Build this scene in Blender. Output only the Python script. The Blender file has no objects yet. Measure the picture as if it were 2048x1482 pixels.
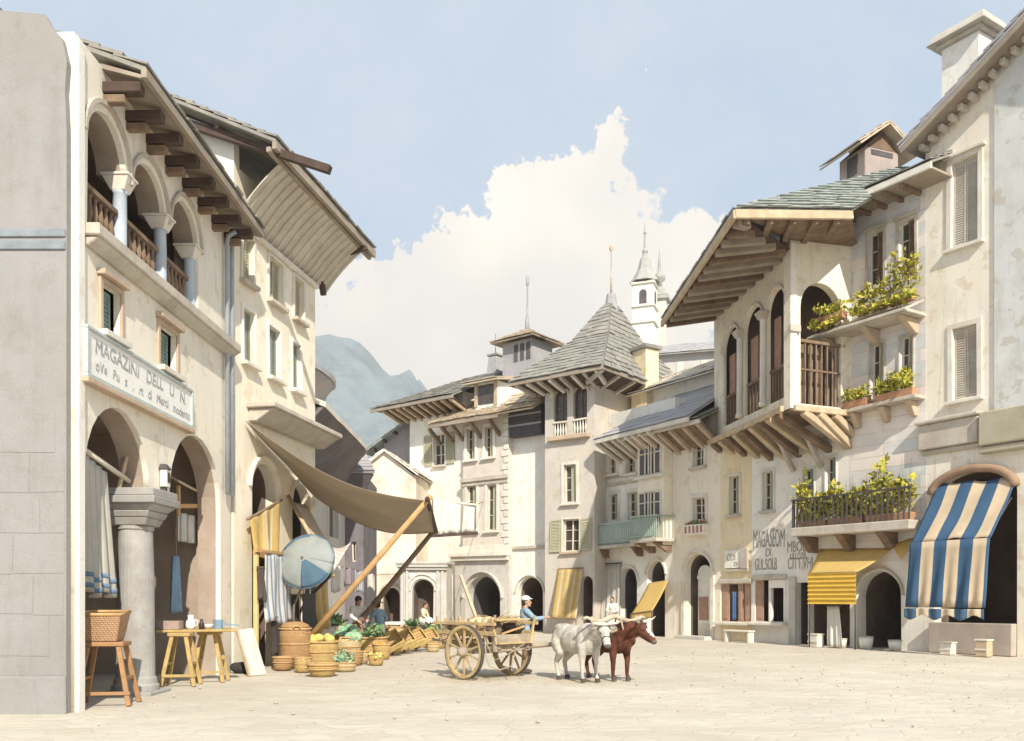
import bpy, bmesh, math, random
from mathutils import Vector, Matrix, noise
from mathutils.geometry import tessellate_polygon
random.seed(7)
V = Vector
PI = math.pi
S = bpy.context.scene
COL = S.collection
# ------------------------------------------------------------------ camera
EYE, FPX, CX, HY = 1.7, 1774.0, 1024.0, 1195.0
cam = bpy.data.cameras.new("camera")
cam.sensor_width = 36.0
cam.lens = 36.0 * FPX / 2048
cam.shift_y = (HY - 741.0) / 2048
cam.clip_end = 5000
camo = bpy.data.objects.new("camera", cam)
camo.location = (0, 0, EYE)
camo.rotation_euler = (math.radians(90), 0, 0)
COL.objects.link(camo)
S.camera = camo
S.view_settings.view_transform = 'Standard'
S.view_settings.look = 'None'
S.view_settings.exposure = 0.38
S.view_settings.gamma = 1
S.cycles.max_bounces = 8
S.cycles.diffuse_bounces = 5
# ------------------------------------------------------------------ sun and sky
SUN_AZ, SUN_EL = 165.0, 37.0          # degrees clockwise from +Y, elevation
a, e = math.radians(SUN_AZ), math.radians(SUN_EL)
SUNV = V((math.sin(a) * math.cos(e), math.cos(a) * math.cos(e), math.sin(e)))
sl = bpy.data.lights.new("sun", 'SUN')
sl.energy = 4.8
sl.angle = math.radians(0.55)
sl.color = (1.0, 0.93, 0.80)
so = bpy.data.objects.new("sun", sl)
so.rotation_euler = (-SUNV).to_track_quat('-Z', 'Y').to_euler()
so.location = (10, -30, 40)
COL.objects.link(so)

W = bpy.data.worlds.new("World")
S.world = W
W.use_nodes = True
def world_nodes():
    nt = W.node_tree
    N, L = nt.nodes, nt.links
    N.clear()
    out = N.new('ShaderNodeOutputWorld')
    bg = N.new('ShaderNodeBackground')
    bg.inputs['Strength'].default_value = 0.15
    sky = N.new('ShaderNodeTexSky')
    sky.sky_type = 'NISHITA'
    sky.sun_disc = False
    sky.sun_elevation = e
    sky.sun_rotation = a
    sky.air_density = 1.0
    sky.dust_density = 1.2
    sky.ozone_density = 1.5
    tc = N.new('ShaderNodeTexCoord')
    sep = N.new('ShaderNodeSeparateXYZ')
    L.new(tc.outputs['Generated'], sep.inputs[0])
    def m(op, x, y=None, z=None, clamp=False):
        n = N.new('ShaderNodeMath')
        n.operation = op
        n.use_clamp = clamp
        for i, q in enumerate((x, y, z)):
            if q is None: continue
            if isinstance(q, (int, float)): n.inputs[i].default_value = q
            else: L.new(q, n.inputs[i])
        return n.outputs[0]
    yy = m('MAXIMUM', sep.outputs[1], 0.05)
    A = m('DIVIDE', sep.outputs[0], yy)
    B = m('DIVIDE', sep.outputs[2], yy)
    def cn(scale, detail, rough):
        n = N.new('ShaderNodeTexNoise'); n.inputs['Scale'].default_value = scale; n.inputs['Detail'].default_value = detail; n.inputs['Roughness'].default_value = rough
        L.new(tc.outputs['Generated'], n.inputs['Vector'])
        s = N.new('ShaderNodeSeparateColor'); L.new(n.outputs['Color'], s.inputs[0]); return s.outputs[0], s.outputs[1]
    for (sc_, am_) in ((9, .19), (34, .10), (110, .025)):
        w0, w1 = cn(sc_, 8, .62)
        A = m('ADD', A, m('MULTIPLY', m('SUBTRACT', w0, 0.5), am_)); B = m('ADD', B, m('MULTIPLY', m('SUBTRACT', w1, 0.5), am_))
    # cumulus heaped up to the north, built from soft billows, edges broken by noise
    blobs = [(1218, 215, 34, 48), (1180, 290, 66, 52), (1205, 385, 88, 60), (1075, 385, 64, 48), (1115, 450, 115, 80),
             (905, 500, 42, 50), (1010, 520, 130, 70), (1150, 620, 240, 130), (930, 620, 190, 90), (790, 575, 90, 46),
             (760, 690, 170, 90), (1330, 590, 90, 70), (1000, 780, 420, 150), (1420, 480, 90, 60)]
    tot = None
    for (px, py, rx, ry) in blobs:
        ax, by = (px - CX) / FPX, (HY - py) / FPX
        dx = m('MULTIPLY', m('SUBTRACT', A, ax), FPX / rx)
        dy = m('MULTIPLY', m('SUBTRACT', B, by), FPX / ry)
        d2 = m('ADD', m('MULTIPLY', dx, dx), m('MULTIPLY', dy, dy))
        g = m('POWER', 2.718, m('MULTIPLY', d2, -0.8))
        tot = g if tot is None else m('ADD', tot, g)
    tot = m('MINIMUM', tot, 1.15)
    dx = m('MULTIPLY', m('SUBTRACT', A, (1062 - CX) / FPX), FPX / 46); dy = m('MULTIPLY', m('SUBTRACT', B, (HY - 610) / FPX), FPX / 34)
    hole = m('POWER', 2.718, m('MULTIPLY', m('ADD', m('MULTIPLY', dx, dx), m('MULTIPLY', dy, dy)), -0.8))
    tot = m('SUBTRACT', tot, m('MULTIPLY', hole, 0.62))
    def fbm(scale, detail, rough):
        n = N.new('ShaderNodeTexNoise')
        n.inputs['Scale'].default_value = scale
        n.inputs['Detail'].default_value = detail
        n.inputs['Roughness'].default_value = rough
        L.new(tc.outputs['Generated'], n.inputs['Vector'])
        return n.outputs[0]
    n1, n2, n3 = fbm(20, 12, 0.68), fbm(7, 4, 0.5), fbm(3.2, 5, 0.6)
    f = m('ADD', tot, m('MULTIPLY', m('SUBTRACT', n1, 0.5), 1.7))
    mask = m('MULTIPLY', m('SUBTRACT', f, 0.46), 6.0, clamp=True)
    thin = m('MULTIPLY', m('SUBTRACT', m('ADD', n3, m('MULTIPLY', n1, 0.35)), 0.5), 1.5, clamp=True)
    def mix(fac, c1, c2, blend='MIX'):
        n = N.new('ShaderNodeMix')
        n.data_type = 'RGBA'
        n.blend_type = blend
        for s, q in ((n.inputs[0], fac), (n.inputs[6], c1), (n.inputs[7], c2)):
            if isinstance(q, (int, float)): s.default_value = q
            elif isinstance(q, tuple): s.default_value = (*q, 1)
            else: L.new(q, s)
        return n.outputs[2]
    base = mix(0.74, sky.outputs[0], (3.35, 4.05, 4.85))
    base = mix(m('MULTIPLY', thin, 0.6), base, (4.9, 4.9, 4.75))
    cl = mix(m('MULTIPLY', m('SUBTRACT', n2, 0.40), 3.4, clamp=True), (5.6, 5.3, 4.8), (6.5, 6.05, 5.3))
    col = mix(mask, base, cl)
    L.new(col, bg.inputs[0])
    L.new(bg.outputs[0], out.inputs[0])
world_nodes()

# ------------------------------------------------------------------ pixel -> place
class Frame:
    """A facade plane: origin on the ground, d = along the facade to the viewer's right."""
    def __init__(s, P, d):
        s.P = V(P).to_2d(); s.d = V(d).to_2d().normalized(); s.n = V((-s.d.y, s.d.x))   # n = inward
        s.rz = math.atan2(s.d.y, s.d.x)
    def uz(s, px, py, off=0.0):
        q = s.P - s.n * off
        dr = V(((px - CX) / FPX, 1.0))
        t = q.dot(s.n) / dr.dot(s.n)
        return (dr * t - q).dot(s.d), EYE + (HY - py) / FPX * t
    def u(s, px, off=0.0): return s.uz(px, 0, off)[0]
    def z(s, px, py, off=0.0): return s.uz(px, py, off)[1]
    def rect(s, x0, y0, x1, y1, off=0.0):
        c = (x0 + x1) / 2
        return s.u(x0, off), s.u(x1, off), s.z(c, y1, off), s.z(c, y0, off)
    def w(s, u, out=0.0, z=0.0):
        p = s.P + s.d * u - s.n * out
        return V((p.x, p.y, z))
    def sub(s, u, out=0.0, turn=0.0):
        p = s.w(u, out)
        c, q = math.cos(turn), math.sin(turn)
        return Frame(p, (s.d.x * c - s.d.y * q, s.d.x * q + s.d.y * c))
def at(px, py, Y):
    return V(((px - CX) / FPX * Y, Y, EYE + (HY - py) / FPX * Y))

# ------------------------------------------------------------------ materials
MATS = {}
def mat(name, col, var=0.10, scale=1.2, tint=None, streak=0.0, spots=0.0, rough=0.9, bump=0.25, bscale=30.0, metal=0.0, spec=0.3):
    if name in MATS: return MATS[name]
    m = bpy.data.materials.new(name)
    m.use_nodes = True
    nt = m.node_tree; N, L = nt.nodes, nt.links
    b = N['Principled BSDF']
    b.inputs['Roughness'].default_value = rough
    b.inputs['Metallic'].default_value = metal
    b.inputs['Specular IOR Level'].default_value = spec
    tc = N.new('ShaderNodeTexCoord')
    def nz(sc, det, rg, vec=None):
        n = N.new('ShaderNodeTexNoise')
        n.inputs['Scale'].default_value = sc; n.inputs['Detail'].default_value = det; n.inputs['Roughness'].default_value = rg
        L.new(vec or tc.outputs['Object'], n.inputs['Vector'])
        return n.outputs[0]
    def ramp(f, p0, c0, p1, c1):
        r = N.new('ShaderNodeValToRGB')
        r.color_ramp.elements[0].position = p0; r.color_ramp.elements[0].color = (*c0, 1)
        r.color_ramp.elements[1].position = p1; r.color_ramp.elements[1].color = (*c1, 1)
        L.new(f, r.inputs[0]); return r.outputs[0]
    def mix(fac, c1, c2, blend='MIX'):
        n = N.new('ShaderNodeMix'); n.data_type = 'RGBA'; n.blend_type = blend
        for s, q in ((n.inputs[0], fac), (n.inputs[6], c1), (n.inputs[7], c2)):
            if isinstance(q, (int, float)): s.default_value = q
            elif isinstance(q, tuple): s.default_value = (*q, 1)
            else: L.new(q, s)
        return n.outputs[2]
    lo = tuple(c * (1 - var) for c in col)
    hi = tuple(min(0.95, c * (1 + var * 0.7)) for c in col)
    c = ramp(nz(scale, 6, 0.6), 0.32, lo, 0.68, hi)
    if tint:
        f = ramp(nz(scale * 0.55 + 0.13, 5, 0.65), 0.46, (0, 0, 0), 0.62, (0.7, 0.7, 0.7))
        c = mix(f, c, tint)
    if streak:
        mp = N.new('ShaderNodeMapping')
        mp.inputs['Scale'].default_value = (2.6, 2.6, 0.35)
        L.new(tc.outputs['Object'], mp.inputs[0])
        f = ramp(nz(1.6, 6, 0.7, mp.outputs[0]), 0.52, (0, 0, 0), 0.72, (streak,) * 3)
        c = mix(f, c, tuple(q * k for q, k in zip(col, (0.52, 0.50, 0.47))))
    if spots:
        f = ramp(nz(1.9, 7, 0.62), 0.565, (0, 0, 0), 0.61, (spots,) * 3)
        c = mix(f, c, tuple(q * k for q, k in zip(col, (0.72, 0.60, 0.48))))
        f = ramp(nz(0.8, 8, 0.6), 0.55, (0, 0, 0), 0.575, (spots * .75,) * 3)
        c = mix(f, c, tuple(q * k for q, k in zip(col, (0.80, 0.78, 0.76))))
    g = nz(bscale, 5, 0.65)
    c = mix(1.0, c, ramp(g, 0.3, (0.93,) * 3, 0.7, (1.04,) * 3), 'MULTIPLY')
    L.new(c, b.inputs['Base Color'])
    if bump:
        bp = N.new('ShaderNodeBump')
        bp.inputs['Strength'].default_value = bump
        bp.inputs['Distance'].default_value = 0.03
        L.new(g, bp.inputs['Height'])
        L.new(bp.outputs[0], b.inputs['Normal'])
    MATS[name] = m
    return m
def stripes(name, cols, n, axis=0, var=0.06, cloth=True):
    """cols = list of (colour, share); n repeats over UV axis."""
    if name in MATS: return MATS[name]
    m = bpy.data.materials.new(name); m.use_nodes = True
    nt = m.node_tree; N, L = nt.nodes, nt.links
    b = N['Principled BSDF']; b.inputs['Roughness'].default_value = 0.95; b.inputs['Specular IOR Level'].default_value = 0.1
    uv = N.new('ShaderNodeUVMap'); sp = N.new('ShaderNodeSeparateXYZ'); L.new(uv.outputs[0], sp.inputs[0])
    k = N.new('ShaderNodeMath'); k.operation = 'MULTIPLY'; k.inputs[1].default_value = n; L.new(sp.outputs[axis], k.inputs[0])
    fr = N.new('ShaderNodeMath'); fr.operation = 'FRACT'; L.new(k.outputs[0], fr.inputs[0])
    r = N.new('ShaderNodeValToRGB'); r.color_ramp.interpolation = 'CONSTANT'
    el = r.color_ramp.elements
    el[0].position = 0; el[0].color = (*cols[0][0], 1)
    pos = cols[0][1]
    el[1].position = pos; el[1].color = (*cols[1][0], 1)
    for cc, sh in cols[2:]:
        pos += cols[len(el) - 1][1]
        q = el.new(pos); q.color = (*cc, 1)
    L.new(fr.outputs[0], r.inputs[0])
    tc = N.new('ShaderNodeTexCoord')
    nz = N.new('ShaderNodeTexNoise'); nz.inputs['Scale'].default_value = 4; nz.inputs['Detail'].default_value = 6
    L.new(tc.outputs['Object'], nz.inputs['Vector'])
    r2 = N.new('ShaderNodeValToRGB')
    r2.color_ramp.elements[0].position = 0.3; r2.color_ramp.elements[0].color = (1 - var * 2,) * 3 + (1,)
    r2.color_ramp.elements[1].position = 0.7; r2.color_ramp.elements[1].color = (1,) * 4
    L.new(nz.outputs[0], r2.inputs[0])
    mx = N.new('ShaderNodeMix'); mx.data_type = 'RGBA'; mx.blend_type = 'MULTIPLY'; mx.inputs[0].default_value = 1
    L.new(r.outputs[0], mx.inputs[6]); L.new(r2.outputs[0], mx.inputs[7])
    L.new(mx.outputs[2], b.inputs['Base Color'])
    if cloth: _translucent(m, mx.outputs[2], 0.35)
    MATS[name] = m
    return m
def _translucent(m, colsock, k):
    nt = m.node_tree; N, L = nt.nodes, nt.links
    tr = N.new('ShaderNodeBsdfTranslucent'); L.new(colsock, tr.inputs[0])
    ms = N.new('ShaderNodeMixShader'); ms.inputs[0].default_value = k
    L.new(N['Principled BSDF'].outputs[0], ms.inputs[1]); L.new(tr.outputs[0], ms.inputs[2])
    L.new(ms.outputs[0], N['Material Output'].inputs[0])
def cloth(name, col, k=0.3, **kw):
    if name in MATS: return MATS[name]
    m = mat(name, col, bump=0.15, bscale=60, spec=0.1, **kw)
    lk = m.node_tree.nodes['Principled BSDF'].inputs['Base Color'].links[0].from_socket
    _translucent(m, lk, k)
    return m

# ------------------------------------------------------------------ mesh building
class MB:
    def __init__(s): s.v, s.f, s.uv = [], [], {}
    def add(s, vs, fs, uvs=None):
        o = len(s.v)
        s.v += [tuple(p) for p in vs]
        for i, f in enumerate(fs):
            if uvs: s.uv[len(s.f)] = [uvs[k] for k in f]
            s.f.append(tuple(k + o for k in f))
        return s
    def hexa(s, p):   # 8 corners: bottom 0-3 ccw, top 4-7
        return s.add(p, [(3, 2, 1, 0), (4, 5, 6, 7), (0, 1, 5, 4), (1, 2, 6, 5), (2, 3, 7, 6), (3, 0, 4, 7)])
    def box(s, x0, x1, y0, y1, z0, z1):
        return s.hexa([(x0, y0, z0), (x1, y0, z0), (x1, y1, z0), (x0, y1, z0), (x0, y0, z1), (x1, y0, z1), (x1, y1, z1), (x0, y1, z1)])
    def beam(s, p, q, w, h, up=(0, 0, 1), w2=None, h2=None):
        p, q = V(p), V(q); d = (q - p).normalized(); up = V(up)
        if abs(d.dot(up)) > 0.98: up = V((0, 1, 0))
        x = d.cross(up).normalized(); y = x.cross(d).normalized()
        w2 = w if w2 is None else w2; h2 = h if h2 is None else h2
        def ring(c, w, h): return [c - x * w / 2 - y * h / 2, c + x * w / 2 - y * h / 2, c + x * w / 2 + y * h / 2, c - x * w / 2 + y * h / 2]
        return s.hexa(ring(p, w, h) + ring(q, w2, h2))
    def tube(s, path, r, n=8, cap=True):
        path = [V(p) for p in path]
        rs = r if isinstance(r, (list, tuple)) else [r] * len(path)
        vs = []; fs = []
        prev = None
        for i, p in enumerate(path):
            d = (path[min(i + 1, len(path) - 1)] - path[max(i - 1, 0)]).normalized()
            if prev is None:
                x = d.orthogonal().normalized()
            else:
                x = (prev - d * prev.dot(d)).normalized()
            prev = x; y = d.cross(x)
            for k in range(n):
                t = 2 * PI * k / n
                vs.append(p + (x * math.cos(t) + y * math.sin(t)) * rs[i])
        for i in range(len(path) - 1):
            for k in range(n):
                fs.append((i * n + k, i * n + (k + 1) % n, (i + 1) * n + (k + 1) % n, (i + 1) * n + k))
        if cap:
            fs.append(tuple(range(n))[::-1]); fs.append(tuple((len(path) - 1) * n + k for k in range(n)))
        return s.add(vs, fs)
    def lathe(s, prof, c=(0, 0, 0), n=16, M=None, wob=0.0):
        c = V(c); vs = []; fs = []
        for (r, z) in prof:
            for k in range(n):
                t = 2 * PI * k / n
                rr = r * (1 + wob * math.sin(3 * t + z * 5))
                p = V((rr * math.cos(t), rr * math.sin(t), z))
                vs.append(c + (M @ p if M else p))
        m = len(prof)
        for i in range(m - 1):
            for k in range(n):
                fs.append((i * n + k, i * n + (k + 1) % n, (i + 1) * n + (k + 1) % n, (i + 1) * n + k))
        if prof[0][0] > 1e-4: fs.append(tuple(range(n))[::-1])
        if prof[-1][0] > 1e-4: fs.append(tuple((m - 1) * n + k for k in range(n)))
        return s.add(vs, fs)
    def ell(s, c, rx, ry, rz, M=None, n=14, m=9):
        c = V(c); vs = []; fs = []
        for i in range(m + 1):
            ph = -PI / 2 + PI * i / m
            for k in range(n):
                t = 2 * PI * k / n
                p = V((rx * math.cos(ph) * math.cos(t), ry * math.cos(ph) * math.sin(t), rz * math.sin(ph)))
                vs.append(c + (M @ p if M else p))
        for i in range(m):
            for k in range(n):
                fs.append((i * n + k, i * n + (k + 1) % n, (i + 1) * n + (k + 1) % n, (i + 1) * n + k))
        return s.add(vs, fs)
    def cap(s, p, q, r0, r1, n=10):
        p, q = V(p), V(q)
        s.tube([p, q], [r0, r1], n)
        s.ell(p, r0, r0, r0, n=n, m=6); s.ell(q, r1, r1, r1, n=n, m=6)
        return s
    def chain(s, pts):     # [(point, radius), ...]
        for (p, r), (q, t) in zip(pts, pts[1:]): s.cap(p, q, r, t)
        return s
    def prism(s, poly, y0, y1, holes=()):   # polygon in (u, z), pushed from y0 to y1
        loops = [list(poly)] + [list(h) for h in holes]
        flat = [p for l in loops for p in l]
        tri = tessellate_polygon([[V((p[0], p[1], 0)) for p in l] for l in loops])
        n = len(flat)
        vs = [(p[0], y0, p[1]) for p in flat] + [(p[0], y1, p[1]) for p in flat]
        fs = [tuple(t) for t in tri] + [tuple(k + n for k in t) for t in tri]
        o = 0
        for l in loops:
            for k in range(len(l)):
                a, b = o + k, o + (k + 1) % len(l)
                fs.append((a, b, b + n, a + n))
            o += len(l)
        return s.add(vs, fs)
    def sheet(s, fn, nu, nv):
        vs = []; uv = []; fs = []
        for j in range(nv + 1):
            for i in range(nu + 1):
                vs.append(fn(i / nu, j / nv)); uv.append((i / nu, j / nv))
        w = nu + 1
        for j in range(nv):
            for i in range(nu):
                fs.append((j * w + i, j * w + i + 1, (j + 1) * w + i + 1, (j + 1) * w + i))
        return s.add(vs, fs, uv)
    def build(s, name, m, parent=None, smooth=False, bevel=0, solid=0, remesh=0, sm_it=0, M=None):
        me = bpy.data.meshes.new(name)
        me.from_pydata([M @ V(p) for p in s.v] if M else s.v, [], s.f)
        if s.uv:
            l = me.uv_layers.new(name="UVMap")
            for pi, uvs in s.uv.items():
                p = me.polygons[pi]
                for k, li in enumerate(p.loop_indices): l.data[li].uv = uvs[k]
        bm = bmesh.new(); bm.from_mesh(me)
        if not solid: bmesh.ops.recalc_face_normals(bm, faces=bm.faces)
        bm.to_mesh(me); bm.free()
        if smooth:
            for p in me.polygons: p.use_smooth = True
        me.materials.append(m)
        o = bpy.data.objects.new(name, me)
        COL.objects.link(o)
        if parent: o.parent = parent
        if remesh:
            r = o.modifiers.new("skin", 'REMESH'); r.mode = 'VOXEL'; r.voxel_size = remesh; r.use_smooth_shade = True
            if sm_it:
                q = o.modifiers.new("soft", 'SMOOTH'); q.iterations = sm_it; q.factor = 0.5
        if solid:
            r = o.modifiers.new("thick", 'SOLIDIFY'); r.thickness = solid; r.offset = 0
        if bevel:
            r = o.modifiers.new("edge", 'BEVEL'); r.width = bevel; r.segments = 1; r.limit_method = 'ANGLE'; r.angle_limit = math.radians(40)
        return o
def tag(o, label, cat, group=None, kind=None):
    o['label'] = label; o['category'] = cat
    if group: o['group'] = group
    if kind: o['kind'] = kind
    return o
def thing(name, label, cat, loc=(0, 0, 0), rz=0.0, group=None):
    o = bpy.data.objects.new(name, None)
    o.empty_display_size = 0.3
    o.location = loc; o.rotation_euler = (0, 0, rz)
    COL.objects.link(o)
    return tag(o, label, cat, group)
def fthing(name, label, cat, F, u=0.0, out=0.0, z=0.0, group=None):
    return thing(name, label, cat, F.w(u, out, z), F.rz, group)
def struct(o):
    o['kind'] = 'structure'; return o
def lerp(a, b, t): return a + (b - a) * t
def rnd(a, b): return random.uniform(a, b)
# ------------------------------------------------------------------ shared architecture
def arch(u0, u1, z0, z1, n=14, rise=None):
    r = (u1 - u0) / 2; h = min(rise or r, z1 - z0 - 0.02); c = (u0 + u1) / 2
    return [(u0, z0), (u1, z0)] + [(c + r * math.cos(PI * k / n), z1 - h + h * math.sin(PI * k / n)) for k in range(n + 1)]
def rectp(u0, u1, z0, z1): return [(u0, z0), (u1, z0), (u1, z1), (u0, z1)]
def wall(root, m, outline, holes, D, rev=0.28, name='wall'):
    """hollow shell: pierced front with reveals, sides and back"""
    b = MB()
    loops = [list(outline)] + [list(h) for h in holes]
    flat = [p for l in loops for p in l]
    tri = tessellate_polygon([[V((p[0], p[1], 0)) for p in l] for l in loops])
    b.add([(p[0], 0, p[1]) for p in flat], [tuple(t) for t in tri])
    for h in holes:
        n = len(h)
        b.add([(p[0], 0, p[1]) for p in h] + [(p[0], rev, p[1]) for p in h], [(k, (k + 1) % n, (k + 1) % n + n, k + n) for k in range(n)])
    n = len(outline)
    b.add([(p[0], 0, p[1]) for p in outline] + [(p[0], D, p[1]) for p in outline], [(k, (k + 1) % n, (k + 1) % n + n, k + n) for k in range(n)])
    t2 = tessellate_polygon([[V((p[0], p[1], 0)) for p in outline]])
    b.add([(p[0], D, p[1]) for p in outline], [tuple(t) for t in t2])
    return b.build(name, m, root)
def niche(root, m, poly, y0, y1, name='doorway'):
    b = MB(); n = len(poly)
    t = tessellate_polygon([[V((p[0], p[1], 0)) for p in poly]])
    b.add([(p[0], y0, p[1]) for p in poly] + [(p[0], y1, p[1]) for p in poly],
          [(k, (k + 1) % n, (k + 1) % n + n, k + n) for k in range(n)] + [tuple(q + n for q in f) for f in t])
    return b.build(name, m, root)
def louvre(b, u0, u1, z0, z1, y, t=0.035, step=0.07, fr=0.06):
    b.box(u0, u0 + fr, y, y + t, z0, z1); b.box(u1 - fr, u1, y, y + t, z0, z1)
    b.box(u0 + fr, u1 - fr, y, y + t, z0, z0 + fr); b.box(u0 + fr, u1 - fr, y, y + t, z1 - fr, z1)
    b.box(u0 + fr, u1 - fr, y + t * 0.75, y + t * 0.9, z0 + fr, z1 - fr)
    z = z0 + fr
    while z + step < z1 - fr:
        b.hexa([(u0 + fr, y + 0.002, z), (u1 - fr, y + 0.002, z), (u1 - fr, y + t * 0.7, z + step * 0.6), (u0 + fr, y + t * 0.7, z + step * 0.6),
                (u0 + fr, y + 0.002, z + 0.012), (u1 - fr, y + 0.002, z + 0.012), (u1 - fr, y + t * 0.7, z + step * 0.6 + 0.012), (u0 + fr, y + t * 0.7, z + step * 0.6 + 0.012)])
        z += step
def window(root, r, kind='glass', sur=None, sw=0.12, leaves=None, leafm=None, sill=None, rec=0.14, frm=None, archd=False, hood=False, leafw=None):
    """r = (u0,u1,z0,z1) already cut in the wall"""
    u0, u1, z0, z1 = r
    frm = frm or M_PALEWOOD
    b = MB(); f = 0.05; y0, y1 = rec, rec + 0.05
    c = (u0 + u1) / 2
    if archd:
        b.prism(arch(u0, u1, z0, z1), y0, y1, [arch(u0 + f, u1 - f, z0 + f, z1 - f)])
    else:
        b.box(u0, u0 + f, y0, y1, z0, z1); b.box(u1 - f, u1, y0, y1, z0, z1)
        b.box(u0 + f, u1 - f, y0, y1, z0, z0 + f); b.box(u0 + f, u1 - f, y0, y1, z1 - f, z1)
    if kind in ('glass', 'half'):
        b.box(c - 0.03, c + 0.03, y0 + 0.004, y1 - 0.004, z0 + f, z1 - f)
        for k in (1, 2):
            zz = lerp(z0, z1, k / 3 if not archd else k / 3 * 0.9)
            b.box(u0 + f, c - 0.03, y0 + 0.01, y1 - 0.01, zz - 0.015, zz + 0.015); b.box(c + 0.03, u1 - f, y0 + 0.01, y1 - 0.01, zz - 0.015, zz + 0.015)
    w = b.build('window', frm, root)
    p = MB()
    poly = arch(u0, u1, z0, z1) if archd else rectp(u0, u1, z0, z1)
    p.prism(poly, y1 + 0.004, y1 + 0.02)
    p.build('pane', M_GLASS, w)
    if kind == 'louvre':
        for (q0, q1) in ((u0 + 0.01, c - 0.005), (c + 0.005, u1 - 0.01)):
            s = MB(); louvre(s, q0, q1, z0 + 0.01, z1 - 0.01, rec - 0.05); s.build('shutter', leafm or M_GREENSH, w)
    if kind == 'half':
        s = MB(); louvre(s, c + 0.005, u1 - 0.01, z0 + 0.01, z1 - 0.01, rec - 0.05); s.build('shutter', leafm or M_GREENSH, w)
    if kind == 'dark':
        pass
    if sur:
        s = MB(); d = -0.045
        s.box(u0 - sw, u0, d, 0.002, z0 - sw * 0.3, z1 + sw); s.box(u1, u1 + sw, d, 0.002, z0 - sw * 0.3, z1 + sw)
        s.box(u0, u1, d, 0.002, z1, z1 + sw)
        if hood: s.box(u0 - sw * 1.5, u1 + sw * 1.5, d - 0.09, 0.002, z1 + sw + 0.003, z1 + sw + 0.09)
        s.build('surround', sur, w, bevel=0.008)
    if sill:
        s = MB(); s.box(u0 - sw * 1.3, u1 + sw * 1.3, -0.16, 0.002, z0 - sw * 0.3 - 0.10, z0 - sw * 0.3 - 0.003)
        s.build('sill', sill, w, bevel=0.01)
    if leaves:
        lw = leafw or (u1 - u0) / 2
        g = sw + 0.02 if sur else 0.01
        for sgn in leaves:
            s = MB()
            a0, a1 = (u0 - g - lw, u0 - g) if sgn < 0 else (u1 + g, u1 + g + lw)
            louvre(s, a0, a1, z0, z1, -0.075)
            s.build('shutter', leafm or M_GREENSH, w)
    return w
def slabs(b, e0, e1, r0, r1, row=0.34, wid=0.5, t=0.035, jit=1.0, deck=True):
    e0, e1, r0, r1 = map(V, (e0, e1, r0, r1))
    N = (e1 - e0).cross((r0 + r1) / 2 - (e0 + e1) / 2).normalized()
    if N.z < 0: N = -N
    if deck:
        d = 0.07
        if (r0 - r1).length < 0.02:
            b.add([e0 - N * d, e1 - N * d, r0 - N * d, e0, e1, r0], [(2, 1, 0), (3, 4, 5), (0, 1, 4, 3), (1, 2, 5, 4), (2, 0, 3, 5)])
        else:
            b.hexa([e0 - N * d, e1 - N * d, r1 - N * d, r0 - N * d, e0, e1, r1, r0])
    L = ((r0 + r1) / 2 - (e0 + e1) / 2).length
    nr = max(2, int(L / row))
    for i in range(nr):
        t0, t1 = i / nr, min(1.0, (i + 1.35) / nr)
        a0, a1 = lerp(e0, r0, t0), lerp(e1, r1, t0)
        c0, c1 = lerp(e0, r0, t1), lerp(e1, r1, t1)
        n = max(1, round((a1 - a0).length / wid))
        cut = [0.0] + [(k + rnd(-0.3, 0.3) * jit) / n for k in range(1, n)] + [1.0]
        up = (r0 + r1 - e0 - e1).normalized()
        for k in range(n):
            s0, s1 = cut[k], cut[k + 1] - 0.004
            fj = up * (rnd(-0.055, 0.02) * jit)
            th = t * rnd(0.8, 1.5)
            l0 = N * (t * 1.35 + rnd(0, 0.012)); l1 = N * 0.006
            p = [lerp(a0, a1, s0) + fj + l0, lerp(a0, a1, s1) + fj + l0 + N * rnd(-0.008, 0.008), lerp(c0, c1, s1) + l1, lerp(c0, c1, s0) + l1]
            b.hexa(p + [q + N * th for q in p])
def rafters(root, m, pts, w=0.12, h=0.15, name='rafter', jit=0.02):
    for (p, q) in pts:
        b = MB(); j = rnd(-jit, jit)
        b.beam(V(p) + V((j, 0, j * 0.5)), V(q) + V((j, 0, 0)), w * rnd(0.85, 1.15), h * rnd(0.85, 1.1), w2=w, h2=h)
        b.build(name, m, root, bevel=0.012)
def _glyphs(s, size, depth):
    c = bpy.data.curves.new('lettering', 'FONT')
    c.body = s; c.size = size; c.extrude = depth; c.align_x = 'LEFT'
    o = bpy.data.objects.new('lettering', c); COL.objects.link(o)
    me = bpy.data.meshes.new_from_object(o.evaluated_get(bpy.context.evaluated_depsgraph_get()))
    bpy.data.objects.remove(o); bpy.data.curves.remove(c)
    xs = [v.co.x for v in me.vertices]
    return me, min(xs), max(xs)
def text(root, s, m, u, z, size, y=-0.01, name='lettering', width=None, depth=0.004):
    """hand painted words, one mesh for each word"""
    me, a0, a1 = _glyphs(s.replace(' ', '   '), size, depth)
    bpy.data.meshes.remove(me)
    k = width / (a1 - a0) if width else 1.0
    pre = ''
    for w in s.split(' '):
        pre = (pre + '   ' + w).strip()
        me, p0, p1 = _glyphs(pre, size, depth); bpy.data.meshes.remove(me)
        me, b0, b1 = _glyphs(w, size, depth)
        off = p1 - b1 - a0
        for v in me.vertices:
            x, yy, zz = v.co
            X = (x + off) * k
            v.co = (X + yy * .04 * math.sin(X * 9), -zz, yy * (1 + .05 * math.sin(X * 7 + 1)) + .012 * math.sin(X * 3.1))
        me.materials.clear(); me.materials.append(m)
        o = bpy.data.objects.new(name, me); COL.objects.link(o)
        o.location = (u, y, z)
        if root: o.parent = root
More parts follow.
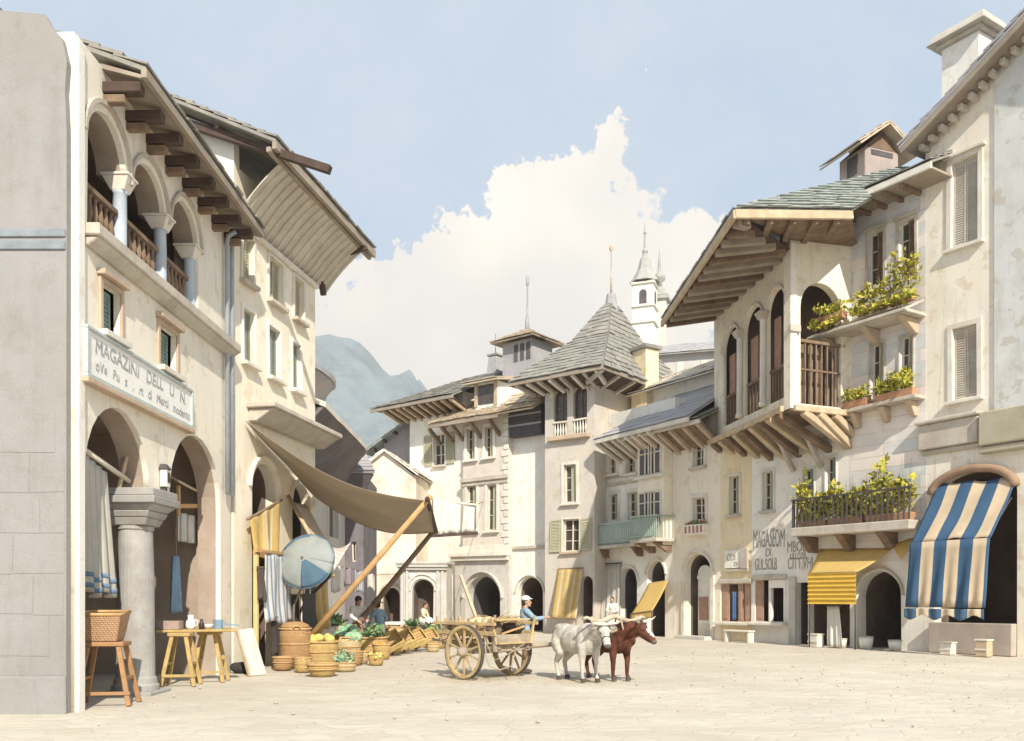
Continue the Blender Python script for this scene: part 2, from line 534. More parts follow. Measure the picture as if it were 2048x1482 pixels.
def leafcloud(b, blobs, n, size, up=0.3):
    """leaf blades spread through ellipsoids; blobs = [(c, rx, ry, rz)]"""
    for _ in range(n):
        c, rx, ry, rz = random.choice(blobs)
        while True:
            p = V((rnd(-1, 1), rnd(-1, 1), rnd(-1, 1)))
            if p.length < 1: break
        p = V(c) + V((p.x * rx, p.y * ry, p.z * rz))
        d = V((rnd(-1, 1), rnd(-1, 1), rnd(-0.6, 0.8) + up)).normalized()
        x = d.cross(V((rnd(-1, 1), rnd(-1, 1), rnd(-1, 1)))).normalized()
        l = size * rnd(0.35, 1.35); w = l * rnd(0.16, 0.36)
        y = d.cross(x) * w * 0.25
        b.add([p, p + d * l * 0.5 - x * w + y, p + d * l, p + d * l * 0.5 + x * w + y], [(0, 1, 2), (0, 2, 3)])
# ------------------------------------------------------------------ palette
M_CREAM = mat('cream plaster', (.80, .745, .645), var=.06, scale=.7, tint=(.79, .715, .59), streak=.36, spots=0.43)
M_WHITEP = mat('lime white plaster', (.82, .79, .72), var=.05, scale=.8, tint=(.74, .70, .64), streak=.36, spots=0.38)
M_YELLOWP = mat('yellow ochre plaster', (.76, .64, .42), var=.06, scale=.9, tint=(.78, .68, .5), streak=.36, spots=0.36)
M_YELLOWL = mat('pale yellow plaster', (.80, .735, .60), var=.06, scale=.9, tint=(.77, .70, .58), streak=.36, spots=0.38)
M_PINKP = mat('pinkish grey plaster', (.63, .565, .505), var=.08, scale=.9, tint=(.67, .60, .50), streak=.14, spots=0.29)
M_GREYP = mat('grey lime plaster', (.50, .475, .44), var=.10, scale=.6, tint=(.56, .54, .52), streak=.2)
M_GREYE = mat('shade grey weathered end wall', (.275, .262, .248), var=.10, scale=.5, tint=(.31, .30, .30), streak=.25, spots=0.16)  # grey stands in for shade on this wall; streaks are wear
M_TOWERP = mat('weathered tower plaster', (.56, .515, .46), var=.09, scale=1.0, tint=(.62, .55, .45), streak=.2, spots=0.32)
M_DARKP = mat('dark slate grey plaster', (.36, .345, .355), var=.14, scale=1.0, tint=(.42, .40, .38), streak=.25)
M_PURPLEP = mat('streaked dark purple plaster', (.155, .14, .155), var=.18, scale=1.2, tint=(.21, .19, .19), streak=.25)  # dark purple tone; under the rounded eaves it stands for shade
M_STONE = mat('grey dressed stone', (.50, .475, .43), var=.13, scale=2.0, tint=(.58, .56, .52), streak=.14)
M_COLUMN = mat('worn grey granite', (.37, .355, .335), var=.16, scale=2.5, tint=(.30, .29, .28), streak=.3, spots=.3)
M_TRIM = mat('pale stone trim', (.70, .66, .585), var=.09, scale=2.0, tint=(.6, .53, .43), streak=.12)
M_BROWNTRIM = mat('brown sandstone trim', (.50, .385, .285), var=.14, scale=2.0, streak=.1)
M_LEDGE = mat('worn ledge stone', (.52, .475, .405), var=.13, scale=2.2, tint=(.4, .34, .28), streak=.12)
M_BLUEST = mat('blue grey marble', (.42, .47, .52), var=.12, scale=3.0, rough=.6)
M_ROOF = mat('grey stone roof slab', (.30, .28, .245), var=.24, scale=2.2, tint=(.21, .21, .195), bump=.5, bscale=18)
M_ROOFG = mat('greenish slate roof slab', (.30, .32, .295), var=.26, scale=2.2, tint=(.18, .22, .21), bump=.5, bscale=18)
M_SPIRE = mat('pale grey spire slate', (.38, .37, .345), var=.15, scale=3)
M_ROOFB = mat('brown clay tile', (.50, .40, .29), var=.2, scale=2.4, tint=(.56, .49, .38), bump=.4)
M_ROOFL = mat('lilac grey slate', (.42, .41, .42), var=.12, scale=1.6, tint=(.46, .43, .40), bump=.4)
M_SOFFIT = mat('weathered shade dark boarding', (.34, .285, .225), var=.16, scale=2.0, tint=(.26, .21, .17))  # boarding darkened to put eave shadow into its colour
M_COVE = mat('pale coved plaster', (.56, .50, .42), var=.14, scale=1.6, tint=(.46, .40, .33), streak=.3)
M_WOOD = mat('brown timber', (.20, .135, .09), var=.25, scale=3.0, tint=(.27, .20, .14), bump=.4)
M_DKWOOD = mat('dark timber', (.085, .058, .046), var=.25, scale=3.0, bump=.4)
M_WARMWOOD = mat('golden timber', (.52, .33, .15), var=.2, scale=4.0, tint=(.42, .25, .12), bump=.3)
M_TANWOOD = mat('tan timber', (.52, .41, .28), var=.18, scale=3.0, tint=(.42, .32, .21), bump=.3)
M_PALEWOOD = mat('pale painted timber', (.68, .62, .52), var=.1, scale=4.0)
M_GREENSH = mat('faded green paint', (.25, .28, .235), var=.14, scale=5.0)
M_OLIVESH = mat('faded olive paint', (.43, .41, .29), var=.12, scale=5.0)
M_TEALSH = mat('blue green paint', (.24, .33, .30), var=.12, scale=5.0)
M_WARMW2 = mat('pale warm rib timber', (.50, .385, .28), var=.18, scale=3)
M_REDWOOD = mat('red brown boarding', (.40, .25, .18), var=.15, scale=4.0)
M_GLASS = mat('dim window glass', (.075, .062, .052), var=.3, scale=3.0, rough=.12, bump=0, spec=.5)
M_VOID = mat('unlit brown interior', (.17, .125, .10), var=.25, scale=1.5, tint=(.11, .085, .075))  # dark brown supplies shade that shallow recesses would lack
M_VOIDG = mat('unlit grey interior', (.10, .09, .095), var=.25, scale=1.5, tint=(.14, .12, .11))  # dark grey version, shade of openings put into the colour
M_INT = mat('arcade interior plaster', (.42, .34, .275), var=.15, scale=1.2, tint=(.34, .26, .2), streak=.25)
M_IRON = mat('dark wrought iron', (.10, .09, .085), var=.2, scale=6, rough=.6, metal=.3)
M_GREENIRON = mat('verdigris painted iron', (.36, .44, .38), var=.15, scale=6, rough=.7)
M_LEAD = mat('lead pipe', (.33, .36, .40), var=.15, scale=3, rough=.6)
M_INK = mat('faded brown lettering', (.33, .30, .25), var=.2, scale=6)
M_INKB = mat('faded grey blue lettering', (.36, .37, .37), var=.2, scale=6)
M_INKD = mat('black lettering', (.09, .08, .07), var=.2, scale=6)

# ------------------------------------------------------------------ ground
def ground():
    b = MB()
    xs = [-1500, -400, -120, -50] + [-30 + i * 1.5 for i in range(41)] + [50, 120, 400, 1500]
    ys = [-60, -20, -5] + [i * 1.5 for i in range(1, 47)] + [90, 140, 300, 700, 1600]
    vs = []
    for y in ys:
        for x in xs:
            h = 0.0
            if abs(x) < 31 and 0 < y < 70:
                h = -0.012 + 0.012 * noise.noise(V((x * .35, y * .35, 0)))
            vs.append((x, y, h))
    w = len(xs); fs = [(j * w + i, j * w + i + 1, (j + 1) * w + i + 1, (j + 1) * w + i) for j in range(len(ys) - 1) for i in range(w - 1)]
    b.add(vs, fs)
    m = bpy.data.materials.new('pale worn paving'); m.use_nodes = True
    nt = m.node_tree; N, L = nt.nodes, nt.links; bs = N['Principled BSDF']
    bs.inputs['Roughness'].default_value = .95; bs.inputs['Specular IOR Level'].default_value = .2
    tc = N.new('ShaderNodeTexCoord')
    mp = N.new('ShaderNodeMapping'); mp.inputs['Scale'].default_value = (1.0, 1.5, 1); mp.inputs['Rotation'].default_value = (0, 0, .25); L.new(tc.outputs['Object'], mp.inputs[0])
    wr = N.new('ShaderNodeTexNoise'); wr.inputs['Scale'].default_value = 1.1; L.new(mp.outputs[0], wr.inputs['Vector'])
    ad = N.new('ShaderNodeVectorMath'); ad.operation = 'ADD'; L.new(mp.outputs[0], ad.inputs[0])
    sc = N.new('ShaderNodeVectorMath'); sc.operation = 'SCALE'; sc.inputs['Scale'].default_value = .5; L.new(wr.outputs['Color'], sc.inputs[0]); L.new(sc.outputs[0], ad.inputs[1])
    vo = N.new('ShaderNodeTexVoronoi'); vo.feature = 'DISTANCE_TO_EDGE'; vo.inputs['Scale'].default_value = 2.3; L.new(ad.outputs[0], vo.inputs['Vector'])
    vc = N.new('ShaderNodeTexVoronoi'); vc.inputs['Scale'].default_value = 2.3; L.new(ad.outputs[0], vc.inputs['Vector'])
    def ramp(f, p0, c0, p1, c1):
        r = N.new('ShaderNodeValToRGB'); r.color_ramp.elements[0].position = p0; r.color_ramp.elements[0].color = (*c0, 1)
        r.color_ramp.elements[1].position = p1; r.color_ramp.elements[1].color = (*c1, 1); L.new(f, r.inputs[0]); return r.outputs[0]
    def nz(s, d=6, v=None):
        n = N.new('ShaderNodeTexNoise'); n.inputs['Scale'].default_value = s; n.inputs['Detail'].default_value = d; L.new(v or tc.outputs['Object'], n.inputs['Vector']); return n.outputs[0]
    def mix(fac, c1, c2, bl='MIX'):
        n = N.new('ShaderNodeMix'); n.data_type = 'RGBA'; n.blend_type = bl
        for s_, q in ((n.inputs[0], fac), (n.inputs[6], c1), (n.inputs[7], c2)):
            if isinstance(q, (int, float)): s_.default_value = q
            elif isinstance(q, tuple): s_.default_value = (*q, 1)
            else: L.new(q, s_)
        return n.outputs[2]
    base = ramp(nz(.35), .35, (.50, .455, .38), .65, (.575, .53, .45))
    sepc = N.new('ShaderNodeSeparateColor'); L.new(vc.outputs['Color'], sepc.inputs[0])
    base = mix(1.0, base, ramp(sepc.outputs[0], 0, (.93, .92, .91), 1, (1.03, 1.02, 1.0)), 'MULTIPLY')
    jm = mix(1.0, ramp(vo.outputs['Distance'], .0, (.55, .55, .55), .045, (0, 0, 0)), ramp(nz(.9, 4), .45, (0, 0, 0), .6, (.8, .8, .8)), 'MULTIPLY')
    base = mix(jm, base, (.42, .365, .295))
    st = N.new('ShaderNodeMapping'); st.inputs['Scale'].default_value = (.5, 1.3, 1); L.new(tc.outputs['Object'], st.inputs[0])
    base = mix(ramp(nz(1.3, 6, st.outputs[0]), .56, (0, 0, 0), .62, (.5, .5, .5)), base, (.47, .41, .33))
    base = mix(ramp(nz(2.4, 7, st.outputs[0]), .59, (0, 0, 0), .64, (.5, .5, .5)), base, (.455, .415, .36))
    L.new(base, bs.inputs['Base Color'])
    bp = N.new('ShaderNodeBump'); bp.inputs['Strength'].default_value = .35; bp.inputs['Distance'].default_value = .03
    L.new(ramp(vo.outputs['Distance'], 0, (0, 0, 0), .07, (1, 1, 1)), bp.inputs['Height'])
    bp2 = N.new('ShaderNodeBump'); bp2.inputs['Strength'].default_value = .3; bp2.inputs['Distance'].default_value = .02
    L.new(nz(14), bp2.inputs['Height']); L.new(bp.outputs[0], bp2.inputs['Normal']); L.new(bp2.outputs[0], bs.inputs['Normal'])
    o = b.build('ground', m, smooth=True); struct(o)
ground()

def mountain():
    b = MB()
    prof = [(-1100, 300), (-560, 330), (-330, 310), (-205, 262), (-165, 266), (-140, 250), (-118, 225), (-100, 228), (-75, 190), (-50, 140), (60, 120), (300, 90), (900, 60)]
    def top(x):
        for (x0, z0), (x1, z1) in zip(prof, prof[1:]):
            if x0 <= x <= x1: return lerp(z0, z1, (x - x0) / (x1 - x0))
        return 60
    nu, nv = 190, 26
    def fn(u, v):
        x = lerp(-1100, 900, u); h = top(x)
        t = v
        y = 520 + 420 * t + 200 * abs(x / 1000)
        z = -3 + h * math.sin(min(1, t * 1.12) * PI / 2) ** 1.1 + (18 * noise.fractal(V((x * .012, y * .014, 1)), .8, 2.1, 6) * min(1, t * 3) if t > 0 else 0)
        return (x, y, z)
    b.sheet(fn, nu, nv)
    m = mat('haze tinted mountainside', (.20, .245, .265), var=.25, scale=.02, tint=(.27, .285, .27), bscale=.2)  # blue grey puts part of the distance haze into the slope
    struct(b.build('mountain', m, smooth=True))
mountain()

# ------------------------------------------------------------------ facade frames
FL1 = Frame((-6.512, 13.2), (.0147, 1))
FL2 = Frame((-6.40, 20.4), (math.sin(math.radians(10.9)), math.cos(math.radians(10.9))))
RD = (.5354, -.8446)
FR1 = Frame((13.07, 28.06), RD)
FR2 = Frame((11.58, 30.40), RD)
FR3 = Frame((8.19, 35.76), RD)
FC6 = Frame((6.94, 37.73), RD)
FC5 = Frame((3.97, 42.40), RD)
CD = (.7817, -.6237)
FC = Frame((-5.72, 49.7), CD)

M_INT2 = mat('shade brown reveal plaster', (.36, .285, .225), var=.15, scale=1.5, streak=.2)  # browned to imitate shade on the loggia arch reveals
def niche_open(root, m, poly, y0, y1, name):
    b = MB(); n = len(poly)
    b.add([(p[0], y0, p[1]) for p in poly] + [(p[0], y1, p[1]) for p in poly], [(k, (k + 1) % n, (k + 1) % n + n, k + n) for k in range(n)])
    return b.build(name, m, root)
def pipe(root, u, z0, z1, m=M_LEAD, r=.05, y=-.10, name='downpipe'):
    b = MB(); b.tube([(u, y, z0), (u, y, z1 - .25), (u, y - .03, z1 - .1), (u, y - .2, z1)], r, 8)
    b.build(name, m, root, smooth=True)

# ================================================================= LEFT ROW
def grey_end_house():
    F = Frame((-16, 13.05), (1, 0))
    t = fthing('corner_house', 'tall house at the left edge with bare end wall painted shade grey', 'house', F)
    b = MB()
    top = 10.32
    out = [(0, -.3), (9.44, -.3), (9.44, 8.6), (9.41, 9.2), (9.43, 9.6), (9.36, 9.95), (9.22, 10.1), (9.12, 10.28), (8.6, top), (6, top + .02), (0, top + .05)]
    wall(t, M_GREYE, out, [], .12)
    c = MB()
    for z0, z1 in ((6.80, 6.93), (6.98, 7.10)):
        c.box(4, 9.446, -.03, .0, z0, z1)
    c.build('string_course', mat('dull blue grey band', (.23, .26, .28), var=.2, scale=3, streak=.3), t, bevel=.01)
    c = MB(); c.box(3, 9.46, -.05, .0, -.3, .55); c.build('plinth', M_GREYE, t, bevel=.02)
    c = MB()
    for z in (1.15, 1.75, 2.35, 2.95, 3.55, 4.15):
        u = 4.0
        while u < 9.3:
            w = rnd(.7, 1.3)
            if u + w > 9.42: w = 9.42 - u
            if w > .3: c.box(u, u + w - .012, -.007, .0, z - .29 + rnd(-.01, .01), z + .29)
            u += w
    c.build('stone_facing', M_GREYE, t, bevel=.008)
grey_end_house()

def arcade_house():
    F = FL1; U = F.u
    t = fthing('arcaded_house', 'cream arcaded house with open loggia and long shop sign, nearest on the left', 'house', F)
    L = U(462)
    # street arcade: two arches springing from one column
    a0, a1, b0, b1 = U(168), U(299), U(338), U(441)
    zs = 3.60
    za, zb = F.z(232, 815), F.z(392, 872)
    hol = [(a0, -.1), (b1, -.1)]
    n = 14
    def arc(u0, u1, z, zt):
        c = (u0 + u1) / 2; r = (u1 - u0) / 2
        return [(c + r * math.cos(PI * k / n), z + (zt - z) * math.sin(PI * k / n)) for k in range(n + 1)]
    hol += arc(b0, b1, zs, zb) + arc(a0, a1, zs, za)
    log = [(U(175), U(250), F.z(212, 455) , F.z(212, 226)), (U(265), U(330), F.z(298, 560), F.z(298, 337)), (U(344), U(397), F.z(370, 625), F.z(370, 408))]
    zl = sum(r[2] for r in log) / 3
    log = [(r[0], r[1], zl, r[3]) for r in log]
    zt = max(r[3] for r in log); 
    log = [(r[0], r[1], r[2], lerp(r[3], zt, .3)) for r in log]
    szl = log[0][3] - (log[0][1] - log[0][0]) / 2
    lh = [(log[0][0], log[0][2]), (log[2][1], log[2][2])]
    for r in log[::-1]: lh += arc(r[0], r[1], szl, r[3])
    wins = [F.rect(203, 580, 240, 668), F.rect(318, 660, 352, 742)]
    zw0 = sum(w[2] for w in wins) / 2; zw1 = sum(w[3] for w in wins) / 2
    wins = [(w[0], w[1], zw0, zw1) for w in wins]
    H = 10.12
    wall(t, M_CREAM, [(0, -.3), (L, -.3), (L, H), (0, H)], [hol, lh] + [rectp(*w) for w in wins], 6.0, rev=.10)
    niche_open(t, M_INT, hol, .10, .5, 'arch_intrados'); niche_open(t, M_INT2, lh, .10, .5, 'arch_intrados')  # brown of both linings paints in the shade under the arches
    # arcade room
    b = MB()
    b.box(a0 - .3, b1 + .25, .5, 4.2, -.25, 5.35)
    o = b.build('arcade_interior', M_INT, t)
    me = o.data                       # open its front
    bm = bmesh.new(); bm.from_mesh(me)
    bmesh.ops.delete(bm, geom=[f for f in bm.faces if abs(f.calc_center_median().y - .5) < .01], context='FACES'); bm.to_mesh(me); bm.free()
    b = MB()
    for k in range(3):
        u = lerp(a0, b1, (k + .5) / 3)
        b.prism(arch(u - .75, u + .75, -.2, 3.0), 4.12, 4.19)
    b.build('back_doorway', M_VOIDG, t)
    # column
    cu = (U(255) + U(330)) / 2 + .1
    c = MB(); c.lathe([(.40, -.2), (.40, .14), (.37, .17), (.36, .26), (.33, .30), (.315, 1.0), (.31, 2.0), (.285, 2.88), (.31, 2.9), (.31, 2.96)], (cu, .25, 0), 28)
    c.build('column', M_COLUMN, t, smooth=False, bevel=.0)
    for p in t.children[-1].data.polygons: p.use_smooth = abs(p.normal.z) < .5
    col = t.children[-1]
    c = MB()
    for (h, z0, z1, h2) in ((.30, 2.962, 3.10, .36), (.37, 3.102, 3.22, .42), (.40, 3.222, 3.34, .52), (.56, 3.342, 3.47, .58), (.54, 3.472, 3.60, .54)):
        c.hexa([(cu - h, .25 - h, z0), (cu + h, .25 - h, z0), (cu + h, .25 + h, z0), (cu - h, .25 + h, z0), (cu - h2, .25 - h2, z1), (cu + h2, .25 - h2, z1), (cu + h2, .25 + h2, z1), (cu - h2, .25 + h2, z1)])
    c.build('capital', M_COLUMN, col, bevel=.015)
    c = MB(); c.box(cu - .46, cu + .46, -.21, .71, -.2, .05); c.build('column_base', M_COLUMN, col, bevel=.02)
    # loggia
    hm = MB()
    hm.box(log[0][0] - .1, log[2][1] + .15, .5, 3.0, zl - .15, H - .6)
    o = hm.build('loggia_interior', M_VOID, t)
    bm = bmesh.new(); bm.from_mesh(o.data); bmesh.ops.delete(bm, geom=[f for f in bm.faces if abs(f.calc_center_median().y - .5) < .01], context='FACES'); bm.to_mesh(o.data); bm.free()
    for i, r in enumerate(log):
        c = MB(); rr = (r[1] - r[0]) / 2; cc = (r[0] + r[1]) / 2; sz = r[3] - rr
        pts = [(cc + (rr + .14) * math.cos(PI * k / 16), -.03, sz + (rr + .14) * math.sin(PI * k / 16)) for k in range(17)]
        for p, q in zip(pts, pts[1:]): c.beam(p, q, .06, .07, up=(0, 1, 0))
        c.build('arch_moulding', M_LEDGE, t)
    for i, u in enumerate(((log[0][1] + log[1][0]) / 2, (log[1][1] + log[2][0]) / 2, log[2][1] - .08)):
        sz = log[0][3] - (log[0][1] - log[0][0]) / 2
        c = MB(); c.lathe([(.17, zl), (.17, zl + .1), (.125, zl + .14), (.12, zl + .7), (.11, sz - .28), (.14, sz - .24)], (u, .16, 0), 16)
        o = c.build('loggia_column', M_BLUEST, t, smooth=True)
        c = MB(); c.hexa([(u - .12, .04, sz - .24), (u + .12, .04, sz - .24), (u + .12, .28, sz - .24), (u - .12, .28, sz - .24), (u - .18, -.05, sz - .02), (u + .18, -.05, sz - .02), (u + .18, .4, sz - .02), (u - .18, .4, sz - .02)])
        c.box(u - .2, u + .2, -.07, .42, sz - .018, sz + .03)
        c.build('capital', M_TRIM, o, bevel=.01)
    for r in log:
        c = MB(); n_ = 7
        for k in range(n_):
            u = lerp(r[0], r[1], (k + .5) / n_)
            c.lathe([(.035, zl), (.05, zl + .08), (.025, zl + .2), (.06, zl + .38), (.03, zl + .6), (.045, zl + .68)], (u, .2, 0), 8)
        c.box(r[0], r[1], .12, .28, zl + .681, zl + .76)
        c.build('balustrade', M_WOOD, t)
    c = MB(); c.box(.25, L - .08, -.26, .0, zl - .22, zl - .03); c.hexa([(.3, -.06, zl - .36), (L - .12, -.06, zl - .36), (L - .12, 0, zl - .36), (.3, 0, zl - .36), (.3, -.24, zl - .223), (L - .12, -.24, zl - .223), (L - .12, 0, zl - .223), (.3, 0, zl - .223)])
    c.build('balcony_ledge', M_LEDGE, t, bevel=.02)
    for w in wins: window(t, w, 'half', sur=M_BROWNTRIM, sw=.09, leafm=M_TEALSH, rec=.2, hood=True, sill=M_TRIM)
    pipe(t, U(446), 4.0, H - .3); pipe(t, U(456), 4.0, H - .3)
    c = MB(); c.box(.0, .22, -.06, .0, -.25, H - .05); c.build('corner_pilaster', M_WHITEP, t, bevel=.02)
    # roof
    o = .72; e0, e1 = 1.15, L + .1; ze = H - .02; zr = H + 1.0; yr = 2.3
    b = MB(); slabs(b, (e0 - .35, -o, ze), (e1, -o, ze), (e0 - .6, yr, zr), (e1, yr, zr), row=.36, wid=.55)
    slabs(b, (e1, 2 * yr + o, ze), (e0, 2 * yr + o, ze), (e1, yr, zr), (e0 - .2, yr, zr), row=.5, wid=.8)
    b.build('roof', M_ROOF, t)
    b = MB(); b.beam((e0 - .36, -o + .03, ze - .10), (e1, -o + .03, ze - .10), .09, .14); b.build('fascia', M_SOFFIT, t)
    b = MB(); sl = (zr - ze) / (yr + o)
    g0 = e0 - .32; b.hexa([(g0, -o + .09, ze - .16), (e1, -o + .09, ze - .16), (e1, .02, ze - .16 + sl * .5), (g0, .02, ze - .16 + sl * .5), (g0, -o + .09, ze - .10), (e1, -o + .09, ze - .10), (e1, .02, ze - .08 + sl * .5), (g0, .02, ze - .08 + sl * .5)])
    b.build('soffit', M_SOFFIT, t)
    for k in range(8):
        u = lerp(.95, L - .35, k / 7)
        b = MB(); b.beam((u, -.60, ze - .27), (u, .1, ze - .27), .20, .17); b.build('bracket_beam', M_DKWOOD, t, bevel=.015)
        b = MB(); b.beam((u, -.34, ze - .44), (u, .1, ze - .44), .15, .13); b.build('bracket_block', M_WOOD, t, bevel=.015)
arcade_house()

def coved_house():
    F = FL2; U = F.u; L = U(630)
    t = fthing('coved_eave_house', 'pale yellow house with deep coved eaves, second on the left above the market', 'house', F)
    up = [F.rect(484, 488, 506, 570), F.rect(538, 515, 564, 603), F.rect(588, 552, 606, 634)]
    lo = [F.rect(486, 620, 508, 722), F.rect(537, 655, 559, 758), F.rect(584, 690, 600, 775)]
    def level(rs):
        z0 = sum(r[2] for r in rs) / 3; z1 = sum(r[3] for r in rs) / 3
        return [(r[0], r[1], z0, z1) for r in rs]
    up, lo = level(up), level(lo)
    d1 = arch(U(504), U(551), -.1, F.z(527, 928)); d2 = arch(U(585), U(621), -.1, F.z(603, 970))
    H = 11.7; ze = 11.85; o = 1.3
    yr, zr = 4.2, 14.4
    wall(t, M_YELLOWL, [(-.0, -.3), (L, -.3), (L, H), (0, H)], [d1, d2] + [rectp(*r) for r in up + lo], 8.4)
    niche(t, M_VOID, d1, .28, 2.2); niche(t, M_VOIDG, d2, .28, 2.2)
    for r in up: window(t, r, 'half', sur=M_TRIM, sw=.09, leafm=M_OLIVESH, sill=M_LEDGE)
    for r in lo: window(t, r, 'louvre', sur=M_WHITEP, sw=.09, leafm=M_GREENSH, sill=M_TRIM)
    for d in (d1, d2):
        us = [p[0] for p in d]; r = (max(us) - min(us)) / 2; c0 = (max(us) + min(us)) / 2; sz = max(p[1] for p in d) - r
        c = MB(); pts = [(c0 + (r + .16) * math.cos(PI * k / 14), -.02, sz + (r + .16) * math.sin(PI * k / 14)) for k in range(15)]
        for p, q in zip(pts, pts[1:]): c.beam(p, q, .05, .12, up=(0, 1, 0))
        c.build('arch_moulding', M_WHITEP, t)
    # gable wall closing the roof towards the viewer
    b = MB(); b.prism([(0, 0), (8.4, 0), (8.4, .62), (4.2, 2.55), (0, .62)], 0, .25)
    b.build('gable_wall', M_WHITEP, t, M=Matrix(((0, 1, 0, 0), (1, 0, 0, 0), (0, 0, 1, H + .002), (0, 0, 0, 1))))
    # roof
    e0, e1 = -.55, L + 1.35
    b = MB(); slabs(b, (e0, -o, ze), (e1, -o, ze), (e0, yr, zr), (e1, yr, zr), row=.36, wid=.55)
    slabs(b, (e1, 8.4 + o, ze), (e0, 8.4 + o, ze), (e1, yr, zr), (e0, yr, zr), row=.5, wid=.8)
    b.build('roof', M_ROOF, t)
    b = MB(); b.beam((e0, -o + .04, ze - .12), (e1, -o + .04, ze - .12), .10, .16); b.beam((e0, -o + .18, ze - .2), (e1, -o + .18, ze - .2), .1, .1)
    b.build('fascia', M_SOFFIT, t)
    # cove
    def cove(u, v):
        an = v * PI / 2
        return (lerp(.05, L + .75, u), -o + .2 + (o - .2) * (1 - math.cos(an)) * 1.0, ze - .22 - 1.15 * math.sin(an) if False else ze - .2 - 1.2 * (1 - math.cos(PI / 2 - an)) if False else ze - .24 - 1.1 * (v ** 2.2))
    b = MB(); b.sheet(cove, 24, 10); b.build('cove', M_COVE, t, smooth=True, solid=.03)
    for k in range(17):
        u = lerp(.25, L + .6, k / 16)
        b = MB(); pts = [(u, -o + .2 + (o - .2) * (1 - math.cos(v * PI / 2)), ze - .28 - 1.1 * (v ** 2.2)) for v in [i / 8 for i in range(9)]]
        for p, q in zip(pts, pts[1:]): b.beam(p, q, .06, .07)
        b.build('cove_rib', M_COVE, t)
    b = MB(); b.box(0, L + .02, -.12, 0, ze - 1.5, ze - 1.36); b.build('cornice', M_TRIM, t, bevel=.02)
    # long purlin running through the gable and past the eave
    b = MB(); sl = (zr - ze) / (yr + o)
    b.beam((-.25, 2.6, ze + sl * 3.6 - .35), (-.25, -o - 1.15, ze - .62), .15, .17); b.build('purlin', M_DKWOOD, t, bevel=.01)
    for k in range(4):
        y = lerp(2.6, -.9, k / 3); b = MB(); b.beam((-.3, y, ze + sl * (y + o) - .2), (.1, y, ze + sl * (y + o) - .2), .10, .10); b.build('purlin_end', M_WOOD, t)
    # strut at the far end of the eave
    b = MB(); b.beam((L + .25, .1, ze - .65), (L + .5, -o - .05, ze - .22), .10, .12); b.build('eave_strut', M_DKWOOD, t)
    b = MB(); b.beam((L + .12, -.05, ze - .6), (L + .35, -.1, ze - 1.55), .12, .13); b.build('eave_strut', M_DKWOOD, t)
    # balcony slab
    zb = F.z(560, 845)
    c = MB(); c.box(U(492), L + .25, -.72, 0, zb, zb + .12); c.hexa([(U(496), -.2, zb - .3), (L + .2, -.2, zb - .3), (L + .2, 0, zb - .3), (U(496), 0, zb - .3), (U(496), -.66, zb - .003), (L + .2, -.66, zb - .003), (L + .2, 0, zb - .003), (U(496), 0, zb - .003)])
    c.build('balcony_slab', M_LEDGE, t, bevel=.02)
coved_house()

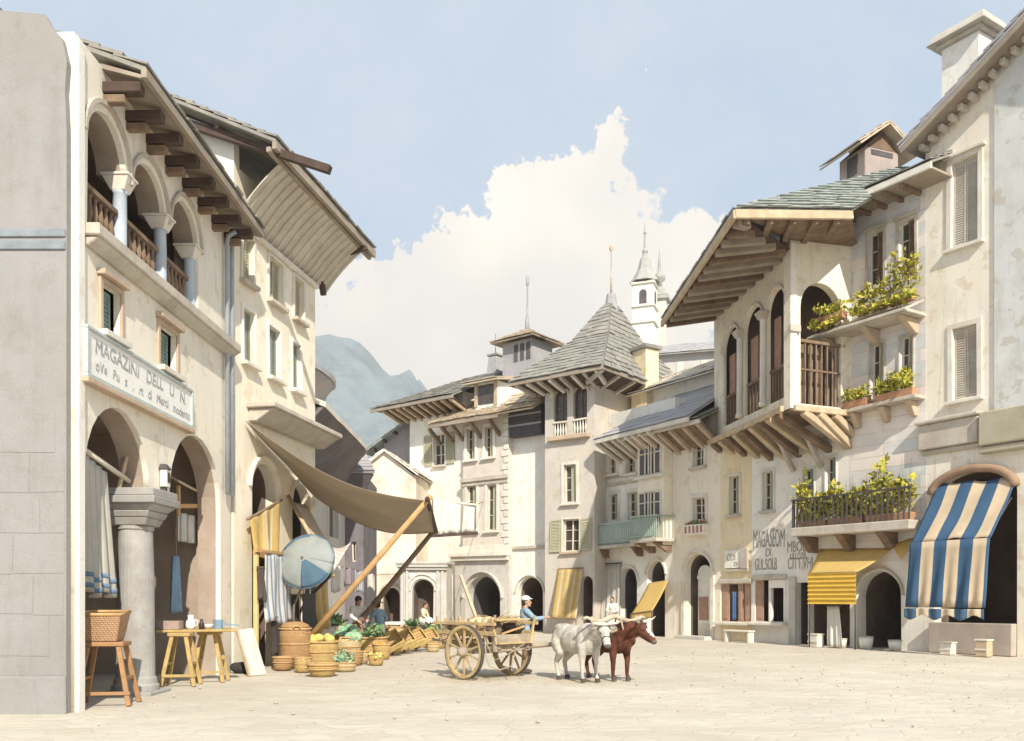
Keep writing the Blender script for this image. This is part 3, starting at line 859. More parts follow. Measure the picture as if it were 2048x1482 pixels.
def far_left_houses():
    F = Frame((-6.5, 25.6), (.0, 1))
    t = fthing('bow_eave_house', 'dark grey rendered house with heavy rounded eaves, beyond the canvas awning', 'house', F)
    L = F.u(690); H = 7.0
    w = F.rect(656, 1010, 676, 1075); w2 = F.rect(668, 885, 680, 925)
    wall(t, M_GREYP, [(0, -.3), (L, -.3), (L, H), (0, H)], [rectp(*w), rectp(*w2)], 6)
    window(t, w, 'dark', sur=M_TRIM, sw=.08); window(t, w2, 'dark', sur=M_TRIM, sw=.08)
    b = MB(); n = 18
    pts = []
    for k in range(n + 1):
        s_ = k / n
        pts.append((lerp(-.6, L + .9, s_), -1.25 + 1.35 * max(0, (s_ - .62) / .38) ** 2.2))
    for (p, q) in zip(pts, pts[1:]):
        b.hexa([(p[0], p[1], H + .05), (q[0], q[1], H + .05), (q[0], 3, H + 1.7), (p[0], 3, H + 1.7), (p[0], p[1], H + .2), (q[0], q[1], H + .2), (q[0], 3, H + 1.85), (p[0], 3, H + 1.85)])
    b.build('roof', M_TRIM, t)
    b = MB()
    for (p, q) in zip(pts, pts[1:]):
        b.hexa([(p[0], .0, H - 1.15), (q[0], .0, H - 1.15), (q[0], .1, H - 1.15), (p[0], .1, H - 1.15), (p[0], p[1] + .05, H + .045), (q[0], q[1] + .05, H + .045), (q[0], .1, H + .045), (p[0], .1, H + .045)])
    b.build('eave_cove', M_PURPLEP, t)  # shade below the rounded eave is put into this dark colour
    # taller block behind with its own round eave
    G = Frame((-7.9, 31), (.1, 1))
    t = fthing('set_back_house', 'white walled upper house with small round eave rising behind the dark roof', 'house', G)
    wall(t, M_WHITEP, [(0, -.3), (4.0, -.3), (4.0, 9.9), (0, 9.9)], [], 4)
    b = MB()
    for k in range(10):
        a0, a1 = PI * k / 10, PI * (k + 1) / 10
        f = lambda a_: (2.0 - 2.35 * math.cos(a_), -.95 * math.sin(a_))
        p, q = f(a0), f(a1)
        b.hexa([(p[0], p[1], 9.9), (q[0], q[1], 9.9), (q[0], 4, 11), (p[0], 4, 11), (p[0], p[1], 10.08), (q[0], q[1], 10.08), (q[0], 4, 11.2), (p[0], 4, 11.2)])
        b.hexa([(p[0], .0, 9.3), (q[0], .0, 9.3), (q[0], .1, 9.3), (p[0], .1, 9.3), (p[0] , p[1] + .1, 9.895), (q[0], q[1] + .1, 9.895), (q[0], .1, 9.895), (p[0], .1, 9.895)])
    b.build('roof', M_DARKP, t)
    # dark narrow house end
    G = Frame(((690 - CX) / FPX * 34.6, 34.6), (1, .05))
    t = fthing('dark_alley_house', 'narrow dark purple house end wall in the alley', 'house', G)
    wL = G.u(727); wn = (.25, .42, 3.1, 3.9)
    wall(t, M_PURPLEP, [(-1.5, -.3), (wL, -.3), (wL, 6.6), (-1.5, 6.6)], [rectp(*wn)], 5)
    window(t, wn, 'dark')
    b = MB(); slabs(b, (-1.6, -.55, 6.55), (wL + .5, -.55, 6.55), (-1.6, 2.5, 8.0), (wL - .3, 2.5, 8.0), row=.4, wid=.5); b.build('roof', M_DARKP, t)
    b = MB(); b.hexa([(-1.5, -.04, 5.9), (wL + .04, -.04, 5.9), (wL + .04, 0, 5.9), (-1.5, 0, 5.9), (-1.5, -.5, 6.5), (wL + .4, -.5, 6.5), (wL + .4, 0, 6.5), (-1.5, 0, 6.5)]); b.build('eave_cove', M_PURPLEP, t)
far_left_houses()

# ================================================================= FAR SIDE
def portal_and_gable():
    F = Frame(((722 - CX) / FPX * 46, 46), (.97, -.12)); U = F.u
    t = fthing('gabled_cottage', 'small cream gabled house with brown stained plaster and brown arched door', 'house', F)
    u0, u1 = 0, U(832)
    pk = F.uz(770, 905)
    door = arch(U(766), U(800), -.1, F.z(783, 1175))
    mst = mat('stained cream plaster', (.76, .68, .56), var=.08, scale=.6, tint=(.42, .33, .26), streak=.35)
    zl, zr = F.z(728, 940), F.z(815, 950)
    wall(t, mst, [(u0, -.3), (u1, -.3), (u1, zr), (u1 - .1, zr), pk, (u0, zl)], [door], 7)
    niche(t, M_VOID, door, .28, 1.5)
    b = MB(); c = MB()
    for (p, q) in (((u0 - .3, zl - .25), pk), ((u1 + .2, zr - .1), pk)):
        slabs(b, (p[0], -.25, p[1] + .1), (p[0], 7, p[1] + .1), (q[0], -.25, q[1] + .1), (q[0], 7, q[1] + .1), row=.4, wid=.6)
    b.build('roof', M_TRIM, t)
    s = MB(); s.prism([(-.18 + U(766), 0), (U(766), 0), (U(766), 1.5), (-.18 + U(766), 1.5)], -.05, 0)
    pts = [((U(766) + U(800)) / 2 + .62 * math.cos(PI * k / 10), -.03, F.z(783, 1175) - .42 + .62 * math.sin(PI * k / 10)) for k in range(11)]
    for p, q in zip(pts, pts[1:]): s.beam(p, q, .08, .16, up=(0, 1, 0))
    s.build('door_arch', M_BROWNTRIM, t)
    # house beyond with left falling eave
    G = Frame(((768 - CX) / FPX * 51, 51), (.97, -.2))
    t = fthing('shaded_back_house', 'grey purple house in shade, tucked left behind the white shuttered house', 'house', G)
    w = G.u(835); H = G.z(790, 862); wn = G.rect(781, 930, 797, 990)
    mp = mat('mauve grey plaster', (.36, .33, .345), var=.12, scale=.7, tint=(.29, .26, .27), streak=.25)  # the shade on this house is painted into the mauve grey
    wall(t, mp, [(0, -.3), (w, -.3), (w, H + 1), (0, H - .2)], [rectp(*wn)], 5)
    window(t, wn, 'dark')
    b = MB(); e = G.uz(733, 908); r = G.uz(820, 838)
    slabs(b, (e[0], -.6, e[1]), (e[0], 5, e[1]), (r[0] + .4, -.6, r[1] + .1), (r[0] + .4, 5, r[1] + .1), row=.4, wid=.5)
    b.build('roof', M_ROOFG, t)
    for k in range(3):
        b = MB(); b.beam((lerp(e[0], r[0], .2 + .25 * k), -.5, lerp(e[1], r[1], .2 + .25 * k) - .2), (lerp(e[0], r[0], .2 + .25 * k), .1, lerp(e[1], r[1], .2 + .25 * k) - .2), .14, .16); b.build('purlin_end', M_DKWOOD, t)
    # stone portal
    P = Frame(((800 - CX) / FPX * 44.6, 44.6), (.985, -.17)); U = P.u
    t = fthing('stone_portal', 'pale grey carved stone portal with round arch and moulded cornice', 'portal', P)
    L = U(893); H = P.z(850, 1128)
    ar = arch(U(824), U(866), -.1, P.z(845, 1160))
    wall(t, M_STONE, [(0, -.3), (L, -.3), (L, H), (0, H)], [ar], 1.2, rev=.3)
    niche(t, M_VOID, ar, .3, 1.1)
    c = MB(); c.box(-.15, L + .1, -.25, .0, H - .16, H); c.box(-.1, L + .05, -.16, .0, H - .3, H - .163); c.box(-.18, L + .12, -.3, 1.2, H + .002, H + .12); c.build('cornice', M_STONE, t, bevel=.015)
    c = MB(); r0 = (U(866) - U(824)) / 2; cc = (U(866) + U(824)) / 2; sz = P.z(845, 1160) - r0
    for rr in (r0 + .1, r0 + .3):
        pts = [(cc + rr * math.cos(PI * k / 14), -.03, sz + rr * math.sin(PI * k / 14)) for k in range(15)]
        for p, q in zip(pts, pts[1:]): c.beam(p, q, .08, .09, up=(0, 1, 0))
    c.build('archivolt', M_TRIM, t)
    for u in (.12, .38, L - .45, L - .2):
        c = MB(); c.box(u - .07, u + .07, -.09, 0, -.2, H - .32); c.build('pilaster', M_STONE, t, bevel=.012)
    for u in (.62, L - .7):
        c = MB(); c.lathe([(.16, 0), (.16, .05), (.11, .07)], (0, 0, 0), 16); c.build('roundel', M_TRIM, t, M=Matrix.Translation((u, 0, H - .62)) @ Matrix.Rotation(PI / 2, 4, 'X'))
portal_and_gable()

def eave_roof(t, e0, e1, o, ze, yr, zr, D, m, hipl=0, hipr=0, row=.36, wid=.55, back=True):
    """gable/hip roof over a facade frame: eave line in front, ridge at yr"""
    b = MB()
    r0, r1 = (e0 + hipl, yr, zr), (e1 - hipr, yr, zr)
    slabs(b, (e0, -o, ze), (e1, -o, ze), r0, r1, row, wid)
    if hipl: slabs(b, (e0, D + o, ze), (e0, -o, ze), r0, r0, row, wid)
    if hipr: slabs(b, (e1, -o, ze), (e1, D + o, ze), r1, r1, row, wid)
    if back: slabs(b, (e1, D + o, ze), (e0, D + o, ze), r1, r0, row * 1.6, wid * 2)
    return b.build('roof', m, t)
def eave_rafters(t, e0, e1, o, ze, n, slope, m=M_DKWOOD, w=.13, h=.16, inn=.25, dz=.16):
    for k in range(n):
        u = lerp(e0 + .2, e1 - .2, k / (n - 1)) + rnd(-.04, .04)
        b = MB(); b.beam((u, -o + .06, ze - dz), (u, inn, ze - dz + slope * (o + inn)), w * rnd(.85, 1.15), h * rnd(.9, 1.1)); b.build('rafter', m, t, bevel=.012)
def eave_brackets(t, e0, e1, o, ze, n, drop, m=None, panel=None, w=.14, h=.18):
    """boarded underside falling from the eave back to the wall, carried on ribs"""
    b = MB(); b.hexa([(e0 + .1, -o + .1, ze - .12), (e1, -o + .1, ze - .12), (e1, .02, ze - .12 - drop), (e0 + .1, .02, ze - .12 - drop), (e0 + .1, -o + .1, ze - .06), (e1, -o + .1, ze - .06), (e1, .02, ze - .06 - drop), (e0 + .1, .02, ze - .06 - drop)])
    b.build('soffit', panel or M_DKWOOD, t)
    for k in range(n):
        u = lerp(e0 + .2, e1 - .2, k / (n - 1)) + rnd(-.06, .06)
        b = MB(); b.beam((u, -o + .08, ze - .17), (u + rnd(-.05, .05), .05, ze - .19 - drop), w * rnd(.8, 1.2), h * rnd(.85, 1.15)); b.build('rafter', m or M_TANWOOD, t, bevel=.012)
def finial(t, p, h, m, r=.035):
    b = MB(); x, y, z = p
    b.lathe([(r * 1.6, z - .1), (r * 1.2, z + .15), (r, z + h * .25), (r * 1.5, z + h * .27), (r * .8, z + h * .3), (r * .5, z + h * .96), (r * 2.0, z + h * .98), (0, z + h)], (x, y, 0), 8)
    return b.build('finial', m, t, smooth=True)

def shuttered_house():
    F = FC; U = F.u; L = U(926)
    t = fthing('white_shuttered_house', 'white house with one green shuttered window under a wide grey hipped roof', 'house', F)
    w = F.rect(868, 868, 890, 930); w2 = F.rect(905, 1015, 922, 1060)
    H = F.z(860, 795)
    wall(t, M_WHITEP, [(0, -.3), (L, -.3), (L, H), (0, H)], [rectp(*w)], 6.5)
    window(t, w, 'glass', sur=M_TRIM, sw=.1, leaves=(-1, 1), leafm=M_OLIVESH, sill=M_LEDGE, leafw=.6)
    o = 1.5; ze = F.z(800, 808, o) ; yr, zr = 3.2, F.z(928, 742)
    eave_roof(t, -1.6, L + .6, o, ze, yr, zr + .6, 6.5, M_ROOF, hipl=3.3)
    eave_brackets(t, -.9, L + .5, o, ze, 10, .45)
    b = MB(); b.beam((-1.6, -o + .05, ze - .1), (L + .6, -o + .05, ze - .1), .1, .14); b.build('fascia', M_SOFFIT, t)
    b = MB(); b.box(-.9, .25, -.45, .3, ze - .42, ze - .25); b.build('bracket_beam', M_DKWOOD, t, bevel=.02)
    c = MB(); cx, cy = L - .25, yr - .2; cz = zr + .1
    c.hexa([(cx - .42, cy - .35, cz), (cx + .42, cy - .35, cz), (cx + .42, cy + .35, cz), (cx - .42, cy + .35, cz), (cx - .28, cy - .28, cz + 1.35), (cx + .28, cy - .28, cz + 1.35), (cx + .28, cy + .28, cz + 1.35), (cx - .28, cy + .28, cz + 1.35)])
    ch = c.build('chimney', M_DARKP, t, bevel=.02)
    c = MB(); c.box(cx - .36, cx + .36, cy - .34, cy + .34, cz + 1.352, cz + 1.45); c.build('chimney_cap', M_ROOF, ch)
    finial(t, (cx, cy, cz + 1.5), 1.1, M_IRON, .02)
shuttered_house()

def portal_house():
    u0 = FC.u(926, .35); F = FC.sub(u0, .35); U = F.u; L = U(1017)
    t = fthing('pink_quoined_house', 'pinkish house with quoins, dormer and big round carriage arch', 'house', F)
    ws = [F.rect(934, 858, 950, 918), F.rect(970, 853, 986, 913)]
    lo = [F.rect(934, 972, 953, 1062), F.rect(974, 970, 993, 1060)]
    zl = F.z(968, 1105)
    wall(t, M_PINKP, [(0, zl - .2), (L, zl - .2), (L, F.z(970, 822)), (0, F.z(970, 822))], [rectp(*r) for r in ws + lo], 6)
    ar = arch(U(934), U(1000), -.1, F.z(967, 1152))
    wall(t, M_STONE, [(-.55, -.3), (L, -.3), (L, zl - .2), (-.55, zl - .2)], [ar], 6, rev=.5, name='stone_base')
    niche(t, M_VOIDG, ar, .5, 4.0)
    c = MB(); c.box(-.8, L + .1, -.32, 0, zl - .2, zl); c.box(-.7, L + .05, -.2, 0, zl - .42, zl - .203); c.box(-.65, L + .04, -.1, 0, zl + .003, zl + .35); c.build('cornice', M_TRIM, t, bevel=.02)
    c = MB(); cc = (U(934) + U(1000)) / 2; r = (U(1000) - U(934)) / 2 + .22; sz = F.z(967, 1152) - r + .22
    pts = [(cc + r * math.cos(PI * k / 16), -.02, sz + r * math.sin(PI * k / 16)) for k in range(17)]
    for p, q in zip(pts, pts[1:]): c.beam(p, q, .07, .36, up=(0, 1, 0))
    c.box(cc - r - .18, cc - r + .18, -.055, 0, -.2, sz); c.box(cc + r - .18, cc + r + .18, -.055, 0, -.2, sz)
    c.build('archivolt', M_STONE, t, bevel=.01)
    for r in ws: window(t, r, 'half', sur=M_WHITEP, sw=.16, sill=M_TRIM, leafm=M_OLIVESH)
    for r in lo: window(t, r, 'half', sur=M_TRIM, sw=.16, sill=M_TRIM, leafm=M_OLIVESH)
    c = MB(); z = F.z(968, 962); c.box(-.1, L + .05, -.16, 0, z, z + .22); c.box(-.05, L, -.08, 0, z - .2, z - .003); c.build('string_course', M_LEDGE, t, bevel=.02)
    c = MB(); z = zl + .4
    k = 0
    while z < F.z(970, 850):
        w = .45 if k % 2 else .28
        c.box(L - w, L + .03, -.05, 0, z, z + .3); z += .34; k += 1
    c.build('quoins', M_TRIM, t, bevel=.015)
    # clay tiled roof
    H = F.z(970, 822); o = .95; ze = F.z(940, 832, .9) - .1; zr = F.z(1000, 770) + .4
    e0, e1 = U(858, .9), U(1088)
    b = MB(); slabs(b, (e0, -o, ze), (e1, -o, ze), (e0 + 2.2, 2.6, zr), (e1, 2.6, zr), row=.26, wid=.3, t=.045)
    slabs(b, (e0, 6.4, ze), (e0, -o, ze), (e0 + 2.2, 2.6, zr), (e0 + 2.2, 2.6, zr), row=.3, wid=.4)
    slabs(b, (e1, 6, ze), (e0, 6, ze), (e1, 2.6, zr), (e0 + 2.2, 2.6, zr), row=.5, wid=.8)
    b.build('roof', M_ROOFB, t)
    b = MB(); b.beam((e0, -o + .05, ze - .12), (e1 - 2.2, -o + .05, ze - .12), .1, .15); b.build('fascia', M_SOFFIT, t)
    for u in (U(880), U(905), U(926), U(962), U(1000)):
        b = MB(); b.beam((u, -o + .1, ze - .2), (u, .1, ze - .9), .16, .2); b.build('eave_bracket', M_WOOD, t, bevel=.02)
    # dormer
    r = F.rect(952, 765, 998, 812)
    D = .6
    b = MB(); b.box(r[0], r[1], -.1, 2.4, r[2] - .2, r[3]); dm = b.build('dormer', M_WHITEP, t)
    b = MB(); b.box(r[0] + .25, r[1] - .25, -.13, -.08, r[2] + .08, r[3] - .12); b.build('pane', M_GLASS, dm)
    b = MB(); b.box(r[0] + .02, r[0] + .22, -.17, -.1, r[2], r[3] - .05); b.box(r[1] - .22, r[1] - .02, -.17, -.1, r[2], r[3] - .05); b.build('shutter', M_TANWOOD, dm)
    b = MB(); slabs(b, (r[0] - .5, -.6, r[3]), (r[1] + .35, -.6, r[3]), (r[0] - .3, 2.4, r[3] + .55), (r[1] + .3, 2.4, r[3] + .55), row=.3, wid=.35); b.build('roof', M_ROOFB, dm)
    # lantern turret on the ridge
    G = F
    c0 = U(1055, -2.6); zt = F.z(1055, 735, -2.6); zt2 = F.z(1055, 690, -2.6)
    b = MB(); b.box(c0 - 1.0, c0 + 1.0, 1.7, 3.5, zt - 1.2, zt2); tu = b.build('turret', M_DARKP, t)
    for k in range(3):
        b = MB(); u = c0 - .2 + k * .42; b.box(u, u + .24, 1.66, 1.71, zt + .15, zt2 - .2); b.build('opening', M_VOIDG, tu)
    b = MB(); a = 1.45; za = zt2 + .05
    for (p, q) in (((c0 - a, 1.2), (c0 + a, 1.2)), ((c0 + a, 1.2), (c0 + a, 4.0)), ((c0 + a, 4.0), (c0 - a, 4.0)), ((c0 - a, 4.0), (c0 - a, 1.2))):
        slabs(b, (*p, za), (*q, za), (c0, 2.6, za + .75), (c0, 2.6, za + .75), row=.3, wid=.5)
    b.build('roof', M_ROOFB, tu)
    b = MB(); x, y, z = c0, 2.6, za + .7
    b.lathe([(.14, z - .1), (.1, z + .5), (.05, z + .9), (.03, z + 2.4), (.09, z + 2.5), (.07, z + 2.9), (0, z + 3.0)], (x, y, 0), 8); b.build('finial', M_LEAD, tu, smooth=True)
portal_house()

def narrow_house():
    u0 = FC.u(1017); F = FC.sub(u0, .0); U = F.u; L = U(1096)
    t = fthing('narrow_white_house', 'narrow white house with dark hanging timber box window, between quoins and tower', 'house', F)
    ar = arch(U(1036), U(1086), -.1, F.z(1061, 1155))
    H = F.z(1055, 778)
    wall(t, M_WHITEP, [(-.35, -.3), (L, -.3), (L, H), (-.35, H)], [ar], 6)
    niche(t, M_VOID, ar, .28, 2.4)
    r = F.rect(1030, 812, 1092, 874)
    mdk = mat('purple black timber', (.085, .075, .085), var=.2, scale=3)
    b = MB(); b.box(r[0], r[1], -.45, 0, r[2], r[3]); bx = b.build('box_window', mdk, t, bevel=.03)
    for k in range(3):
        b = MB(); z = lerp(r[2], r[3], k / 3) + .1; b.box(r[0] - .02, r[1] + .02, -.49, -.45, z + .42, z + .5); b.build('rail', M_DARKP, bx)
    b = MB(); slabs(b, (r[0] - .1, -.7, r[3] + .05), (r[1] + .1, -.7, r[3] + .05), (r[0] - .1, .0, r[3] + .75), (r[1] + .1, .0, r[3] + .75), row=.2, wid=.3); b.build('roof', M_ROOFB, bx)
    c = MB(); z = F.z(1050, 1098); c.box(-.35, L, -.12, 0, z, z + .16); c.build('string_course', M_LEDGE, t, bevel=.02)
    c = MB(); cc = (U(1036) + U(1086)) / 2; r0 = (U(1086) - U(1036)) / 2 + .12; sz = F.z(1061, 1155) - r0 + .12
    pts = [(cc + r0 * math.cos(PI * k / 14), -.02, sz + r0 * math.sin(PI * k / 14)) for k in range(15)]
    for p, q in zip(pts, pts[1:]): c.beam(p, q, .06, .2, up=(0, 1, 0))
    c.build('arch_moulding', M_TRIM, t)
    c = MB(); zz = F.z(1060, 930); c.lathe([(.0, -.04), (.75, -.04), (.75, 0)], (0, 0, 0), 18); 
narrow_house()

def tower_house():
    u0 = FC.u(1090, 1.0); F = FC.sub(u0, 1.0); U = F.u; L = U(1189); D = 7.4
    t = fthing('tower_house', 'square plastered tower house with pyramid slab roof and paired arched windows', 'tower', F)
    tw = [F.rect(1107, 776, 1134, 872), F.rect(1146, 770, 1174, 866)]
    w1 = F.rect(1128, 930, 1152, 1004); w2 = F.rect(1126, 1038, 1158, 1102)
    d = arch(U(1160), U(1188) - .08, -.1, F.z(1174, 1152))
    H = F.z(1140, 752)
    wall(t, M_TOWERP, [(0, -.3), (L, -.3), (L, H), (0, H)], [arch(*r) for r in tw] + [rectp(*w1), rectp(*w2), d], D)
    niche(t, M_VOID, d, .28, 1.8)
    for r in tw:
        window(t, r, 'half', archd=True, leafm=M_WOOD, frm=M_WOOD) if False else window(t, r, 'glass', archd=True, frm=M_WOOD)
        b = MB()
        for k in range(5): b.lathe([(.03, r[2]), (.055, r[2] + .25), (.025, r[2] + .5), (.04, r[2] + .62)], (lerp(r[0], r[1], (k + .5) / 5), .03, 0), 8)
        b.box(r[0], r[1], -.04, .1, r[2] + .62, r[2] + .7); b.build('balustrade', M_TRIM, t)
        c = MB(); cc = (r[0] + r[1]) / 2; q0 = (r[1] - r[0]) / 2 + .1; sz = r[3] - q0 + .1
        pts = [(cc + q0 * math.cos(PI * k / 14), -.03, sz + q0 * math.sin(PI * k / 14)) for k in range(15)]
        for p, q in zip(pts, pts[1:]): c.beam(p, q, .06, .1, up=(0, 1, 0))
        c.build('arch_moulding', M_TRIM, t)
    c = MB(); c.box(tw[0][0] - .2, tw[1][1] + .2, -.25, 0, tw[0][2] - .25, tw[0][2] - .02); c.build('ledge', M_BROWNTRIM, t, bevel=.03)
    window(t, w1, 'half', sur=M_TRIM, sw=.14, sill=M_TRIM, leafm=M_OLIVESH)
    window(t, w2, 'glass', sur=M_TRIM, sw=.08, leaves=(-1, 1), leafm=M_OLIVESH, sill=M_BROWNTRIM, leafw=.62)
    # pyramid roof
    o = 1.25; c = (L / 2, D / 2); za = F.z(1215, 618, -D / 2) + .1; ze = H - .15
    cs = [(-o, -o), (L + o, -o), (L + o, D + o), (-o, D + o)]
    b = MB()
    mid = lambda p, k, z: (lerp(p[0], c[0], k), lerp(p[1], c[1], k), z)
    for i in range(4):
        p, q = cs[i], cs[(i + 1) % 4]
        slabs(b, (*p, ze), (*q, ze), mid(p, .62, lerp(ze, za, .55)), mid(q, .62, lerp(ze, za, .55)), row=.33, wid=.5)
        slabs(b, mid(p, .62, lerp(ze, za, .55)), mid(q, .62, lerp(ze, za, .55)), mid(p, .93, za), mid(q, .93, za), row=.3, wid=.45)
    b.build('roof', M_ROOF, t)
    b = MB(); b.lathe([(.42, za - .35), (.3, za + .1), (.24, za + .55), (.0, za + .56)], (*c, 0), 8); b.build('roof_cap', M_DARKP, t)
    b = MB(); z = za + .5
    b.lathe([(.06, z), (.05, z + .9), (.03, z + 1.0), (.03, z + 2.2), (.11, z + 2.32), (.09, z + 2.45), (.0, z + 2.6)], (*c, 0), 8); b.build('finial', M_BROWNTRIM, t, smooth=True)
    sl = (lerp(ze, za, .55) - ze) / ((c[1] + o) * .62)
    for k in range(8):
        u = lerp(-.6, L + .6, k / 7); b = MB(); b.beam((lerp(u, L / 2, -.12), -o + .08, ze - .15), (u, .0, ze - .50), .15, .18); b.build('rafter', M_TRIM if k % 2 else M_LEDGE, t, bevel=.012)
    for k in range(8):
        y = lerp(-.6, D + .6, k / 7); b = MB(); b.beam((L + o - .08, lerp(y, D / 2, -.12), ze - .15), (L, y, ze - .50), .15, .18); b.build('rafter', M_LEDGE, t, bevel=.012)
    b = MB()
    b.box(-o, L + o, -o, -o + .1, ze - .16, ze - .01); b.box(L + o - .1, L + o, -o + .1, D + o, ze - .16, ze - .01); b.box(-o, -o + .1, -o + .1, D + o, ze - .16, ze - .01)
    b.build('fascia', M_SOFFIT, t)
    q = o - .12; b = MB(); b.hexa([(-.03, -.03, ze - .46), (L + .03, -.03, ze - .46), (L + .03, D, ze - .46), (-.03, D, ze - .46), (-q, -q, ze - .1), (L + q, -q, ze - .1), (L + q, D, ze - .1), (-q, D, ze - .1)]); b.build('eave_cove', M_DKWOOD, t)
tower_house()

def side_block():
    # white range right of the tower with a small balcony roof and a golden chimney
    P = FC5.w(0.1, -.6); F = Frame((P.x + .3, P.y), RD)
    F = FC5.sub(.2, -2.2); U = F.u
    t = fthing('white_back_house', 'white back house with golden chimney and small jutting roof right of the tower', 'house', F)
    L = 5.6; H = F.z(1240, 800)
    wall(t, M_WHITEP, [(-1.4, -.3), (L, -.3), (L, H), (-1.4, H)], [], 4)
    r = F.rect(1200, 835, 1252, 905)
    b = MB(); b.box(r[0], r[1], -.5, 0, r[2] + .2, r[3] - .2); bx = b.build('box_window', mat('mauve boarding', (.42, .35, .33), var=.15, scale=3), t, bevel=.02)
    b = MB(); slabs(b, (r[0] - .4, -1.0, r[3] - .3), (r[1] + .3, -1.0, r[3] - .3), (r[0] - .4, .2, r[3] + .5), (r[1] + .3, .2, r[3] + .5), row=.3, wid=.4); b.build('roof', M_WHITEP, bx)
    for k in range(6):
        b = MB(); u = lerp(r[0] - .2, r[1] + .1, k / 5); b.beam((u, -.9, r[3] - .38), (u, 0, r[3] + .1), .1, .12); b.build('rafter', M_DKWOOD, bx)
    eave_roof(t, -1.5, L + .3, .6, H - .1, 2.0, H + 1.2, 4, M_TRIM)
    c = MB(); u0, u1, z0, z1 = F.rect(1262, 770, 1292, 850, .4)
    z1 = F.z(1277, 700, .4)
    c.box(u0, u1, -.4, .4, z0 - .5, z1); ch = c.build('chimney', M_YELLOWP, t, bevel=.02)
    c = MB(); c.box(u0 - .12, u1 + .12, -.52, .52, z1 + .002, z1 + .16); c.build('chimney_cap', M_ROOF, ch)
side_block()

def church():
    p = at(1290, 1195, 64)
    t = thing('bell_tower', 'distant white church bell tower with slender spire and lantern', 'bell tower', (p.x, 64, 0), -.35)
    z = lambda py: EYE + (HY - py) / FPX * 64
    w = .74
    b = MB(); b.box(-w, w, -w, w, -.3, z(572)); sh = b.build('shaft', M_WHITEP, t)
    for zz in (z(652), z(620), z(575)):
        b = MB(); b.box(-w - .12, w + .12, -w - .12, w + .12, zz, zz + .2); b.build('cornice', M_TRIM, t, bevel=.03)
    for a in range(4):
        Mx = Matrix.Rotation(a * PI / 2, 4, 'Z')
        b = MB(); b.prism(arch(-.27, .27, z(615), z(585)), -w - .02, -w + .1); b.build('belfry_opening', M_VOIDG, t, M=Mx)
    b = MB(); z0 = z(572) + .2
    prof = [(1.12, z0), (.9, z0 + .3), (.56, z0 + .9), (.36, z0 + 1.7), (.25, z(515)), (.16, z(508)), (.22, z(503)), (.1, z(496)), (.07, z(470)), (.13, z(466)), (.05, z(462)), (.0, z(438))]
    b.lathe(prof, (0, 0, 0), 8, M=Matrix.Rotation(PI / 8, 3, 'Z')); b.build('spire', M_SPIRE, t)
    q = at(1319, 1195, 66)
    t = thing('church_pinnacle', 'slim pinnacle with a ball and needle beside the bell tower', 'pinnacle', (q.x, 66, 0), -.3)
    z = lambda py: EYE + (HY - py) / FPX * 66
    b = MB(); b.box(-.55, .55, -.55, .55, -.3, z(603)); b.build('shaft', M_TRIM, t)
    b = MB(); b.box(-.75, .75, -.75, .75, z(603) + .002, z(596)); b.hexa([(-.7, -.7, z(595)), (.7, -.7, z(595)), (.7, .7, z(595)), (-.7, .7, z(595)), (-.25, -.25, z(575)), (.25, -.25, z(575)), (.25, .25, z(575)), (-.25, .25, z(575))]); b.build('cap', M_SPIRE, t)
    b = MB(); b.lathe([(.2, z(575)), (.15, z(566)), (.42, z(560)), (.42, z(552)), (.15, z(545)), (.13, z(535)), (.0, z(490))], (0, 0, 0), 10); b.build('needle', M_SPIRE, t, smooth=True)
    r = at(1345, 1195, 60)
    t = thing('church_nave', 'white church side wall with grey slab roof beyond the right houses', 'church', (r.x, 60, 0), -.3)
    z = lambda py: EYE + (HY - py) / FPX * 60
    b = MB(); b.box(-1.6, 4.5, 0, 6, -.3, z(705)); b.build('wall', M_GREYP, t)
    b = MB(); slabs(b, (-1.8, -.5, z(710)), (4.8, -.5, z(710)), (-1.0, 3, z(665)), (4.8, 3, z(665)), row=.5, wid=.7); b.build('roof', M_ROOFL, t)
    for k in range(3):
        b = MB(); u = -1.3 + k * 1.6; b.box(u, u + .4, -.05, 0, z(780), z(725)); b.build('pilaster', M_TRIM, t)
church()
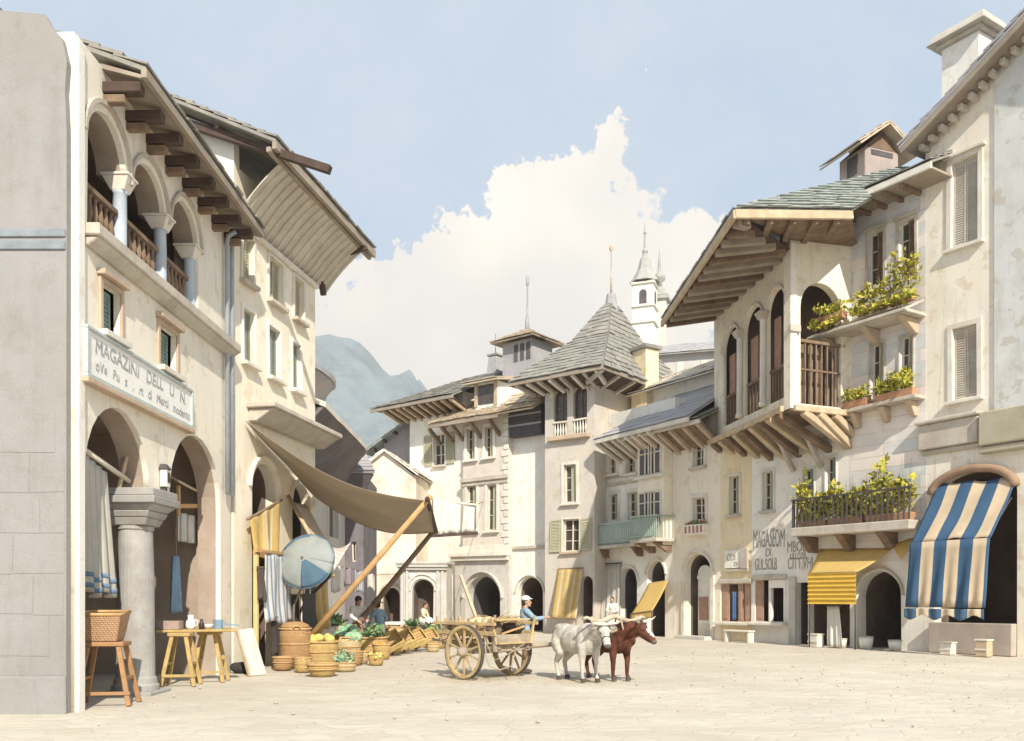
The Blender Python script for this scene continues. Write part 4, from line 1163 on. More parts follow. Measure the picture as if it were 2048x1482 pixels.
# ================================================================= RIGHT ROW
def green_balcony_house():
    F = FC5; U = F.u; L = U(1350)
    t = fthing('green_balcony_house', 'white and cream house with green iron balcony and oriel, right of the tower', 'house', F)
    up = [F.rect(1217, 900, 1233, 948), F.rect(1253, 893, 1272, 945)]
    lo = [F.rect(1217, 990, 1236, 1040), F.rect(1256, 985, 1276, 1040)]
    a1 = arch(U(1241), U(1274), -.1, F.z(1257, 1135)); a2 = arch(U(1295), U(1330), -.1, F.z(1312, 1122))
    ob = F.rect(1297, 985, 1343, 1045)
    H = F.z(1270, 838)
    wall(t, M_WHITEP, [(0, -.3), (L, -.3), (L, H + .5), (0, H + .5)], [rectp(*r) for r in up + lo] + [a1, a2], 7)
    niche(t, M_VOIDG, a1, .28, 2.0); niche(t, M_VOIDG, a2, .28, 2.0)
    for r in up: window(t, r, 'half', sur=M_TRIM, sw=.16, leafm=M_OLIVESH, sill=M_TRIM)
    for r in lo: window(t, r, 'half', sur=M_TRIM, sw=.16, leafm=M_OLIVESH)
    c = MB(); z = F.z(1245, 968); c.box(0, U(1292), -.1, 0, z, z + .12); c.box(0, U(1292), -.06, 0, z + .3, z + .38); c.build('string_course', M_LEDGE, t, bevel=.01)
    for ar in (a1, a2):
        us = [p[0] for p in ar]; q0 = (max(us) - min(us)) / 2 + .1; cc = (max(us) + min(us)) / 2; sz = max(p[1] for p in ar) - q0 + .1
        c = MB(); pts = [(cc + q0 * math.cos(PI * k / 14), -.03, sz + q0 * math.sin(PI * k / 14)) for k in range(15)]
        for p, q in zip(pts, pts[1:]): c.beam(p, q, .08, .12, up=(0, 1, 0))
        c.build('arch_moulding', M_TRIM, t)
    # projecting oriel bay, two storeys
    b0, b1 = U(1293), U(1347); zb, zt = F.z(1320, 1092), F.z(1320, 855)
    b = MB(); b.hexa([(b0, 0, zb), (b1, 0, zb), (b1, .1, zb), (b0, .1, zb), (b0, 0, zt), (b1, 0, zt), (b1, .1, zt), (b0, .1, zt)]); 
    b = MB(); b.box(b0, b1, -.55, -.002, zb, zt); oi = b.build('oriel', M_YELLOWL, t, bevel=.03)
    for (y0, y1) in ((885, 948), (985, 1046)):
        for k in range(3):
            u = lerp(b0 + .2, b1 - .75, k / 2); z0, z1 = F.z(1320, y1), F.z(1320, y0)
            b = MB(); b.box(u, u + .6, -.575, -.54, z0, z1); b.build('pane', M_GLASS, oi)
            b = MB(); b.box(u - .05, u + .02, -.6, -.545, z0, z1); b.box(u + .56, u + .64, -.6, -.545, z0, z1); b.box(u + .02, u + .56, -.6, -.545, z1 - .06, z1); b.box(u + .02, u + .56, -.6, -.545, lerp(z0, z1, .62), lerp(z0, z1, .62) + .05); b.build('frame', M_PALEWOOD, oi)
    b = MB(); z = F.z(1320, 952); b.box(b0 - .12, b1 + .1, -.7, -.55, z - .12, z); b.build('ledge', M_TRIM, oi, bevel=.02)
    # green balconies
    for (p0, p1, out) in ((1206, 1293, .75), (1297, 1352, 1.1)):
        zz = F.z(1250, 1090) if p0 < 1250 else F.z(1325, 1080); h = .95
        q0, q1 = U(p0), U(p1); y0 = -out
        b = MB(); b.box(q0, q1, y0, -.003, zz - .14, zz); bal = b.build('balcony', M_LEDGE, t, bevel=.02)
        n = int((q1 - q0) / .13)
        b = MB()
        for k in range(n + 1):
            u = lerp(q0 + .04, q1 - .04, k / n); b.box(u - .014, u + .014, y0 + .03, y0 + .06, zz, zz + h)
        b.box(q0, q1, y0 + .02, y0 + .08, zz + h, zz + h + .06); b.box(q0, q1, y0 + .025, y0 + .065, zz + .1, zz + .14)
        for uu in (q0 + .02, q1 - .06):
            b.box(uu, uu + .04, y0 + .08, -.01, zz + h, zz + h + .05)
            for k in range(5): y = lerp(y0 + .15, -.1, k / 4); b.box(uu + .005, uu + .03, y - .012, y + .012, zz, zz + h)
        b.build('railing', M_GREENIRON, bal)
        b = MB(); b.box(q0 + .1, q1 - .1, y0 + .1, y0 + .13, zz + .12, zz + h - .05); b.build('railing_cloth', mat('pale green boarding', (.50, .57, .50), var=.12), bal)
        for u in (q0 + .3, q1 - .4):
            b = MB(); b.hexa([(u, -.25, zz - .55), (u + .16, -.25, zz - .55), (u + .16, 0, zz - .55), (u, 0, zz - .55), (u, y0 + .1, zz - .143), (u + .16, y0 + .1, zz - .143), (u + .16, 0, zz - .143), (u, 0, zz - .143)]); b.build('bracket', M_WOOD, bal)
    pipe(t, .12, 0, H, M_WHITEP, .09, -.1)
    # roof: pale slate slope with deep raftered eave, second lower eave in front on the right
    o = 1.5; ze = F.z(1190, 878, o) ; z2 = F.z(1310, 826, o)
    e0, e1 = U(1186, o), U(1352)
    yr = 4.2; zr = ze + 3.3
    b = MB(); slabs(b, (e0, -o, ze), (e1 + 2.3, -o, ze), (e0 + 2.4, yr, zr), (e1 + 2.0, yr, zr), row=.5, wid=.8, t=.02, jit=.5); b.build('roof', M_ROOFL, t)
    b = MB(); b.beam((e0, -o + .03, ze - .12), (e1 + 2.3, -o + .03, ze - .12), .09, .16); b.build('fascia', M_TRIM, t)
    eave_brackets(t, e0, e1, o, ze, 8, .75, m=M_TRIM, panel=mat('olive brown boarding', (.20, .17, .125), var=.2, scale=2))
green_balcony_house()

def arched_door_house():
    F = FC6; U = F.u; L = U(1441)
    t = fthing('arched_door_house', 'cream house with tall arched doorway and red flower box, left of the ochre house', 'house', F)
    w1 = F.rect(1387, 882, 1408, 932); w2 = F.rect(1387, 995, 1411, 1040)
    d = arch(U(1372), U(1420), -.1, F.z(1396, 1108))
    H = F.z(1395, 850)
    wall(t, M_YELLOWL, [(0, -.3), (L, -.3), (L, H + .3), (0, H + .3)], [rectp(*w1), rectp(*w2), d], 7)
    window(t, w1, 'glass', sur=M_TRIM, sw=.14, sill=M_LEDGE); window(t, w2, 'glass', sur=M_TRIM, sw=.14)
    niche(t, M_VOID, d, .28, 2.2)
    c = MB(); us = [p[0] for p in d]; q0 = (max(us) - min(us)) / 2 + .14; cc = (max(us) + min(us)) / 2; sz = max(p[1] for p in d) - q0 + .14
    pts = [(cc + q0 * math.cos(PI * k / 16), -.03, sz + q0 * math.sin(PI * k / 16)) for k in range(17)]
    for p, q in zip(pts, pts[1:]): c.beam(p, q, .07, .18, up=(0, 1, 0))
    c.box(cc - q0 - .1, cc - q0 + .1, -.07, 0, -.2, sz); c.box(cc + q0 - .1, cc + q0 + .1, -.07, 0, -.2, sz)
    c.build('door_surround', M_TRIM, t, bevel=.01)
    # inner door: white leaf with brown panel, half open
    b = MB(); b.prism(arch(cc - .5, cc + .28, -.05, sz + .25), .5, .56); dl = b.build('door', M_WHITEP, t)
    b = MB(); b.box(cc - .42, cc + .1, .46, .497, .75, 1.7); b.build('panel', M_REDWOOD, dl, bevel=.01)
    b = MB(); b.box(cc - .42, cc + .2, .46, .497, .1, .6); b.build('panel', M_TRIM, dl, bevel=.01)
    b = MB(); b.box(cc - .5, cc + .5, .45, .62, sz - .35, sz - .2); b.build('transom', M_WHITEP, t)
    o = 1.25; ze = F.z(1395, 842, o) + .1; e0, e1 = -2.3, L + .05
    yr, zr = 3.2, ze + 2.0
    b = MB(); slabs(b, (e0, -o, ze), (e1, -o, ze), (e0 + .6, yr, zr), (e1, yr, zr), row=.36, wid=.5); b.build('roof', M_ROOF, t)
    b = MB(); b.beam((e0, -o + .03, ze - .12), (e1, -o + .03, ze - .12), .1, .16); b.build('fascia', M_TRIM, t)
    eave_brackets(t, e0, e1, o, ze, 7, .75, m=M_WARMW2, panel=M_WOOD)
    b = MB(); b.lathe([(.09, -.05), (.12, 0), (.09, .05)], (L - .25, -1.0, ze - .3), 10); b.build('drain_ball', M_IRON, t)
    # threshold
    b = MB(); b.box(cc - .9, cc + .9, -.5, -.01, -.05, .13); b.build('doorstep', M_STONE, t, bevel=.02)
    return F, w2
FB6, WB6 = arched_door_house()

def loggia_house():
    F = FR3; U = F.u
    t = fthing('jettied_loggia_house', 'ochre house with big jettied timber loggia and wide raftered roof', 'house', F)
    L = U(1702)
    us = U(1503)
    zt = F.z(1470, 880)
    w1 = F.rect(1459, 952, 1479, 1028); w2 = F.rect(1526, 942, 1547, 1020); w3 = F.rect(1607, 938, 1628, 1030); w4 = F.rect(1652, 915, 1672, 1000)
    s1 = F.rect(1441, 1168, 1502, 1243); s2 = F.rect(1510, 1160, 1572, 1243)
    s3 = F.rect(1592, 1165, 1616, 1290); s3 = (s3[0], s3[1], -.1, s3[3])
    dr = (U(1618), U(1700), -.1, F.z(1660, 1150))
    wall(t, M_YELLOWP, [(0, -.3), (us, -.3), (us, zt), (0, zt)], [rectp(*w1), rectp(*s1)], 5)
    wall(t, M_WHITEP, [(us + .01, -.3), (L, -.3), (L, zt), (us + .01, zt)], [rectp(*q) for q in (w2, w3, w4, s2, s3, dr)], 5, name='white_wall')
    for w in (w1, w2): window(t, w, 'half', sur=M_TRIM, sw=.08, sill=M_LEDGE, leafm=M_OLIVESH)
    for w in (w3, w4): window(t, w, 'half', sur=M_TRIM, sw=.06, leafm=M_TEALSH)
    for s_ in (s1, s2, s3, dr): niche(t, M_VOID, rectp(*s_), .28, 1.6, name='shop_interior')
    # shop fronts: folding boards and counters
    for s_ in (s1, s2):
        for (f0, f1) in ((.0, .26), (.55, .72), (.76, 1.0)) if s_ is s1 else ((.0, .25),):
            b = MB(); q0, q1 = lerp(s_[0], s_[1], f0), lerp(s_[0], s_[1], f1)
            b.box(q0, q1, .05, .1, s_[2], s_[3]); b.box(q0 + .07, q1 - .07, .03, .05, s_[2] + .1, s_[3] - .1); b.build('shutter', M_REDWOOD, t, bevel=.01)
        b = MB(); b.box(s_[0] - .1, s_[1] + .1, -.35, -.002, s_[2] - .14, s_[2] - .02); b.build('counter', M_TRIM, t, bevel=.02)
        b = MB(); b.box(s_[0] - .08, s_[1] + .08, -.1, -.002, s_[3] + .02, s_[3] + .2); b.build('lintel', M_LEDGE, t, bevel=.02)
    q0, q1 = lerp(s2[0], s2[1], .5), s2[1]
    b = MB(); b.box(q0 - .06, q0 + .06, -.03, .12, s2[2], s2[3]); b.box(q1 - .1, q1 - .0, -.03, .12, s2[2], s2[3]); b.box(q0 + .06, q1 - .1, -.03, .12, s2[3] - .3, s2[3]); b.build('window_frame', M_WHITEP, t, bevel=.01)
    b = MB(); u = U(1593); b.box(u - .28, u + .02, -.12, 0, -.2, s2[3] + .1); b.build('pilaster', M_STONE, t, bevel=.02)
    # painted lettering on the plaster
    z = lambda x, y: F.z(x, y)
    text(t, 'MAGASEOM', M_INK, U(1507), z(1540, 1094), .95, width=U(1569) - U(1507))
    text(t, 'DI', M_INK, U(1532), z(1537, 1113), .42, width=.24)
    text(t, 'GUL.SOLB', M_INK, U(1510), z(1530, 1140), .62, width=U(1554) - U(1510))
    text(t, 'MBOE', M_INK, U(1575), z(1590, 1104), .55, width=U(1612) - U(1575))
    text(t, 'ULLOZB', M_INK, U(1581), z(1592, 1119), .35, width=U(1612) - U(1581))
    text(t, 'CITT.VHL', M_INK, U(1576), z(1596, 1138), .6, width=U(1630) - U(1576))
    # ------- jettied loggia: front wall and near end wall on their own frames
    A, B, C = F.w(U(1430), .0), V((9.18, 29.3, 0)), F.w(L + .02, 0)
    GF = Frame(A, (B - A)); lf = (B - A).to_2d().length
    GE = Frame(B, (C - B)); le = (C - B).to_2d().length
    zf = 7.95; zh = GF.z(1500, 560) + 1.6
    zh = 13.45
    inv = Matrix.LocRotScale(t.location, t.rotation_euler.to_quaternion(), None).inverted()
    MF = inv @ Matrix.LocRotScale(V((A.x, A.y, 0)), Matrix.Rotation(GF.rz, 3, 'Z').to_quaternion(), None)
    ME = inv @ Matrix.LocRotScale(V((B.x, B.y, 0)), Matrix.Rotation(GE.rz, 3, 'Z').to_quaternion(), None)
    def opn(px0, px1, py0, py1):
        c = (px0 + px1) / 2
        return (GF.u(px0), GF.u(px1), GF.z(c, py1), GF.z(c, py0))
    ops = [opn(1447, 1480, 660, 860), opn(1489, 1528, 612, 820), opn(1535, 1572, 576, 800)]
    # sills level, openings of one height
    zs = zf + .45; ztop = sum(r[3] for r in ops) / 3
    ops = [(r[0], r[1], zs, lerp(r[3], ztop, .55)) for r in ops]
    b = MB(); b.prism(rectp(-.1, lf, zf, zh), 0, .12, [arch(*r) for r in ops])
    b.build('loggia_front', M_YELLOWL, t, M=MF)
    for r in ops:
        b = MB(); cc = (r[0] + r[1]) / 2; q0 = (r[1] - r[0]) / 2 + .1; sz = r[3] - q0 + .1
        pts = [(cc + q0 * math.cos(PI * k / 14), -.03, sz + q0 * math.sin(PI * k / 14)) for k in range(15)]
        for p, q in zip(pts, pts[1:]): b.beam(p, q, .07, .1, up=(0, 1, 0))
        b.build('arch_moulding', M_TRIM, t, M=MF)
        b = MB(); n_ = 6; h = 1.1
        for k in range(n_): b.beam((lerp(r[0], r[1], (k + .5) / n_), .15, zs), (lerp(r[0], r[1], (k + .5) / n_), .15, zs + h), .06, .06)
        b.box(r[0], r[1], .08, .22, zs + h, zs + h + .1); b.build('balustrade', M_WOOD, t, M=MF)
        b = MB(); sz0 = r[3] - (r[1] - r[0]) / 2
        b.box(r[0] + .02, cc - .22, .24, .28, zs + 1.2, sz0 - .1); b.build('shutter', M_REDWOOD, t, M=MF)
    for (p, q) in zip(ops, ops[1:]):
        u = (p[1] + q[0]) / 2; sz = (p[3] + q[3]) / 2 - .5
        b = MB(); b.lathe([(.16, zs), (.16, zs + .12), (.12, zs + .16), (.11, sz - .3), (.14, sz - .25)], (u, -.1, 0), 14); o = b.build('loggia_column', M_TRIM, t, M=MF, smooth=True)
        b = MB(); b.hexa([(u - .14, -.24, sz - .25), (u + .14, -.24, sz - .25), (u + .14, .02, sz - .25), (u - .14, .02, sz - .25), (u - .24, -.34, sz), (u + .24, -.34, sz), (u + .24, .04, sz), (u - .24, .04, sz)]); b.build('capital', M_LEDGE, o, M=MF, bevel=.01)
    # near end wall with open arch and timber screen
    e0, e1 = GE.u(1601), GE.u(1682)
    ez0, ez1 = zf + .2, GE.z(1640, 566)
    b = MB(); b.prism([(0.0, zf), (le, zf), (le, zh + .75), (0, zh + .2)], 0, .3, [arch(e0, e1, ez0, ez1)]); b.build('loggia_end', M_YELLOWL, t, M=ME)
    b = MB(); b.box(.0, .28, -.05, 0, zf, zh); b.build('corner_pilaster', M_WHITEP, t, M=ME, bevel=.02)
    b = MB(); zc = GE.z(1615, 662); b.box(-.06, .38, -.12, 0, zc - .12, zc + .12); b.build('capital', M_LEDGE, t, M=ME, bevel=.02)
    b = MB(); zq = GE.z(1650, 690)
    n_ = 9
    for k in range(n_):
        u = lerp(e0, e1 + .15, k / (n_ - 1)); b.beam((u, .06, ez0), (u, .06, zq), .05, .05)
    b.box(e0, e1 + .2, .0, .12, zq, zq + .1); b.box(e0, e1 + .2, .02, .1, lerp(ez0, zq, .55), lerp(ez0, zq, .55) + .06); b.build('balustrade', M_WOOD, t, M=ME)
    for k in range(5):
        b = MB(); u = lerp(e0 + .03, e1 - .22, k / 4); b.box(u, u + .2, .5, .54, ez0, zq + .1 * rnd(.3, 1)); b.build('screen_board', M_WOOD, t, M=ME)
    # inside of the loggia
    P = [F.w(U(1430) + .05, .05), V((B.x, B.y, 0)) + V((GE.n.x, GE.n.y, 0)) * .05, V((C.x, C.y, 0))]
    b = MB(); Ci = V((C.x + .2, C.y + 2.2, 0)); Ai = V((A.x + 1.2, A.y + .2, 0))
    b.add([(A.x, A.y, zf + .01), (B.x, B.y, zf + .01), (C.x, C.y, zf + .01)], [(0, 1, 2)])
    b.add([(A.x + .1, A.y + .4, zf), (C.x + .3, C.y + .5, zf), (C.x + .3, C.y + .5, zh), (A.x + .1, A.y + .4, zh)], [(0, 1, 2, 3)])
    b.build('loggia_interior', M_VOID, t, M=inv)
    # joists carrying the jetty: run from the front down to the house wall
    d_in = V((F.n.x, F.n.y, 0))
    dz = .95
    for k in range(9):
        s_ = (k + .6) / 9.2
        p = A.lerp(B, s_); p = V((p.x, p.y, zf - .12)) - V((GF.n.x, GF.n.y, 0)) * .25
        q2 = F.sub(0).P
        # straight back, square to the house wall
        dist = (V((F.P.x, F.P.y)) - p.to_2d()).dot(F.n)
        q = p + d_in * (dist + .05); q.z = zf - .12 - dz * min(1, dist / 1.6)
        b = MB(); b.beam(p, q, .22, .24); b.build('joist', M_TANWOOD if k % 2 else M_WOOD, t, M=inv, bevel=.02)
    for k in range(4):
        s_ = (k + .6) / 4
        p = B.lerp(C, s_); p = V((p.x, p.y, zf - .12)) - V((GE.n.x, GE.n.y, 0)) * .18
        dist = (V((F.P.x, F.P.y)) - p.to_2d()).dot(F.n)
        q = p + d_in * (max(.3, dist) + .05); q.z = zf - .12 - dz * min(1, dist / 1.6)
        b = MB(); b.beam(p, q, .22, .24); b.build('joist', M_TANWOOD, t, M=inv, bevel=.02)
    b = MB(); g = V((GF.n.x, GF.n.y, 0)) * .3; b.beam(V((A.x, A.y, zf - .02)) - g * .9, V((B.x, B.y, zf - .02)) - g * .9, .14, .2); h_ = V((GE.n.x, GE.n.y, 0)) * .22
    b.beam(V((B.x, B.y, zf - .02)) - h_, V((C.x, C.y, zf - .02)) - h_, .14, .2); b.build('jetty_sill', M_TANWOOD, t, M=inv, bevel=.02)
    b = MB(); A2, B2, C2 = [V((q.x, q.y, 0)) for q in (A, B, C)]
    b.add([A2 + V((0, 0, zf - .08)), B2 + V((0, 0, zf - .08)), C2 + V((0, 0, zf - .08)), A2 + V((0, 0, zf - .02)), B2 + V((0, 0, zf - .02)), C2 + V((0, 0, zf - .02))], [(2, 1, 0), (3, 4, 5), (0, 1, 4, 3), (1, 2, 5, 4), (2, 0, 3, 5)]); b.build('jetty_floor', M_WOOD, t, M=inv)
    for k in range(2):
        b = MB(); p = F.w(U(1590 + k * 55), .08, 6.3); q = F.w(U(1590 + k * 55), .9, zf - .5); b.beam(p, q, .16, .18); b.build('jetty_brace', M_LEDGE, t, M=inv, bevel=.02)
    b = MB(); b.beam(F.w(U(1575), .06, F.z(1575, 915)), F.w(L - .05, .06, F.z(1700, 862)), .2, .25); b.build('wall_plate', M_LEDGE, t, M=inv, bevel=.02)
    # great roof: eave parallel to the loggia front, deep overhang
    E0, E1 = V((6.07, 35.9, 12.92)), V((6.44, 25.6, 12.92))
    R1_, R0_ = V((13.6, 31.0, 16.7)), V((12.2, 40.0, 16.9))
    b = MB(); slabs(b, E0, E1, R0_, R1_, row=.42, wid=.6, t=.045)
    K = V((10.6, 27.6, 13.75))
    slabs(b, E1, K, R1_, R1_ + V((.6, 0, 0)), row=.42, wid=.6, t=.045)
    b.build('roof', M_ROOFG, t, M=inv)
    b = MB(); b.beam(E0 - V((0, 0, .15)), E1 - V((0, 0, .15)), .12, .26); b.beam(E1 - V((0, -.02, .15)), K - V((0, -.02, .15)), .12, .26); b.build('fascia', M_TANWOOD, t, M=inv, bevel=.02)
    slp = (R1_.z - E1.z) / (R1_.x - E1.x)
    nR = 14
    for k in range(nR):
        s_ = (k + .5) / nR; p = E0.lerp(E1, s_) + V((.12, 0, -.28)); ln = min(3.4, max(.45, 6.44 + (p.y - 25.6) * .74 - p.x + .1))
        q = p + V((ln, 0.35, ln * .17)); b = MB(); b.beam(p, q, .24 * rnd(.85, 1.15), .22); b.build('rafter', M_SOFFIT if k % 3 else M_WOOD, t, M=inv, bevel=.02)
    for k in range(5):
        p = E1.lerp(K, (k + .5) / 5.2) + V((0, .12, -.3)); b = MB(); b.beam(p, p + V((.5, 2.6, .42)), .2, .2); b.build('rafter', M_WOOD, t, M=inv, bevel=.02)
    b = MB(); dz_ = V((0, 0, -.17)); q0, q1 = E0 + V((.1, 0, 0)) + dz_, E1 + V((.1, .05, 0)) + dz_
    up = V((3.6, .3, 3.6 * .17)); hp = V((9.35, 29.55, q1.z + (9.35 - q1.x) * .17)); sq = [q0, q1, hp, q0 + up]; b.hexa(sq + [x + V((0, 0, .04)) for x in sq]); b.build('soffit', M_DKWOOD, t, M=inv)
    b = MB(); b.add([E1 + V((.1, .1, -.12)), K + V((0, .1, -.12)), C2 + V((.3, .2, 13.75)), B2 + V((.0, .2, 13.55))], [(0, 1, 2, 3)]); b.add([B2 + V((0, .2, 13.4)), C2 + V((.3, .2, 13.4)), A2 + V((.4, .4, 13.4))], [(0, 1, 2)]); b.build('ceiling', M_WOOD, t, M=inv)
    # roof turret with little gable
    tb = V((16.8 * .9, 36.5 * .9, 0)); px = 1737
    Yt = 33.5; xt = (px - CX) / FPX * Yt; z = lambda py: EYE + (HY - py - 8) / FPX * Yt
    w = .86
    Tm = inv @ Matrix.Translation((xt, Yt, 0)) @ Matrix.Rotation(.35, 4, 'Z')
    b = MB(); b.box(-w * .9, w * .9, -w * .8, w * .8, z(420), z(308)); tu = b.build('turret', mat('mauve brown plaster', (.40, .33, .30), var=.15, scale=1.5, streak=.2), t, M=Tm, bevel=.02)
    b = MB(); b.box(-w * .9 - .02, -w * .9 + .04, -.3, .25, z(352), z(314)); b.box(-.5, .5, -w * .8 - .02, -w * .8 + .03, z(322), z(312)); b.build('opening', M_VOIDG, tu, M=Tm)
    b = MB(); b.prism([(-w * .9, z(308)), (w * .9, z(308)), (0, z(272))], -w * .8, w * .8); b.build('gable', M_WOOD, tu, M=Tm)
    b = MB()
    for sg in (-1, 1): slabs(b, (sg * (w + .5), -w - .25, z(316)), (sg * (w + .5), w + .25, z(316)), (0, -w - .25, z(264)), (0, w + .25, z(264)), row=.35, wid=.45)
    b.build('roof', M_ROOFB, tu, M=Tm)
loggia_house()

def banded_house():
    F = FR2; U = F.u; L = U(1852)
    t = fthing('banded_house', 'pink and pale blue banded house with flowered balconies, beside the striped awning', 'house', F)
    m = bpy.data.materials.new('pink and blue banded plaster'); m.use_nodes = True
    nt = m.node_tree; N, Lk = nt.nodes, nt.links; bs = N['Principled BSDF']; bs.inputs['Roughness'].default_value = .92
    tc = N.new('ShaderNodeTexCoord'); br = N.new('ShaderNodeTexBrick'); mp = N.new('ShaderNodeMapping'); mp.inputs['Rotation'].default_value = (math.radians(-90), 0, 0)
    Lk.new(tc.outputs['Object'], mp.inputs[0]); Lk.new(mp.outputs[0], br.inputs['Vector'])
    br.inputs['Scale'].default_value = 1.0; br.inputs['Brick Width'].default_value = 2.6; br.inputs['Row Height'].default_value = .4; br.inputs['Mortar Size'].default_value = .012
    br.inputs['Color1'].default_value = (.76, .68, .63, 1); br.inputs['Color2'].default_value = (.50, .56, .60, 1); br.inputs['Mortar'].default_value = (.55, .47, .40, 1); br.inputs['Bias'].default_value = -.1
    nz = N.new('ShaderNodeTexNoise'); nz.inputs['Scale'].default_value = 1.6; nz.inputs['Detail'].default_value = 6; Lk.new(tc.outputs['Object'], nz.inputs['Vector'])
    rp = N.new('ShaderNodeValToRGB'); rp.color_ramp.elements[0].position = .50; rp.color_ramp.elements[1].position = .74; Lk.new(nz.outputs[0], rp.inputs[0])
    mx = N.new('ShaderNodeMix'); mx.data_type = 'RGBA'; mx.inputs[7].default_value = (.79, .74, .68, 1); Lk.new(rp.outputs[0], mx.inputs[0]); Lk.new(br.outputs[0], mx.inputs[6]); Lk.new(mx.outputs[2], bs.inputs['Base Color'])
    up = [F.rect(1736, 468, 1766, 575), F.rect(1798, 438, 1830, 548)]
    mid = [F.rect(1742, 690, 1768, 800), F.rect(1800, 668, 1826, 775)]
    def lv(rs):
        z0 = sum(r[2] for r in rs) / 2; z1 = sum(r[3] for r in rs) / 2; return [(r[0], r[1], z0, z1) for r in rs]
    up, mid = lv(up), lv(mid)
    ar = arch(U(1714), U(1803), -.1, F.z(1758, 1142))
    H = F.z(1770, 395)
    wall(t, m, [(-.0, 2.9), (L, 2.9), (L, H), (0, H)], [rectp(*r) for r in up + mid], 6)
    wall(t, M_WHITEP, [(-.0, -.3), (L, -.3), (L, 2.9), (0, 2.9)], [ar], 6, rev=.5, name='ground_wall')
    niche(t, M_VOID, ar, .5, 3.0)
    b = MB(); us = [p[0] for p in ar]; q0 = (max(us) - min(us)) / 2 + .1; cc = (max(us) + min(us)) / 2; sz = max(p[1] for p in ar) - q0 + .1
    pts = [(cc + q0 * math.cos(PI * k / 16), -.02, sz + q0 * math.sin(PI * k / 16)) for k in range(17)]
    for p, q in zip(pts, pts[1:]): b.beam(p, q, .06, .18, up=(0, 1, 0))
    b.build('arch_moulding', M_LEDGE, t)
    for r in up: window(t, r, 'half', sur=M_LEDGE, sw=.1, leafm=M_WOOD, hood=True)
    for r in mid: window(t, r, 'half', sur=M_LEDGE, sw=.06, leafm=M_OLIVESH)
    # eave
    o = 1.15; e0, e1 = -.75, L + .9; ze = H - .05
    b = MB(); slabs(b, (e0, -o, ze), (e1, -o, ze), (e0, 4, ze + 2.4), (e1, 4, ze + 2.4), row=.4, wid=.5); b.build('roof', M_ROOF, t)
    b = MB(); b.beam((e0, -o + .04, ze - .12), (e1, -o + .04, ze - .12), .1, .18); b.build('fascia', M_TRIM, t)
    b = MB(); b.box(e0 + .05, e1, -o + .1, 0, ze - .22, ze - .15); b.build('soffit', M_SOFFIT, t)
    for k in range(6):
        u = lerp(e0 + .3, L - .2, k / 5); b = MB(); b.beam((u, -o + .14, ze - .3), (u, .05, ze - .3), .13, .14); b.build('rafter', M_WOOD, t, bevel=.015)
    b = MB(); b.tube([(-.1, -.12, ze - .4), (-.1, -.12, ze - 1.2), (-.02, -.1, ze - 1.6), (-.02, -.1, 7)], .06, 8); b.build('downpipe', M_BROWNTRIM, t, smooth=True)
    # ledges for the flowers
    zu = F.z(1770, 640); zm = F.z(1780, 822)
    zu = mid[0][3] + .55; zm = mid[0][2] - .3
    def ledge(z, y, u0, u1, name):
        b = MB(); b.box(u0, u1, -y, -.002, z - .12, z); o_ = b.build(name, M_LEDGE, t, bevel=.02)
        for u in (u0 + .3, (u0 + u1) / 2, u1 - .45):
            b = MB(); b.hexa([(u, -.15, z - .6), (u + .2, -.15, z - .6), (u + .2, 0, z - .6), (u, 0, z - .6), (u, -y + .1, z - .123), (u + .2, -y + .1, z - .123), (u + .2, 0, z - .123), (u, 0, z - .123)]); b.build('bracket', M_BROWNTRIM, o_, bevel=.02)
    ledge(zu, 1.0, -.85, L, 'upper_balcony'); ledge(zm, .55, 0, L, 'flower_ledge')
    b = MB(); b.hexa([(-.9, -1.1, zu - .1), (L, -1.1, zu - .1), (L, -.1, zu + .35), (-.9, -.1, zu + .35), (-.9, -1.1, zu - .03), (L, -1.1, zu - .03), (L, -.1, zu + .42), (-.9, -.1, zu + .42)]); b.build('balcony_roof', M_LEDGE, t)
    # railed balcony over the shop
    zb = 4.15; q0, q1, y = U(1606, .9) , L + .05, .95
    q0 = -1.75
    b = MB(); b.box(q0, q1, -y, -.003, zb - .3, zb); bal = b.build('balcony', M_LEDGE, t, bevel=.03)
    b = MB(); n = 24
    for k in range(n + 1):
        u = lerp(q0 + .05, q1 - .05, k / n); b.box(u - .02, u + .02, -y + .04, -y + .08, zb, zb + .95)
    b.box(q0, q1, -y + .03, -y + .09, zb + .95, zb + 1.01)
    for k in range(5): v = lerp(-y + .15, -.1, k / 4); b.box(q0 + .03, q0 + .07, v - .02, v + .02, zb, zb + .95)
    b.box(q0 + .02, q0 + .08, -y + .09, -.02, zb + .95, zb + 1.0)
    b.build('railing', M_IRON, bal)
    for u in (q0 + .15, q0 + 1.7, q0 + 3.3):
        b = MB(); b.hexa([(u, -.25, zb - .85), (u + .3, -.25, zb - .85), (u + .3, 0, zb - .85), (u, 0, zb - .85), (u, -y + .1, zb - .303), (u + .3, -y + .1, zb - .303), (u + .3, 0, zb - .303), (u, 0, zb - .303)]); b.build('bracket', M_WOOD, bal, bevel=.03)
    return F, zu, zm, zb, L
F2, ZU, ZM, ZB, L2_ = banded_house()

